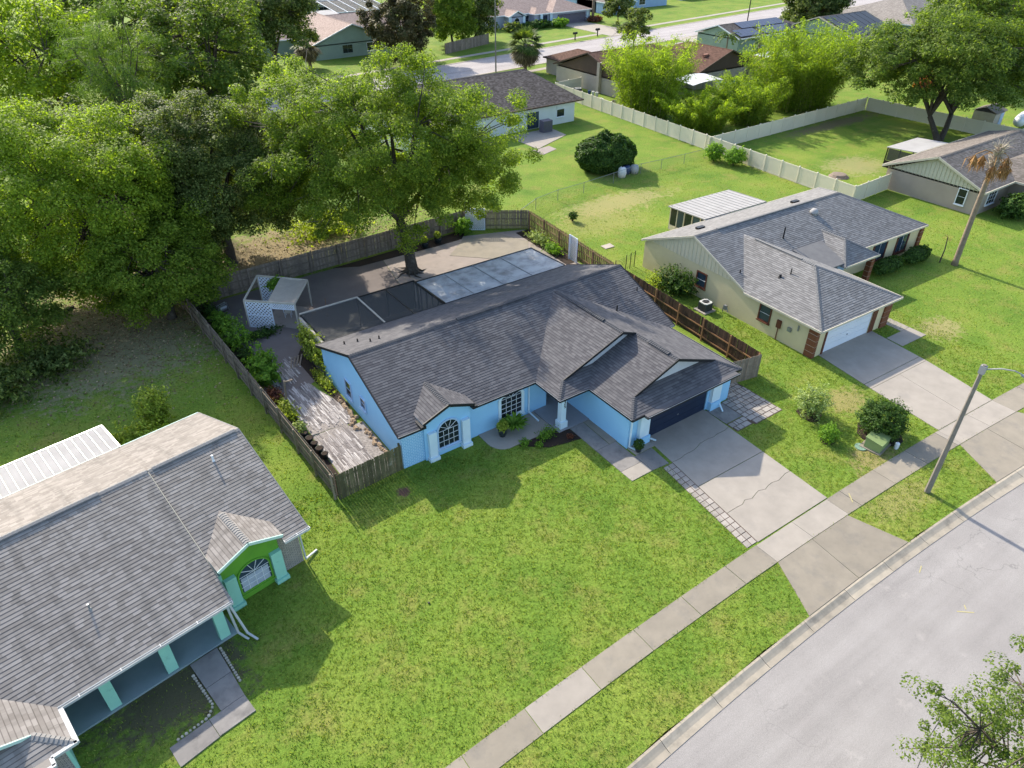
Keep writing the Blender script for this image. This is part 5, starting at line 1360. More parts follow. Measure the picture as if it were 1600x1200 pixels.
def timber_fence(name, label, p0, p1, h, mat, rail_side=1, w=.14, gap=.008, post_mat=None, rails=(.35, 1.0, 1.6), post_step=2.4, seed=1, off2=0, post_h=.0, group=None, curve=None):
    """pickets along p0->p1; rails and posts on the left (+1) or right (-1) of that direction"""
    r = random.Random(seed)
    d = Vector((p1[0] - p0[0], p1[1] - p0[1], 0)); L = d.length; a = atan2(d.y, d.x)
    f = thing(name, label, 'fence', (p0[0], p0[1], 0), a, group)
    ms = picket_meshes(mat, w, h)
    n = int(L / (w + gap))
    cv = curve or (lambda x: 0.0)
    for i in range(n):
        x = (i + .5) * L / n
        y = off2 * (1 if i % 2 else -1) + r.uniform(-.008, .008)
        o = obj('picket', ms[r.randrange(4)], f, (x, y + cv(x), r.uniform(-.006, .006)), (r.uniform(-.006, .006), r.uniform(-.007, .007), r.uniform(-.02, .02)))
    pm = post_mat or mat
    m = MB(); s = rail_side
    for z in rails:
        if z < h - .05: m.box(0, L, s * .035 if s > 0 else s * .035 - .04, s * .035 + .04 if s > 0 else s * .035, z - .045, z + .045)
    m.build('rail', pm, f)
    k = max(2, int(L / post_step) + 1)
    for i in range(k):
        x = min(max(L * i / (k - 1), .06), L - .06)
        m = MB(); y = s * .125; m.box(-.05, .05, -.045, .045, 0, h + post_h + r.uniform(-.08, .06)); o = m.build('post', pm, f); o.location = (x, y, 0)
        o.rotation_euler = (r.uniform(-.02, .02), r.uniform(-.02, .02), 0)
    return f
timber_fence('timber_fence', 'long weathered board fence along the left side of the blue house yard', (-17.25, 5.85), (-18.4, 32.5), 1.8, WOOD_W, 1, seed=2, post_h=.1)
timber_fence('timber_fence', 'short mossy board fence facing the lawn, left of the blue brick panel', (-17.2, 5.74), (-13.22, 6.0), 1.75, WOOD_M, 1, seed=3, rails=(.3, 1.4))
timber_fence('timber_fence', 'grey board fence closing the back of the paved yard behind the lattice arbour', (-18.3, 32.62), (7.9, 33.55), 1.85, WOOD_W, -1, seed=4)
timber_fence('timber_fence', 'rear corner board fence half hidden under the big oak crown', (8.0, 33.55), (13.1, 30.0), 1.85, WOOD_W, -1, seed=5)
timber_fence('timber_fence', 'tan shadow-gap board fence on the right of the rear yard', (13.16, 29.9), (12.0, 16.7), 1.8, WOOD_T, -1, w=.15, gap=-.02, off2=.035, seed=6)
timber_fence('timber_fence', 'dark brown fence with orange posts between the blue and cream houses', (12.05, 16.5), (10.75, .75), 1.8, WOOD_B, -1, post_mat=WOOD_O, seed=7, rails=(.3, 1.05))
timber_fence('timber_fence', 'short grey-brown fence panel beside the paver patio', (7.4, 1.25), (10.7, .6), 1.8, WOOD_W, 1, seed=8)
for i, (x, y, hh) in enumerate(((-17.0, 31.6, 2.6), (-16.55, 15.2, 2.2))):
    m = MB(); m.box(-.05, .05, -.05, .05, 0, hh); m.bar((0, 0, hh - .1), (.5 if i else -.1, -.05, hh - .05), .08, .08)
    o = m.build('garden_post', WOOD_W); o.location = (x, y, 0); o.rotation_euler = (.05, .06, 0)
    tag(o, ('tall leaning grey post near the back left fence corner', 'thin leaning pole rising from the shrubs along the left fence')[i], 'post')

# lattice panel helper (real crossing strips)
def lattice(mb, o, ax, up, w, h, step=.13, sw=.045, th=.012, nrm=None):
    o = Vector(o); ax = Vector(ax).normalized(); up = Vector(up).normalized(); n = ax.cross(up)
    def seg(c, s, lay):
        # line y = s*x + c clipped to the panel
        pts = []
        for x in (0, w):
            y = s * x + c
            if -1e-6 <= y <= h + 1e-6: pts.append((x, y))
        for y in (0, h):
            x = (y - c) / s
            if 0 < x < w: pts.append((x, y))
        if len(pts) < 2: return
        pts.sort(); a, b = pts[0], pts[-1]
        if (a[0]-b[0])**2 + (a[1]-b[1])**2 < .003: return
        mb.bar(o + ax*a[0] + up*a[1] + n*lay, o + ax*b[0] + up*b[1] + n*lay, sw, th, up=n)
    k = -w
    while k < h: seg(k, 1, .007); k += step * 1.41
    k = 0
    while k < h + w: seg(k, -1, -.007); k += step * 1.41
    for a, b in (((0, 0), (w, 0)), ((0, h), (w, h)), ((0, 0), (0, h)), ((w, 0), (w, h))):
        mb.bar(o + ax*a[0] + up*a[1], o + ax*b[0] + up*b[1], .07, .035, up=n)

ga = thing('lattice_arbour', 'white lattice arbour with beige canvas roof in the back left yard', 'arbour', (0, 0, 0))
A, B_, C, D = Vector((-13.0, 30.2, 0)), Vector((-10.1, 27.2, 0)), Vector((-12.3, 24.1, 0)), Vector((-15.15, 26.75, 0))
Z = Vector((0, 0, 1)); hh = 2.25
for p in (A, B_, C, D):
    m = MB(); m.bar(p, p + Z * hh, .1, .1, up=(1, 1, 0)); m.build('post', PERG, ga)
m = MB()
for p, q in ((A, B_), (B_, C), (C, D), (D, A)): m.bar(p + Z * hh, q + Z * hh, .09, .13)
m.build('top_beam', PERG, ga)
m = MB(); u = (C - D).normalized(); lattice(m, D + u * .05 + Z * .05, u, Z, 1.95, 2.15, step=.2, sw=.085); m.bar(D + Z * 1.1 - Vector((u.y, -u.x, 0)) * -.03, D + u * 2.0 + Z * 1.1 - Vector((u.y, -u.x, 0)) * -.03, .03, .05); m.build('lattice_panel', LATT, ga)
m = MB(); u = (B_ - A).normalized(); lattice(m, A + u * .05 + Z * .05, u, Z, 2.2, 2.15, step=.2, sw=.085); m.build('lattice_panel', LATT, ga)
m = MB(); u = (C - D).normalized(); lattice(m, D + u * 2.1 + Z * 1.75, u, Z, 1.7, .5, step=.13, sw=.06); m.build('lattice_panel', LATT, ga)
m = MB()
M0 = A + (B_ - A) * .48; M1 = D + (C - D) * .48; kk = 6
for i in range(kk):
    ta, tb = i / kk, (i + 1) / kk; sag = lambda t: -.28 * sin(pi * t) * 0.6
    pa, pb = M0 + (B_ - M0) * ta, M0 + (B_ - M0) * tb; qa, qb = M1 + (C - M1) * ta, M1 + (C - M1) * tb
    m.slab3([pa + Z*(hh + .09 + sag(ta)), qa + Z*(hh + .09 + sag(ta)), qb + Z*(hh + .09 + sag(tb)), pb + Z*(hh + .09 + sag(tb))], .02)
m.build('canvas_roof', CANVAS, ga)
m = MB(); m.prism([(-12.4, 24.4), (-10.4, 27.1), (-12.2, 29.0), (-14.0, 26.3)], -.05, .05); m.build('arbour_floor', PATIO, ga)
ch = thing('garden_chair', 'small white-framed chair inside the lattice arbour', 'chair', (-12.2, 26.6, .05), 1.1)
m = MB(); m.box(-.24, .24, -.24, .24, .38, .42); m.build('seat', PERG, ch)
m = MB(); m.tube([(-.24, .24, .42), (-.24, .3, .95), (.24, .3, .95), (.24, .24, .42)], .02, 6); m.build('backrest', LATT, ch)
for x in (-.22, .22):
    for y in (-.22, .22): m = MB(); m.tube([(x, y, 0), (x, y, .38)], .018, 6); m.build('leg', LATT, ch)
m = MB(); m.tube([(0, 0, 0), (.05, .1, 1.5)], .02, 6); m.tube([(0, 0, 0), (.02, .04, .25)], [.14, .1], 6); o = m.build('broom', WOOD_O); o.location = (-9.75, 24.9, .02); tag(o, 'broom with blue head leaning beside the arbour', 'broom')
tl = thing('lattice_trellis', 'narrow white lattice trellis against the tan fence', 'trellis', (0, 0, 0))
m = MB(); lattice(m, (12.0, 22.4, .05), (-.08, -1, 0), Z, 1.1, 2.2, step=.12, sw=.05); m.build('lattice_panel', LATT, tl)
m = MB(); m.box(11.9, 12.0, 22.36, 22.46, 0, 2.3); m.box(11.82, 11.92, 21.26, 21.36, 0, 2.3); m.build('post', LATT, tl)
tl = thing('lattice_trellis', 'white lattice in the rear corner half hidden by leaves', 'trellis', (0, 0, 0))
m = MB(); lattice(m, (7.9, 33.1, .05), (1, -.7, 0), Z, 1.8, 2.1, step=.14, sw=.055); m.build('lattice_panel', LATT, tl)

# ivory vinyl fences: panels between capped posts
def vinyl_fence(label, p0, p1, h=1.8, step=2.44, start=True):
    d = Vector((p1[0] - p0[0], p1[1] - p0[1], 0)); L = d.length; a = atan2(d.y, d.x)
    f = thing('vinyl_fence', label, 'fence', (p0[0], p0[1], 0), a, 'ivory vinyl fences')
    n = max(1, round(L / step)); st = L / n
    pm = MB(); pm.box(.07, st - .07, -.02, .02, .06, h - .08); pm.box(.07, st - .07, -.03, .03, h - .14, h); pm.box(.07, st - .07, -.03, .03, .04, .18)
    for i in range(12): pm.box(.1 + i * (st - .2) / 12, .115 + i * (st - .2) / 12, -.025, .025, .19, h - .15)
    pmesh = pm.mesh('panel', VINYL)
    po = MB(); po.box(-.065, .065, -.065, .065, 0, h + .06); pomesh = po.mesh('post', VINYL)
    cp = MB(); cp.add([(-.085, -.085, h + .06), (.085, -.085, h + .06), (.085, .085, h + .06), (-.085, .085, h + .06), (0, 0, h + .15)], [(0, 1, 4), (1, 2, 4), (2, 3, 4), (3, 0, 4), (3, 2, 1, 0)]); cmesh = cp.mesh('post_cap', VINYL)
    for i in range(n + 1):
        if i < n: obj('panel', pmesh, f, (i * st, 0, 0))
        if i or start:
            o = obj('post', pomesh, f, (i * st, 0, 0)); obj('post_cap', cmesh, o)
    return f
vinyl_fence('long ivory vinyl fence running past the hedge and bamboo to the cream house', (48.6, 71.5), (44.7, 16.1))
vinyl_fence('short ivory fence joining the taupe house wall', (44.75, 16.05), (51.4, 16.3), start=False)
vinyl_fence('shaded ivory fence along the far side of the oak yard, below the bamboo', (45.75, 36.9), (80.2, 37.6), start=False)
vinyl_fence('ivory fence behind the leaning oak trunk', (80.3, 37.5), (81.2, 14), start=False)
vinyl_fence('short ivory fence end near the beige boards and drums', (48.7, 71.6), (54.4, 72.2), start=False)

# chain-link fence by the round hedge
t = NT('chain_link_mesh')
t.done((.16, .16, .155), .5)
tr = t.n.new('ShaderNodeBsdfTransparent'); mx = t.n.new('ShaderNodeMixShader'); mx.inputs[0].default_value = .13
t.link(tr.outputs[0], mx.inputs[1]); t.link(t.b.outputs[0], mx.inputs[2]); t.link(mx.outputs[0], t.out.inputs['Surface'])
CHAIN = t.m
cl = thing('chain_link_fence', 'low chain-link fence crossing the lawn in front of the round hedge', 'fence', (0, 0, 0))
cx = [13.6, 16.6, 20.0, 23.7, 28.4, 33.1, 36.2, 39.9, 43.5, 45.2]
cy = [32.0, 33.6, 34.3, 34.5, 35.0, 35.6, 35.4, 35.3, 35.3, 35.2]
m = MB(); m.tube([(x, y, 1.15) for x, y in zip(cx, cy)], .022, 6); m.build('top_rail', GALV, cl)
for x, y in zip(cx, cy):
    m = MB(); m.tube([(x, y, 0), (x, y, 1.2)], .03, 6); m.build('post', GALV if x != 33.1 else GALV, cl)
m = MB()
for i in range(len(cx) - 1): m.add([(cx[i], cy[i], .03), (cx[i+1], cy[i+1], .03), (cx[i+1], cy[i+1], 1.13), (cx[i], cy[i], 1.13)], [(0, 1, 2, 3)])
m.build('mesh_panel', CHAIN, cl)
cl = thing('chain_link_gate', 'dark chain-link gate posts beside the cream house back corner', 'gate', (0, 0, 0))
for x, y in ((12.9, 17.4), (14.4, 17.7), (15.0, 17.8), (15.6, 17.9)):
    m = MB(); m.tube([(x, y, 0), (x, y, 1.5)], .035, 6); m.build('post', BRONZE, cl)
m = MB(); m.tube([(12.9, 17.4, 1.35), (15.6, 17.9, 1.35)], .02, 6); m.add([(12.9, 17.4, .05), (15.6, 17.9, .05), (15.6, 17.9, 1.35), (12.9, 17.4, 1.35)], [(0, 1, 2, 3)]); m.build('mesh_panel', CHAIN, cl)
timber_fence('timber_fence', 'grey board fence left of the pink-roofed house across the street', (51.5, 110.6), (65.0, 115.5), 2.0, WOOD_W, 1, w=.3, seed=9)

# ------------------------------------------------------------------ street furniture and small things
def street_lamp(label, x, y, h, az, arm=2.0, r0=.16, r1=.09, mat=POLE_C):
    l = thing('street_lamp', label, 'street lamp', (x, y, 0), 0, 'street lamps')
    m = MB(); m.tube([(0, 0, -.1), (0, 0, h)], [r0, r1], 8); m.build('pole', mat, l)
    d = Vector((cos(az), sin(az), 0))
    m = MB(); m.tube([d * .05 + Z * (h - .25), d * arm * .45 + Z * (h - .02), d * arm * .8 + Z * (h + .02), d * arm + Z * (h - .08)], .035, 6); m.bar(Z * (h - .5), Z * (h - .05), .26, .2); m.build('arm', ALU_W, l)
    m = MB(); c = d * (arm + .35) + Z * (h - .17)
    m.tube([c - d * .36 + Z * .05, c - d * .1, c + d * .25, c + d * .36], [.05, .13, .12, .04], 8); m.build('lamp_head', GALV, l)
    return l
street_lamp('tall concrete street lamp on the verge in front of the cream house', 9.3, -12.05, 8.3, R(-62), 1.55)
street_lamp('far street lamp rising behind the white back house', 50.3, 91.0, 13.0, R(80), 2.0, .14, .09)
street_lamp('far street lamp beside the solar-roofed house', 132.5, 103.0, 13.0, R(80), 2.0, .14, .09, BRONZE)
ub = thing('utility_box', 'green slanted transformer box in front of the round dark bush', 'utility box', (10.55, -8.15, 0), R(8))
m = MB(); m.box(-.75, .75, -.62, .62, -.03, .08); m.build('pad', CONC, ub)
m = MB(); P = [(-.52, .085), (.42, .085), (.42, .75), (-.52, .62)]
m.add([(-.62, y, z) for y, z in P] + [(.62, y, z) for y, z in P], [(0, 3, 2, 1), (4, 5, 6, 7), (0, 1, 5, 4), (1, 2, 6, 5), (2, 3, 7, 6), (3, 0, 4, 7)]); m.build('cabinet', TRANS_G, ub)
m = MB(); P = [Vector((-.66, -.56, .62)), Vector((.66, -.56, .62)), Vector((.66, .46, .765)), Vector((-.66, .46, .765))]; m.slab3([p + Z * .03 for p in P], .05); m.build('lid', TRANS_G, ub)
m = MB(); m.tube([(0, 0, -.02), (0, 0, .05)], .34, 16); o = m.build('valve_cover', VALVE); o.location = (9.75, -7.75, 0); tag(o, 'round faded green valve cover beside the utility box', 'valve cover')
m = MB(); m.tube([(0, 0, 0), (0, 0, .38), (0, 0, .45)], [.12, .13, .05], 8); o = m.build('white_marker', TRIM_W); o.location = (11.35, -9.0, 0); tag(o, 'small white marker post under the round dark bush', 'marker')
def mailbox(label, x, y):
    b = thing('mailbox', label, 'mailbox', (x, y, 0), 0, 'mailboxes across the far street')
    m = MB(); m.box(-.09, .09, -.09, .09, 0, 1.25); m.build('post', BRONZE, b)
    m = MB(); m.tube([(-.5, 0, 1.4), (.5, 0, 1.4)], .24, 8); m.build('box', BLACK, b)
mailbox('dark mailbox in the middle of the far verge', 82.5, NC(82.5) + 2.4); mailbox('dark mailbox beside the pale driveway across the far street', 89.8, NC(89.8) + 2.6)
# pots and small items
def pot(parent, r, h, mat=TERRA, soil=True, dx=0, dy=0):
    m = MB(); m.tube([(dx, dy, 0), (dx, dy, h * .5), (dx, dy, h * .93), (dx, dy, h)], [r * .7, r * .95, r, r * 1.08], 12); p = m.build('pot', mat, parent, True)
    m = MB(); m.tube([(dx, dy, h - .03), (dx, dy, h + .012)], r * .9, 10); m.build('soil', MULCH, p); return p
pil = thing('rain_barrel', 'white barrel under the round hedge by the chain-link fence', 'barrel', (30.6, 36.0, 0))
m = MB(); m.tube([(0, 0, 0), (0, 0, .5), (0, 0, 1.0), (0, 0, 1.15)], [.42, .5, .42, .2], 12); m.build('barrel', TRIM_W, pil, True); m = MB(); m.tube([(0, 0, 1.15), (0, 0, 1.22)], .1, 8); m.build('cap', BLACK, pil)
for i, (x, y, mt, lab) in enumerate(((31.8, 36.6, BLUE_P, 'dark blue barrel lying in the hedge shade'), (32.7, 36.2, AC_W, 'grey barrel at the right end under the hedge'))):
    m = MB(); m.tube([(0, 0, 0), (0, 0, .45), (0, 0, .9)], [.42, .5, .42], 12); o = m.build('barrel', mt, None, True); o.location = (x, y, 0); tag(o, lab, 'barrel')
m = MB(); m.slab3([(-.55, -.35, .06), (.5, -.4, .06), (.6, .35, .07), (-.5, .4, .06)], .05); o = m.build('white_board', CANVAS); o.location = (16.5, 22.4, 0); tag(o, 'pale flat board lying on the lawn near the trellis', 'board')
m = MB(); m.tube([(0, 0, 0), (0, 0, .12), (0, 0, .3), (0, 0, .34)], [1.15, .95, .8, .5], 11); o = m.build('tree_stump', M('grey_cut_wood', (.24,.19,.15), (.17,.13,.10), 5, .95, bump=.6)); o.location = (51.0, 21.9, 0); tag(o, 'wide grey tree stump behind the ivory fence', 'stump')
m = MB(); m.tube([(0, 0, .02), (0, 0, .07)], .05, 8); o = m.build('sprinkler', BLACK); o.location = (-16.6, -2.9, 0); tag(o, 'tiny sprinkler head in the front lawn', 'sprinkler')
sh_ = thing('garden_shed', 'grey shed with brown roof behind the ivory fence by the leaning oak', 'shed', (86.6, 23.2, 0), R(4))
m = MB(); m.box(-1.6, 1.6, -1.4, 1.4, 0, 2.0); m.build('wall', CANVAS, sh_)
m = MB(); m.slab3([(-1.8, -1.6, 2.05), (1.8, -1.6, 2.05), (1.8, 0, 2.7), (-1.8, 0, 2.7)], .06); m.slab3([(1.8, 1.6, 2.05), (-1.8, 1.6, 2.05), (-1.8, 0, 2.7), (1.8, 0, 2.7)], .06); m.build('roof', ROOF_T, sh_)
m = MB(); m.box(.2, 1.2, -1.45, -1.405, .05, 1.8); m.build('door', SKYB, sh_)
cr = thing('covered_boat', 'white covered boat behind the roof of the taupe house', 'boat', (90.5, 20.2, 0), R(10))
m = MB(); m.tube([(-2.6, 0, .9), (-2.2, 0, .95), (0, 0, 1.0), (1.8, 0, 1.05), (2.8, 0, 1.3)], [.2, .75, .9, .75, .08], 10); m.build('hull', CAR_W, cr, True)
m = MB(); m.bar((-1.8, 0, .35), (1.8, 0, .35), .9, .12); m.build('trailer', GALV, cr)
wb = thing('garden_bench', 'weathered timber bench half hidden by the yellow-green shrub', 'bench', (-23.75, 19.55, 0), R(14))
for i in range(4):
    m = MB(); m.box(-.45, .45, -.25 + i * .14, -.14 + i * .14, .42, .46); m.build('slat', WOOD_T, wb)
m = MB(); m.bar((-.5, .34, .5), (.45, .34, .55), .06, .16); m.build('back_rail', WOOD_T, wb)
for x in (-.4, .4):
    m = MB(); m.box(x - .04, x + .04, -.2, .25, 0, .41); m.build('leg', WOOD_W, wb)
hr = thing('hose_reel', 'pale tubular hose cart in the back left corner of the yard', 'hose cart', (-16.1, 30.0, 0), .4)
m = MB(); m.tube([(-.5, 0, .05), (-.4, 0, .7), (.4, 0, .75), (.5, 0, .05)], .03, 6); m.tube([(-.5, .4, .05), (-.4, .2, .7), (.4, .2, .75), (.5, .4, .05)], .03, 6); m.build('frame', GALV, hr)
m = MB(); m.tube([(-.3, .1, .4), (.3, .1, .4)], .22, 10); m.build('reel', GALV, hr)
m = MB(); m.tube([(-.28, -2.2, .08), (.1, 0, .14), (.0, 2.2, .1)], [.12, .2, .1], 6); o = m.build('fallen_log', BARK); o.location = (-27.4, 36.6, 0); o.rotation_euler = (0, 0, R(-60)); tag(o, 'dark fallen log on the leaf litter under the left trees', 'log')
pl = thing('plank_stack', 'few loose boards leaning on the dark yard paving near the climbing vine', 'boards', (-13.9, 20.0, .02))
for i in range(4):
    m = MB(); m.bar((-.8 + i * .2, -.5, .03), (-.3 + i * .25, .7, .12), .11, .025); m.build('board', WOOD_W, pl)
# ------------------------------------------------------------------ plants
def np_mesh(name, verts, quads, mat, k=4):
    me = bpy.data.meshes.new(name)
    nv = len(verts); nf = len(quads)
    me.vertices.add(nv); me.vertices.foreach_set('co', np.asarray(verts, dtype=np.float32).ravel())
    me.loops.add(nf * k); me.loops.foreach_set('vertex_index', np.asarray(quads, dtype=np.int32).ravel())
    me.polygons.add(nf); me.polygons.foreach_set('loop_start', np.arange(0, nf * k, k, dtype=np.int32))
    me.polygons.foreach_set('loop_total', np.full(nf, k, dtype=np.int32))
    me.materials.append(mat); me.update(calc_edges=True)
    return me

def unit(a): return a / np.maximum(np.linalg.norm(a, axis=1, keepdims=True), 1e-6)

def leaf_mesh(name, pos, nrm, size, mat, rg, aspect=.5, direction=None, dirw=0.0):
    n = len(pos)
    t = rg.normal(size=(n, 3))
    if direction is not None: t = t * (1 - dirw) + direction * dirw * 1.7
    t = unit(t - nrm * np.sum(t * nrm, axis=1, keepdims=True)); b = np.cross(nrm, t)
    s = size[:, None]
    bend = nrm * s * rg.uniform(-.25, .05, (n, 1))
    if float(np.mean(size)) > .225:          # far foliage: one triangle per leaf
        v = np.empty((n, 3, 3), dtype=np.float32); q = .62
        v[:, 0] = pos - t * s * q * .7 + b * s * aspect * q; v[:, 1] = pos - t * s * q * .7 - b * s * aspect * q; v[:, 2] = pos + t * s * q + bend
        return np_mesh(name, v.reshape(-1, 3), np.arange(n * 3).reshape(n, 3), mat, 3)
    v = np.empty((n, 4, 3), dtype=np.float32)
    v[:, 0] = pos - t * s * .5; v[:, 1] = pos + b * s * aspect * .5 - t * s * .05
    v[:, 2] = pos + t * s * .5 + bend; v[:, 3] = pos - b * s * aspect * .5 - t * s * .05
    return np_mesh(name, v.reshape(-1, 3), np.arange(n * 4).reshape(n, 4), mat)

def cluster_leaves(rg, cen, rad, per, outc, up=.7, flat=.55, size=.16, shell=.5):
    """leaves around cluster centres: cen (k,3), rad (k,)"""
    k = len(cen); cnt = per
    d = unit(rg.normal(size=(k * cnt, 3))); r = rg.uniform(shell, 1.05, (k * cnt, 1))
    R_ = np.repeat(rad, cnt)[:, None]; Cn = np.repeat(cen, cnt, axis=0)
    off = d * r * R_; off[:, 2] *= flat
    drop = off[:, 2] < -.25 * R_[:, 0]
    keep = ~(drop & (rg.random(k * cnt) < .4))
    pos = (Cn + off)[keep]; d = d[keep]
    out = unit(pos - np.asarray(outc))
    nrm = unit(np.array([0, 0, up]) + d * .55 + out * .35 + rg.normal(size=pos.shape) * .45)
    return pos, nrm, size * rg.uniform(.65, 1.3, len(pos))

def crown_points(rg, n, R3, rot, shellmin=.55, lumps=.22, zmin=-1, mind=.9, squash_low=1.0):
    """cluster centres in a lumpy ellipsoid, spaced apart"""
    ph = rg.uniform(0, 6.28, (6, 3)); fr = rg.integers(2, 5, (6, 3))
    pts = []; tries = 0; c, s = cos(rot), sin(rot)
    while len(pts) < n and tries < n * 60:
        tries += 1
        d = rg.normal(size=3); d /= np.linalg.norm(d)
        if d[2] < zmin: continue
        lump = 1 + lumps * sum(sin(fr[i, 0] * d[0] * 2 + ph[i, 0]) * sin(fr[i, 1] * d[1] * 2 + ph[i, 1]) * sin(fr[i, 2] * d[2] * 2 + ph[i, 2]) for i in range(6))
        lump = min(max(lump, .74), 1.16)
        r = (shellmin + (1 - shellmin) * rg.random() ** .6) * lump
        p = d * r * np.array(R3)
        if p[2] < 0: p[2] *= squash_low
        p = np.array([p[0] * c - p[1] * s, p[0] * s + p[1] * c, p[2]])
        if pts and np.min(np.sum((np.array(pts) - p) ** 2, axis=1)) < mind * mind and tries < n * 40: continue
        pts.append(p)
    return np.array(pts)

def tree(name, label, base, cz, R3, trunk_r, fork, leafm, n=200, per=160, rc=(.7, 1.3), leaf=.18, rot=0.0, cen=(0, 0), seed=1, zmin=-.75, bark=None, group=None, squash=1.0,
         limbs=7, dead=0, shellmin=.5, lumps=.22, extra=None, flat=.78, aspect=.68, up=.7, mind=None, stems=1, spread_stem=.4):
    rg = np.random.default_rng(seed)
    t = thing(name, label, 'tree', (base[0], base[1], 0), 0, group)
    C0 = np.array([cen[0], cen[1], cz])
    pts = crown_points(rg, n, R3, rot, shellmin, lumps, zmin, mind or rc[0] * .9, squash) + C0
    if extra is not None: pts = np.vstack([pts, np.array(extra)])
    rad = rg.uniform(rc[0], rc[1], len(pts))
    pos, nrm, sz = cluster_leaves(rg, pts, rad, int(per * 1.25), C0 - np.array([0, 0, R3[2] * .4]), up, flat, leaf)
    obj('crown', leaf_mesh('crown', pos, nrm, sz * 1.1, leafm, rg, aspect), t)
    mb = MB(); nodes = []
    for s_ in range(stems):
        a = 2 * pi * s_ / stems + seed; sp = spread_stem if stems > 1 else 0
        f = Vector((cos(a) * sp * 2 + cen[0] * .35, sin(a) * sp * 2 + cen[1] * .35, fork))
        b0 = Vector((cos(a) * sp * .3, sin(a) * sp * .3, -.1))
        tr = trunk_r * (1 if stems == 1 else .6)
        mb.tube([b0, b0 + Vector((0, 0, .25)), b0.lerp(f, .45) + Vector((.1, -.08, 0)), f], [tr * 1.55, tr * 1.12, tr * .9, tr * .78], 9)
        for k in range(limbs):
            aa = 2 * pi * (k + rg.uniform(-.3, .3)) / limbs; el = rg.uniform(.15, 1.15)
            e = np.array([cos(aa) * cos(el), sin(aa) * cos(el), sin(el)]) * np.array(R3) * rg.uniform(.45, .68)
            c_, s2 = cos(rot), sin(rot); e = np.array([e[0]*c_ - e[1]*s2, e[0]*s2 + e[1]*c_, e[2]]) + C0
            e[2] = max(e[2], fork * .9)
            E_ = Vector(e); mid = f.lerp(E_, .5) + Vector((rg.uniform(-.5, .5), rg.uniform(-.5, .5), abs(R3[2]) * .10))
            P = []
            for q in np.linspace(0, 1, 8): P.append(f * ((1-q)**2) + mid * (2*q*(1-q)) + E_ * (q*q))
            mb.tube(P, [tr * (.55 - .42 * q) for q in np.linspace(0, 1, 8)], 6)
            nodes += P[2:]
    N_ = np.array([tuple(p) for p in nodes])
    for p in pts[rg.permutation(len(pts))[:min(len(pts), 170)]]:
        j = np.argmin(np.sum((N_ - p) ** 2, axis=1)); a = Vector(N_[j]); b = Vector(p)
        if (b - a).length < .3: continue
        m_ = a.lerp(b, .5) + Vector((rg.uniform(-.2, .2), rg.uniform(-.2, .2), .15))
        mb.tube([a, m_, b], [trunk_r * .10 + .015, trunk_r * .07 + .01, .012], 4, cap=False)
    mb.build('trunk', bark or BARK, t, True)
    if dead:
        dm = MB()
        for k in range(dead):
            p = pts[rg.integers(len(pts))]; b = Vector(p); o = Vector(unit((p - C0)[None])[0])
            for q in range(4):
                e = b + o * rg.uniform(.5, 1.5) + Vector(rg.normal(size=3) * .6)
                dm.tube([b, b.lerp(e, .5) + Vector(rg.normal(size=3) * .12), e], [.03, .02, .008], 4, cap=False)
        dm.build('dead_twigs', DEAD, t, kind='stuff')
    return t

def shrub(name, label, base, R3, leafm, n=2500, leaf=.09, seed=1, cz=None, cat='shrub', group=None, aspect=.55, up=.45, lump=.16, stems=5, parent=None, shell=.72, bark=None):
    rg = np.random.default_rng(seed)
    t = parent or thing(name, label, cat, (base[0], base[1], base[2] if len(base) > 2 else 0), 0, group)
    cz = R3[2] if cz is None else cz
    n = int(n * 1.1)
    d = unit(rg.normal(size=(n, 3)))
    ph = rg.uniform(0, 6.28, (5, 3)); fr = rg.integers(2, 6, (5, 3))
    lm = 1 + lump * sum(np.sin(fr[i, 0] * d[:, 0] * 2 + ph[i, 0]) * np.sin(fr[i, 1] * d[:, 1] * 2 + ph[i, 1]) * np.sin(fr[i, 2] * d[:, 2] * 2 + ph[i, 2]) for i in range(5)) * 1.6
    r = rg.uniform(shell, 1.0, n) * lm
    pos = d * r[:, None] * np.array(R3) + np.array([0, 0, cz])
    keep = pos[:, 2] > .02; pos = pos[keep]; d = d[keep]
    nrm = unit(d * .8 + np.array([0, 0, up]) + rg.normal(size=pos.shape) * .5)
    obj('foliage', leaf_mesh('foliage', pos, nrm, leaf * 1.45 * rg.uniform(.7, 1.3, len(pos)), leafm, rg, aspect), t)
    mb = MB()
    for k in range(stems):
        a = 2 * pi * k / stems; e = Vector((cos(a) * R3[0] * .6, sin(a) * R3[1] * .6, cz * 1.2))
        mb.tube([(cos(a) * .05, sin(a) * .05, -.03), e * .5 + Vector((0, 0, .1)), e], [.035, .025, .01], 5)
    mb.build('stem', bark or BARK, t)
    return t

def grass_clump(name, label, base, n, h, r, leafm, seed=1, cat='plant', parent=None, w=.05, arch=.6):
    """long arching blades from one point: ferns, lilies"""
    rg = np.random.default_rng(seed)
    t = parent or thing(name, label, cat, base, 0)
    mb = MB()
    for k in range(n):
        a = rg.uniform(0, 2 * pi); L = h * rg.uniform(.7, 1.15); rr = r * rg.uniform(.5, 1.1); d = Vector((cos(a), sin(a), 0)); s = Vector((-sin(a), cos(a), 0))
        P = []; z0 = 0
        for q in (0, .35, .7, 1): P.append(d * rr * q + Vector((0, 0, L * (q * 1.5 - arch * q * q * 1.5))))
        W = [w * .4, w, w * .8, .004]
        for i in range(3):
            mb.add([P[i] - s * W[i], P[i] + s * W[i], P[i+1] + s * W[i+1], P[i+1] - s * W[i+1]], [(0, 1, 2, 3)])
    mb.build('foliage', leafm, t)
    return t

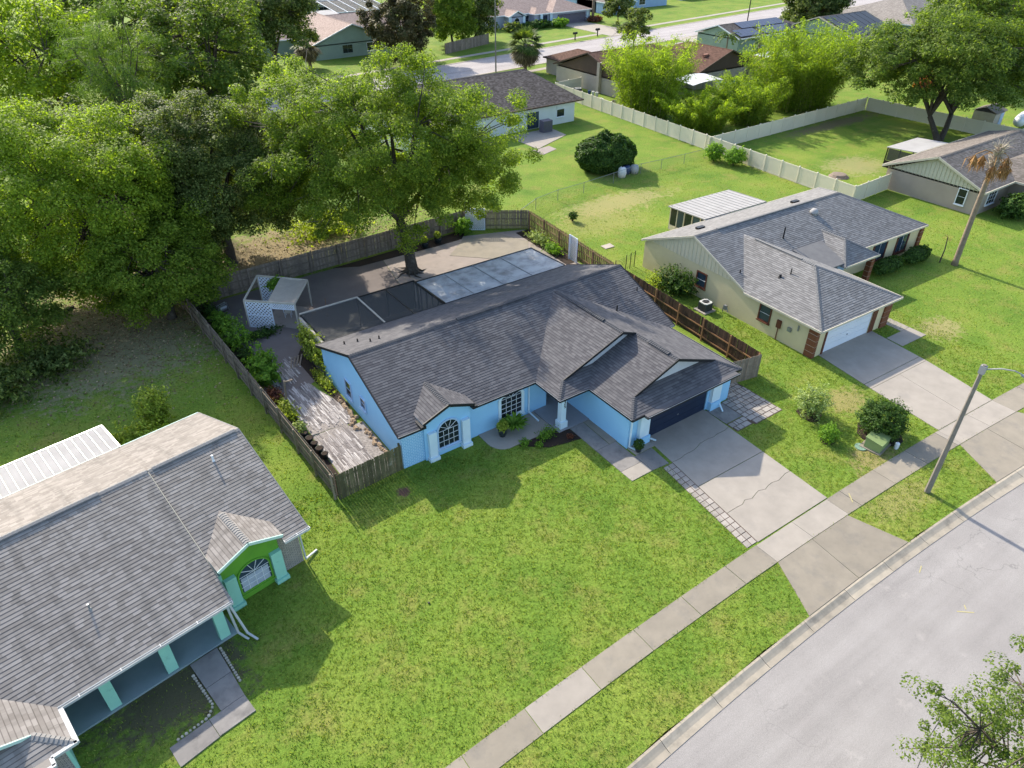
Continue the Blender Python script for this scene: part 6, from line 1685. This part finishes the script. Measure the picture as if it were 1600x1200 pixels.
# --- the big trees
A_R = R(-35)       # the long axis of the oak crown
tree('oak_tree', 'big light-leaved oak with grey trunk rising from the paved back yard', (-.7, 28.0), 9.7, (11.8, 7.4, 6.4), .48, 4.4, OAK, n=640, per=360, rc=(.6, 1.15), leaf=.148, rot=A_R,
     cen=(-.7, 2.9), seed=5, zmin=-.86, limbs=9, dead=22, shellmin=.55, lumps=.26, squash=.9,
     extra=[(7.4, -1.2, 5.0), (8.2, -.6, 4.2), (8.6, .6, 5.6), (7.0, 0, 3.6), (8.8, 1.6, 4.0), (6.4, -1, 5.8), (9.2, 0.5, 6.4), (-.3, -1.3, 3.8), (-.8, -1.0, 3.0), (.3, -1.6, 4.4), (-1.2, -1.5, 4.6)])
m = MB()
for k in range(9):
    a = 2 * pi * k / 9 + .3; L = rnd.uniform(.9, 1.9)
    m.tube([(cos(a) * .4, sin(a) * .4, .25), (cos(a) * L * .6, sin(a) * L * .6, .07), (cos(a + .3) * L, sin(a + .3) * L, .0)], [.14, .07, .02], 5)
o = m.build('root', BARK, bpy.data.objects['oak_tree'])
tree('oak_tree', 'tall yellow-green tree filling the left edge', (-22.6, 37.6), 7.9, (8.4, 6.8, 6.2), .34, 4.0, OAK_Y, n=540, per=320, rc=(.65, 1.2), leaf=.16, seed=8, zmin=-.9, shellmin=.68, lumps=.2)
tree('oak_tree', 'lower tree in front of the tall yellow-green one, beside the back left fence corner', (-19.6, 31.6), 4.4, (4.7, 3.8, 3.3), .3, 2.2, OAK, n=240, per=230, rc=(.55, 1.0), leaf=.16, seed=9, zmin=-.98, shellmin=.6, lumps=.28)
tree('oak_tree', 'mid-green tree at the left edge above the leaf litter', (-29.6, 32.6), 4.4, (3.9, 4.2, 3.9), .28, 2.2, OAK_M, n=180, per=190, rc=(.55, 1.0), leaf=.15, seed=10, zmin=-.9)
tree('oak_tree', 'dense dark round-topped tree behind the back left fence', (-12.9, 38.8), 7.9, (7.6, 6.2, 5.8), .5, 3.0, OAK_D, n=540, per=320, rc=(.6, 1.1), leaf=.16, seed=12, zmin=-.82, limbs=6, shellmin=.7, lumps=.14)
tree('pine_tree', 'young pine with long needles low at the left edge', (-29.6, 35.2), 4.2, (2.0, 2.0, 2.6), .14, 2, PINE, n=46, per=190, rc=(.5, .8), leaf=.30, seed=13, aspect=.10, flat=.9, up=.2)
# woodland at the top left
tree('oak_tree', 'broad oak at the top left, right of the pine', (-2.5, 76), 10.2, (8.0, 7, 7.2), .5, 4, OAK_M, n=240, per=125, rc=(.9, 1.6), leaf=.29, seed=14, zmin=-.85)
tree('pine_tree', 'open-crowned pine with bare limbs among the top left oaks', (-13.5, 69), 10.5, (5.6, 5.6, 6.0), .32, 6, PINE, n=90, per=200, rc=(.8, 1.3), leaf=.42, seed=15, aspect=.09, flat=.85, up=.2, shellmin=.35, dead=8, limbs=9)
tree('oak_tree', 'yellowish oak at the top left corner', (-18, 88), 10.0, (8.5, 8.5, 7.5), .5, 4, OAK_Y, n=220, per=110, rc=(1.0, 1.7), leaf=.32, seed=16, zmin=-.85)
tree('oak_tree', 'mid-green oak behind the pine at the top left', (-9.5, 102), 11.0, (8.5, 8, 8), .5, 4, OAK_M, n=200, per=115, rc=(1.0, 1.8), leaf=.35, seed=17, zmin=-.85)
tree('oak_tree', 'dark oak beyond the far street at the top left', (4, 108), 10.5, (8, 8, 7.5), .5, 4, OAK_D, n=200, per=115, rc=(1.0, 1.8), leaf=.35, seed=18, zmin=-.85)
tree('oak_tree', 'dark shady oak left of the sage gable house', (16.5, 108), 9.6, (7.2, 7, 6.6), .5, 3.4, OAK_D, n=200, per=150, rc=(.9, 1.6), leaf=.32, seed=19, zmin=-.6)
tree('oak_tree', 'mid-green tree at the far top left edge', (-30, 118), 10.0, (9, 9, 8), .5, 4, OAK_M, n=150, per=110, rc=(1.2, 2.0), leaf=.38, seed=20, zmin=-.85)
tree('oak_tree', 'dark tree between the oaks and the far street', (-20, 62), 5.0, (5.5, 5, 4.6), .3, 2.4, OAK_D, n=120, per=150, rc=(.8, 1.3), leaf=.26, seed=21, zmin=-.9)
tree('magnolia_tree', 'dense brownish-green magnolia in front of the far grey house', (40.5, 108), 6.6, (6.6, 5.6, 6.2), .3, 1.6, MAGN, n=200, per=150, rc=(.7, 1.2), leaf=.34, seed=22, zmin=-.95, lumps=.16, aspect=.6)
tree('oak_tree', 'light green street tree left of the pink-roofed house', (56.5, 116.5), 6.4, (5.4, 5, 5.4), .28, 2, OAK, n=150, per=150, rc=(.8, 1.3), leaf=.32, seed=23, zmin=-.9)
tree('oak_tree', 'dark street tree touching the pink roof', (64.5, 120.0), 6.4, (5.0, 5, 5.6), .28, 2, OAK_D, n=130, per=150, rc=(.8, 1.3), leaf=.32, seed=24, zmin=-.9)
tree('thin_tree', 'thin sparse tree standing by the far street above the bamboo', (83, 90.5), 4.6, (3.6, 3.2, 3.4), .16, 1.8, OAK_D, n=60, per=75, rc=(.5, .9), leaf=.30, seed=25, shellmin=.35, dead=10)
tree('oak_tree', 'small tree in front of the blue house across the street', (104.5, 119), 3.8, (3.6, 3.4, 2.6), .16, 1.5, OAK_D, n=60, per=130, rc=(.6, 1.0), leaf=.34, seed=26)
tree('oak_tree', 'round-crowned tree behind the dark striped roof panels', (131, 84), 5.6, (7.2, 6, 5.2), .35, 2, OAK_D, n=170, per=140, rc=(.9, 1.5), leaf=.40, seed=27, zmin=-.9, stems=3)
tree('leaning_oak', 'spreading oak with forked trunk leaning over the ivory fence on the right', (74.2, 23.0), 8.6, (11.8, 9.8, 5.2), .62, 2.8, OAK_M, n=470, per=190, rc=(.8, 1.45), leaf=.22, rot=A_R, cen=(3.0, 3.6), seed=28, zmin=-.62, limbs=8, shellmin=.5, lumps=.26, stems=2, spread_stem=.9)
tree('oak_tree', 'oak crown at the top right corner behind the leaning oak', (112, 40), 8.5, (11, 9, 7), .5, 3, OAK_M, n=200, per=120, rc=(1.1, 1.9), leaf=.36, seed=29, zmin=-.8)
tree('oak_tree', 'grey-leaved tree at the very top right beside the grey hip roof', (146, 54), 7.0, (9, 8, 6), .4, 3, OAK_D, n=140, per=140, rc=(1.1, 1.9), leaf=.42, seed=30, zmin=-.8)
shrub('red_leaf_tree', 'small reddish tree tip beside the leaning oak crown', (96.5, 38, 0), (1.6, 1.6, 2.0), leaf_mat('coral_leaves', (.28,.10,.04), (.36,.14,.06), trans=.3), 1500, .28, seed=31, cat='tree')
tree('street_tree', 'feathery tree tip over the road in the bottom right corner', (-5.2, -25.0), 6.0, (3.5, 3.5, 3.0), .14, 2.6, OAK_M, n=190, per=110, rc=(.22, .5), leaf=.08, cen=(-1.6, 2.4), seed=33, zmin=-.8, shellmin=.3, lumps=.35, limbs=9, flat=.7, mind=.35)

# --- palms
def fan_palm(name, label, base, h, r, n=38, skirt=34, seed=1, tr=.25):
    rg = np.random.default_rng(seed); t = thing(name, label, 'palm', (base[0], base[1], 0))
    m = MB(); m.tube([(0, 0, -.1), (0, 0, h * .5), (0, 0, h)], [tr * 1.15, tr * .9, tr], 9); m.build('trunk', BARK_P, t, True)
    def fronds(cnt, elr, mat, nm, L):
        mb = MB()
        for k in range(cnt):
            a = rg.uniform(0, 2 * pi); el = rg.uniform(*elr); d = Vector((cos(a) * cos(el), sin(a) * cos(el), sin(el))); p0 = Vector((0, 0, h - .1)); pet = L * rg.uniform(.35, .55)
            c = p0 + d * pet; s = d.cross(Vector((0, 0, 1))).normalized(); u = s.cross(d)
            mb.bar(p0, c, .05, .03)
            nb = 13; ll = L * .62
            for j in range(nb):
                b = (j / (nb - 1) - .5) * 2.5; e = c + (d * cos(b) + s * sin(b)) * ll * (1 - .12 * abs(b)) + Vector((0, 0, -.28 * ll * rg.uniform(.6, 1.2)))
                q = (d * cos(b + 1.57) + s * sin(b + 1.57)) * .055 * ll / .8
                mid = c.lerp(e, .55) + Vector((0, 0, .06 * ll))
                mb.add([c - q * .3, c + q * .3, mid + q, mid - q], [(0, 1, 2, 3)]); mb.add([mid - q, mid + q, e], [(0, 1, 2)])
        mb.build(nm, mat, t)
    fronds(n, (-.25, 1.35), PALM, 'green_fronds', r); fronds(skirt, (-1.35, -.35), PALM_D, 'dry_frond_skirt', r * .95)
    return t
fan_palm('fan_palm', 'fan palm with a skirt of brown fronds beside the far street', (54.6, 88.0), 4.6, 3.4, 46, 60, 3, .3)
fan_palm('fan_palm', 'shaded fan palm with dry hanging fronds in front of the sage gable house', (24.5, 113.5), 4.2, 3.0, 24, 44, 4, .3)
def feather_palm(label, base, h, L, n, seed, tr=.14, droop=.9):
    rg = np.random.default_rng(seed); t = thing('feather_palm', label, 'palm', (base[0], base[1], 0))
    m = MB(); m.tube([(0, 0, -.1), (.05, 0, h * .5), (0, 0, h)], [tr * 1.2, tr, tr * .9], 8); m.build('trunk', BARK_P, t, True)
    mb = MB()
    for k in range(n):
        a = rg.uniform(0, 6.28); d = Vector((cos(a), sin(a), 0)); s = Vector((-sin(a), cos(a), 0)); l = L * rg.uniform(.8, 1.1); rise = rg.uniform(.3, 1.1)
        P = [Vector((0, 0, h)) + d * l * q + Vector((0, 0, l * (rise * q - droop * q * q))) for q in np.linspace(0, 1, 7)]
        for i in range(6):
            w = .32 * l * .5 * (1 - abs(i / 6 - .4))
            for sg in (-1, 1): mb.add([P[i], P[i+1], P[i+1].lerp(P[i], .2) + s * sg * w - Vector((0, 0, w * .5))], [(0, 1, 2)])
    mb.build('fronds', PALM, t); return t
feather_palm('first small feather palm in front of the solar-roofed house', (93.6, 76.0), 4.0, 2.6, 22, 5)
feather_palm('second feather palm, lower, right of the first by the sage wall', (97.6, 71.5), 3.0, 3.2, 26, 6)
feather_palm('palm with bare trunk in front of the blue house across the street', (103.0, 126.5), 7.0, 3.4, 20, 7, .35)
dp = thing('dead_palm', 'tall dead palm with hanging orange-brown fronds on the right lawn', 'palm', (38.8, 2.1, 0))
m = MB(); m.tube([(0, 0, -.1), (0, 0, .5), (.05, .05, 5), (0, 0, 8.4), (0, 0, 9.3), (0, 0, 10.1)], [.32, .25, .21, .2, .3, .24], 10); m.build('trunk', BARK_P, dp, True)
rg = np.random.default_rng(2); m = MB()
for k in range(110):
    a = rg.uniform(0, 6.28); z = rg.uniform(8.3, 10.3); d = Vector((cos(a), sin(a), rg.uniform(.3, 1.3))).normalized(); b = Vector((cos(a) * .2, sin(a) * .2, z))
    m.bar(b, b + d * rg.uniform(.3, .6), .1, .03)
m.build('frond_boots', DRY_W, dp)
m = MB()
for k in range(30):
    a = rg.uniform(0, 6.28); el = rg.uniform(.1, 1.1); d = Vector((cos(a) * cos(el), sin(a) * cos(el), sin(el))); b = Vector((0, 0, rg.uniform(9.6, 10.2)))
    L = rg.uniform(.9, 1.9); m.tube([b, b + d * L * .6, b + d * L + Vector((0, 0, -.15))], [.025, .018, .006], 4, cap=False)
m.build('bare_stalks', DRY_W, dp)
for (a, rr, zt, L) in ((2.5, 1.7, 9.6, 1.5), (3.6, 1.0, 9.0, 1.7), (-.4, 1.2, 9.3, 1.9), (-1.0, 1.05, 8.9, 1.5), (1.2, 1.2, 9.2, 1.5), (4.5, .9, 8.9, 1.3)):
    m = MB(); c = Vector((cos(a) * rr, sin(a) * rr, zt)); m.tube([(0, 0, 9.6), (c.x * .6, c.y * .6, zt + .35), c], [.04, .035, .03], 5)
    for k in range(46):
        e = c + Vector((rg.normal() * .26, rg.normal() * .26, -L * rg.uniform(.5, 1.05))); mid = c.lerp(e, .4) + Vector((rg.normal() * .16, rg.normal() * .16, 0)); w = Vector((rg.normal(), rg.normal(), 0)).normalized() * .045
        m.add([c, mid - w, e, mid + w], [(0, 1, 2, 3)])
    m.build('hanging_frond', DRY, dp)
sp = thing('sapling', 'thin bare sapling with brown tuft beside the dead palm', 'sapling', (38.2, 3.1, 0))
m = MB(); m.tube([(0, 0, 0), (.1, 0, 1.2), (.05, .1, 2.3)], [.06, .05, .04], 6); m.build('trunk', BARK, sp)
m = MB()
for k in range(40):
    d = Vector(rg.normal(size=3)).normalized(); m.add([(.05, .1, 2.3), Vector((.05, .1, 2.3)) + d * .4 + Vector((.04, 0, 0)), Vector((.05, .1, 2.3)) + d * .45], [(0, 1, 2)])
m.build('tuft', DRY, sp)

# --- bamboo
def bamboo(label, base, rx, ry, h, culms, leaves, seed, lm=None, leaf=.5, lean=1.0):
    rg = np.random.default_rng(seed); t = thing('bamboo_clump', label, 'bamboo', (base[0], base[1], 0), 0, 'bamboo and tall shrubs behind the ivory fence')
    mb = MB(); P = []; D = []
    for k in range(culms):
        a = rg.uniform(0, 6.28); q = sqrt(rg.random()); b = Vector((cos(a) * rx * .55 * q, sin(a) * ry * .55 * q, 0)); H_ = h * rg.uniform(.65, 1.08); o = Vector((cos(a) * rx * .75, sin(a) * ry * .75, 0)) * q * lean
        pts = [b + o * (s ** 1.9) + Vector((0, 0, H_ * (s - .12 * s ** 4))) for s in np.linspace(0, 1, 7)]
        mb.tube(pts, [.05, .045, .04, .035, .025, .015, .006], 4, cap=False)
        nl = leaves // culms
        s = rg.uniform(.05, 1.0, nl) ** .95; pa = np.array([tuple(p) for p in pts]); idx = np.clip((s * 6).astype(int), 0, 5); fr = (s * 6 - idx)[:, None]
        c = pa[idx] * (1 - fr) + pa[idx + 1] * fr
        d = unit(np.c_[rg.normal(size=(nl, 2)), rg.uniform(-.9, .3, nl)]); rr = rg.uniform(.1, 1.0, (nl, 1)) * (.95 - .3 * s[:, None]) * (h / 7)
        P.append(c + d * rr); D.append(unit(d + np.array([0, 0, -.55])))
    P = np.vstack(P); D = np.vstack(D); ok = P[:, 2] > .1; P, D = P[ok], D[ok]
    nrm = unit(np.array([0, 0, .8]) + rg.normal(size=P.shape) * .6)
    obj('foliage', leaf_mesh('foliage', P, nrm, leaf * rg.uniform(.6, 1.3, len(P)), lm or BAMB, rg, .22, D, .75), t)
    mb.build('culm', M('bamboo_culms', (.30,.28,.09), (.24,.22,.07), 3, .6) if 'CULM' not in globals() else CULM, t)
    return t
CULM = M('bamboo_culm', (.30,.28,.09), (.24,.22,.07), 3, .6)
bamboo('tall leafy clump over the ivory fence in front of the brown house', (51.6, 54.5), 5.6, 6.6, 11.2, 90, 52000, 41, OAK_Y, .36, .8)
bamboo('lower bright clump right of the tall leafy one', (52.6, 44.8), 5.6, 5.2, 5.4, 60, 30000, 42, OAK_Y, .36)
bamboo('wispy yellow-green clump left of the big bamboo', (60.8, 43.0), 5.6, 4.0, 6.6, 60, 30000, 43, BAMB, .38)
bamboo('big feathery bamboo clump with arching culms above the oak yard fence', (73.6, 44.6), 8.8, 6.8, 11.6, 140, 66000, 44, BAMB, .42)
bamboo('thin tall shoots behind the white canopy by the pool', (66.5, 50.5), 4.6, 3.4, 5.4, 34, 5000, 45, BAMB, .34)

# --- hedges and shrubs
shrub('round_hedge', 'large clipped round hedge on the lawn behind the chain-link fence', (30.9, 39.3), (3.8, 2.9, 2.1), SHRUB_D, 26000, .19, 51, cz=1.8, cat='hedge', lump=.05, shell=.86)
shrub('topiary_shrub', 'left one of the pair of small shrubs against the ivory fence', (43.6, 34.0), (1.15, 1.1, .95), SHRUB, 3000, .13, 52, cz=1.15)
shrub('topiary_shrub', 'right one of the pair of small shrubs against the ivory fence', (44.2, 31.4), (1.35, 1.2, .85), SHRUB, 3200, .13, 53, cz=1.15)
shrub('garden_shrub', 'pale variegated shrub on the lawn near the paver patio', (10.0, -4.0), (.95, .9, .95), SHRUB_V, 3800, .085, 54, cz=1.0, lump=.25)
shrub('garden_shrub', 'small bright green shrub between the pale shrub and utility box', (8.7, -6.2), (.58, .55, .52), SHRUB, 2200, .07, 55, cz=.55, lump=.2)
shrub('garden_shrub', 'big round dark green bush behind the utility box', (11.85, -7.55), (1.4, 1.3, 1.1), SHRUB_D, 7000, .10, 56, cz=1.05, lump=.10)
for (x, y, r_) in ((10.0, -4.05, .75), (8.7, -6.25, .45), (11.85, -7.6, 1.2)):
    m = MB(); m.prism([(x + r_ * cos(R(a)) * rnd.uniform(.85, 1.15), y + r_ * sin(R(a)) * rnd.uniform(.85, 1.15)) for a in range(0, 360, 24)], -.05, .02); m.build('mulch_ring', MULCH, kind='structure')
shrub('garden_shrub', 'loose shrub against the cream house side wall', (15.05, 12.5), (1.0, 1.5, .95), SHRUB_D, 3800, .13, 57, lump=.3)
shrub('garden_shrub', 'dry twiggy shrub left of the cream house wall shrub', (14.6, 14.3), (.7, .9, .6), SHRUB_Y, 600, .10, 58, lump=.3)
shrub('box_hedge', 'left dark clipped hedge under the cream house windows', (32.6, 4.7), (1.9, .8, .6), SHRUB_D, 4200, .12, 59, cz=.7, cat='hedge', lump=.05)
shrub('box_hedge', 'right dark clipped hedge at the cream house corner', (36.6, 4.5), (1.9, .8, .62), SHRUB_D, 4200, .12, 60, cz=.7, cat='hedge', lump=.05)
shrub('garden_shrub', 'shaded shrub in front of the taupe house porch', (54.8, 4.6), (1.9, 1.4, 1.1), SHRUB_D, 4200, .16, 61)
shrub('garden_shrub', 'bright pale-topped small tree before the taupe house arch', (57.2, 3.4), (1.5, 1.4, 1.1), SHRUB_Y, 3200, .18, 62, cz=2.3)
shrub('garden_shrub', 'yellow-green shrub behind the green house roof', (-23.6, 18.0), (.75, .7, 1.1), SHRUB_Y, 3000, .13, 63, cz=1.3, lump=.3)
shrub('garden_shrub', 'low yellow-green shrub against the back eave of the green house', (-25.2, 16.4), (1.5, .7, .7), SHRUB_Y, 3000, .13, 64, cz=.9, lump=.3)
for i, (x, y, r3, mt, lab, sd) in enumerate(((-16.95, 27.4, (.75, .75, .7), SHRUB, 'rearmost round shrub along the left yard fence', 65), (-16.7, 24.6, (1.0, 1.35, .9), SHRUB, 'wide green shrub beside the lattice arbour along the left fence', 66),
        (-16.55, 19.2, (.85, 1.2, .95), SHRUB, 'bright broad-leaved shrub at the start of the streaked paving', 67), (-16.85, 16.6, (.45, .8, .4), RED_L, 'low bronze-red plant along the left fence', 68),
        (-16.8, 14.6, (.5, 1.0, .5), SHRUB_Y, 'yellowish low plant along the left fence', 69), (-16.75, 12.6, (.35, .5, .3), SHRUB_V, 'small pale plant before the flower pots along the left fence', 70),
        (-16.8, 22.3, (.5, .7, .45), SHRUB_D, 'small dark shrub between two green ones along the left fence', 71), (-17.2, 30.0, (.6, .8, .6), SHRUB_D, 'dark low shrub in the back left yard corner', 72))):
    shrub('yard_shrub', lab, (x, y), r3, mt, 2200 if i < 3 else 900, .11 if i != 2 else .16, sd, lump=.25, group='plants along the left yard fence')
shrub('climbing_vine', 'yellow-green vine climbing the white wall of the screen enclosure', (-12.98, 19.6), (.42, 2.0, 1.15), SHRUB_Y, 3200, .12, 73, cz=1.05, cat='vine', lump=.3)
shrub('garden_shrub', 'low planting in the bed below the climbing vine', (-13.6, 16.6), (.35, 1.3, .3), SHRUB_Y, 900, .10, 74, lump=.3)
shrub('lattice_planting', 'low planting at the foot of the front lattice panel', (-14.9, 25.0), (1.2, .6, .25), SHRUB_D, 1200, .11, 75, lump=.3)
shrub('arbour_vine', 'green vine hanging on the rear lattice of the arbour', (-11.9, 28.9), (.8, .5, .5), SHRUB, 1400, .14, 76, cz=1.8, cat='vine')
shrub('garden_shrub', 'bright shrub at the rear fence right of the oak trunk', (7.2, 32.6), (.75, .7, .75), SHRUB, 2000, .14, 77, lump=.25)
shrub('garden_shrub', 'pale weedy clump in the right rear bed', (11.9, 26.6), (.6, 1.3, .45), SHRUB_V, 1300, .12, 78, lump=.35)
shrub('garden_shrub', 'bright green tuft near the trellis in the right rear bed', (11.6, 24.3), (.55, .7, .4), SHRUB, 1200, .12, 79, lump=.35)
shrub('garden_shrub', 'small leafy sapling on the dry lawn beyond the trellis', (17.7, 29.0), (.45, .45, .4), SHRUB_D, 500, .13, 80, cz=.6)
shrub('litter_shrub', 'low undergrowth beneath the left trees', (-28.0, 29.2), (2.4, 2.0, .8), OAK_D, 2600, .17, 81, lump=.35)
shrub('litter_shrub', 'sunlit undergrowth behind the back left fence', (-3.5, 40.5), (3.2, 2.4, .7), SHRUB_Y, 2200, .2, 82, lump=.4)
shrub('litter_shrub', 'dark bushes at the left edge behind the metal patio roof', (-31.5, 27.0), (2.0, 2.0, 1.1), OAK_D, 2600, .17, 83, lump=.35)
shrub('foundation_shrub', 'grey-green foundation shrubs before the pink-roofed house', (85, 125.6), (4.2, 1.2, .8), SHRUB_D, 2200, .35, 84)
shrub('foundation_shrub', 'dark shrubs left of the bay of the pink-roofed house', (78.2, 125.2), (2.2, 1.4, .9), OAK_D, 1600, .35, 85)
shrub('foundation_shrub', 'clump of shrubs beside the grey garage of the pink-roofed house', (91.2, 124.4), (2.0, 1.4, .9), SHRUB, 1300, .35, 86)
shrub('foundation_shrub', 'brown-edged bed round the palm across the far street', (103.2, 126.0), (2.0, 1.6, .6), RED_L, 900, .3, 87)
shrub('garden_shrub', 'small dark conifer on the lawn left of the ivory fence end', (46.5, 78), (.5, .5, 1.0), SHRUB_D, 700, .2, 88, cz=1.0)
shrub('foundation_shrub', 'pale green shrub at the top edge beside the white patio roof', (29.5, 150), (4, 3, 2.2), OAK_Y, 1600, .5, 89)
for i in range(5):
    t_ = thing('flower_pot', ('first dark pot after the plants along the left fence', 'second dark pot along the left fence', 'third dark pot along the left fence', 'fourth dark pot, tilted, along the left fence', 'last small pot along the left fence')[i], 'pot', (-16.7 + .06 * i, 11.9 - i * .62, .04), 0, 'pots along the left fence')
    pot(t_, .2 + .04 * (i % 2), .32)
for x, y, lab in ((2.7, 31.9, 'left black pot at the rear bed under the oak'), (4.2, 32.1, 'right black pot with a small plant at the rear bed')):
    t_ = thing('flower_pot', lab, 'pot', (x, y, .02)); pot(t_, .36, .45)
    shrub('', '', (0, 0), (.3, .3, .35), SHRUB_Y, 250, .12, int(x * 9), cz=.75, parent=t_)
pp_ = thing('potted_plant', 'dark glazed pot with yellow-green plant on the rounded front patio', 'potted plant', (-6.95, 5.2, .05)); pot(pp_, .27, .5)
shrub('', '', (0, 0), (.36, .36, .3), SHRUB_Y, 500, .10, 91, cz=.75, parent=pp_)
grass_clump('fern', 'large arching fern beside the pot under the front window', (-6.0, 5.35, .05), 120, 1.0, .95, SHRUB, 92, w=.07)
pp_ = thing('potted_plant', 'round clipped shrub in a pot beside the garage corner', 'potted plant', (-1.3, -.55, .05)); pot(pp_, .2, .28)
shrub('', '', (0, 0), (.33, .33, .32), SHRUB_D, 1100, .06, 93, cz=.55, parent=pp_, lump=.05)
for i, (x, y, r_, lab) in enumerate(((-6.35, 3.75, .28, 'leftmost low plant in the mulch bed by the porch pillar'), (-5.1, 3.6, .3, 'bushy plant in the middle of the mulch bed'), (-4.6, 3.7, .42, 'tallest plant in the mulch bed, left of the porch pillar'), (-5.75, 3.15, .2, 'small front plant in the mulch bed'), (-3.75, 2.75, .16, 'tiny reddish plant right of the pillar in the mulch bed'))):
    shrub('bed_plant', lab, (x, y, .04), (r_, r_, r_ * .7), SHRUB if i != 4 else RED_L, 420, .07, 95 + i, cat='plant', lump=.3, group='plants in the front mulch bed')

# ------------------------------------------------------------------ grass blades on the near lawns, leaf litter under the left trees
def in_poly(x, y, poly):
    c = np.zeros(len(x), bool); n = len(poly)
    for i in range(n):
        x1, y1 = poly[i]; x2, y2 = poly[(i + 1) % n]
        k = ((y1 > y) != (y2 > y)) & (x < (x2 - x1) * (y - y1) / (y2 - y1 + 1e-12) + x1)
        c ^= k
    return c
EX = [[(-17.4, 5.7), (-13.2, 5.9), (-8, 4.9), (-7.9, 4.0), (-6.5, 3.8), (-5.3, 2.7), (-3.3, 2.3), (-3.35, -2.25), (-1.75, -2.25), (-.5, -2.35), (-.75, -2.4), (-2.0, -9.3), (4.5, -9.3), (4.75, -4.7), (4.95, -2.7), (9.05, -2.8), (9.05, 1.15), (10.8, .6), (12.1, 16.6), (13.2, 30), (8, 33.6), (-18.5, 32.6)],
      [(-1.5, -10.5), (4.2, -10.6), (5.05, -13.6), (-2.9, -13.6)], [(14.75, -11), (20.95, -11.2), (22.4, -14.3), (13.1, -14)],
      [P2(-.95, .1), P2(5.75, .1), P2(5.7, -1.2), P2(8.65, -1.2), P2(8.65, -2.6), P2(5.6, -2.6), (20.95, -9.9), (15.0, -9.6)],
      [P2(-1.3, 17.7), P2(22, 17.7), P2(22, 6.7), P2(7.4, 6.7), P2(7.3, 0), P2(-1.3, 0)], [P2(6.4, 17), P2(14.5, 17), P2(14.5, 22.6), P2(6.4, 22.6)],
      [PG(1.05, 11.3), PG(1.05, -.5), PG(-3, -.5), PG(-3.2, -1.7), PG(-4.25, -1.7), PG(-4.4, -5.55), PG(-7.7, -5.7), PG(-7.7, -4.5), PG(-5.55, -4.5), PG(-5.55, -1.7), PG(-10.3, -1.7), PG(-10.3, -3), PG(-20, -3), PG(-20, 11.3)],
      [(51, 6), (75, 6), (75, 18), (51, 18)]]
rg = np.random.default_rng(77)
def blades(n, xr, yr, h, w, near=None):
    x = rg.uniform(*xr, n); y = rg.uniform(*yr, n)
    k = np.clip(x, -34, 40)
    sin_, sout = -9.23 - .0014 * k * k, -10.55 - .006 * k - .0015 * k * k; kb = -13.41 - .009 * k - .0019 * k * k
    jj = rg.normal(0, .06, n); ok = (y > kb + .02 + jj * .6) & ~((y < sin_ - .03 + jj) & (y > sout + .03 + jj))
    xj, yj = x + rg.normal(0, .07, n), y + rg.normal(0, .07, n)
    for e in EX: ok &= ~in_poly(xj, yj, e)
    d = np.hypot(x + 25.5, y + 22.3); ok &= rg.random(n) < np.clip(38 / d, .25, 1) ** 1.5
    dirt = np.exp(-(((x + 24) / 8) ** 2 + ((y - 31) / 8) ** 2)) + np.exp(-(((x - 24.5) / 6) ** 2 + ((y - 30.3) / 2.2) ** 2)) + np.exp(-(((x + 27.3) / 3.2) ** 2 + ((y + .8) / 2) ** 2)) + 1.5 * np.exp(-(((x + 14.1) / .5) ** 2 + ((y - 4.3) / .45) ** 2)) + .8 * np.exp(-(((x - 13.2) / 1.8) ** 2 + ((y + 4.4) / 1.3) ** 2))
    ok &= rg.random(n) > dirt * .85
    # clumped like mown St Augustine turf
    f = np.sin(x * 7.1 + 2 * np.sin(y * 3.3)) * np.sin(y * 7.7 + 2 * np.sin(x * 2.9)) + .5 * np.sin(x * 17 + y * 5) * np.sin(y * 15 - x * 6)
    ok &= rg.random(n) < .42 + .42 * f
    x, y = x[ok], y[ok]; n = len(x); a = rg.uniform(0, 6.28, n); l = h * rg.uniform(.6, 1.3, n); ln = rg.uniform(.2, 1.3, n) * l
    ww = w * rg.uniform(.6, 1.2, n); dx, dy = np.cos(a), np.sin(a); tw = rg.uniform(0, 6.28, n); sx, sy_ = np.cos(tw) * ww, np.sin(tw) * ww
    v = np.empty((n, 3, 3), np.float32)
    v[:, 0] = np.c_[x - sx, y - sy_, np.full(n, -.005)]; v[:, 1] = np.c_[x + sx, y + sy_, np.full(n, -.005)]; v[:, 2] = np.c_[x + dx * ln, y + dy * ln, l]
    return v.reshape(-1, 3)
v = np.vstack([blades(520000, (-34, 27), (-14, 7), .075, .022), blades(260000, (-36, 52), (4, 36), .085, .034), blades(90000, (14, 56), (-14, 8), .085, .034)])
o = obj('grass', np_mesh('grass', v, np.arange(len(v)).reshape(-1, 3), GRASS, 3), kind='stuff')
n = 9000
x = rg.normal(-22, 6, n); y = rg.normal(32, 5, n); x2 = rg.uniform(-18, 8, n // 2); y2 = rg.normal(39, 3, n // 2)
x = np.r_[x, x2]; y = np.r_[y, y2]; ok = ~in_poly(x, y, EX[0]); ok &= ~in_poly(x, y, EX[5]); x, y = x[ok], y[ok]; n = len(x)
lit = leaf_mat('dry_leaf_litter', (.22,.15,.08), (.16,.10,.06), (.34,.26,.16), trans=.1)
pos = np.c_[x, y, rg.uniform(.01, .06, n)]; nr = unit(np.array([0, 0, 1.]) + rg.normal(size=(n, 3)) * .35)
obj('leaf_litter', leaf_mesh('leaf_litter', pos, nr, rg.uniform(.08, .22, n), lit, rg, .6), kind='stuff')
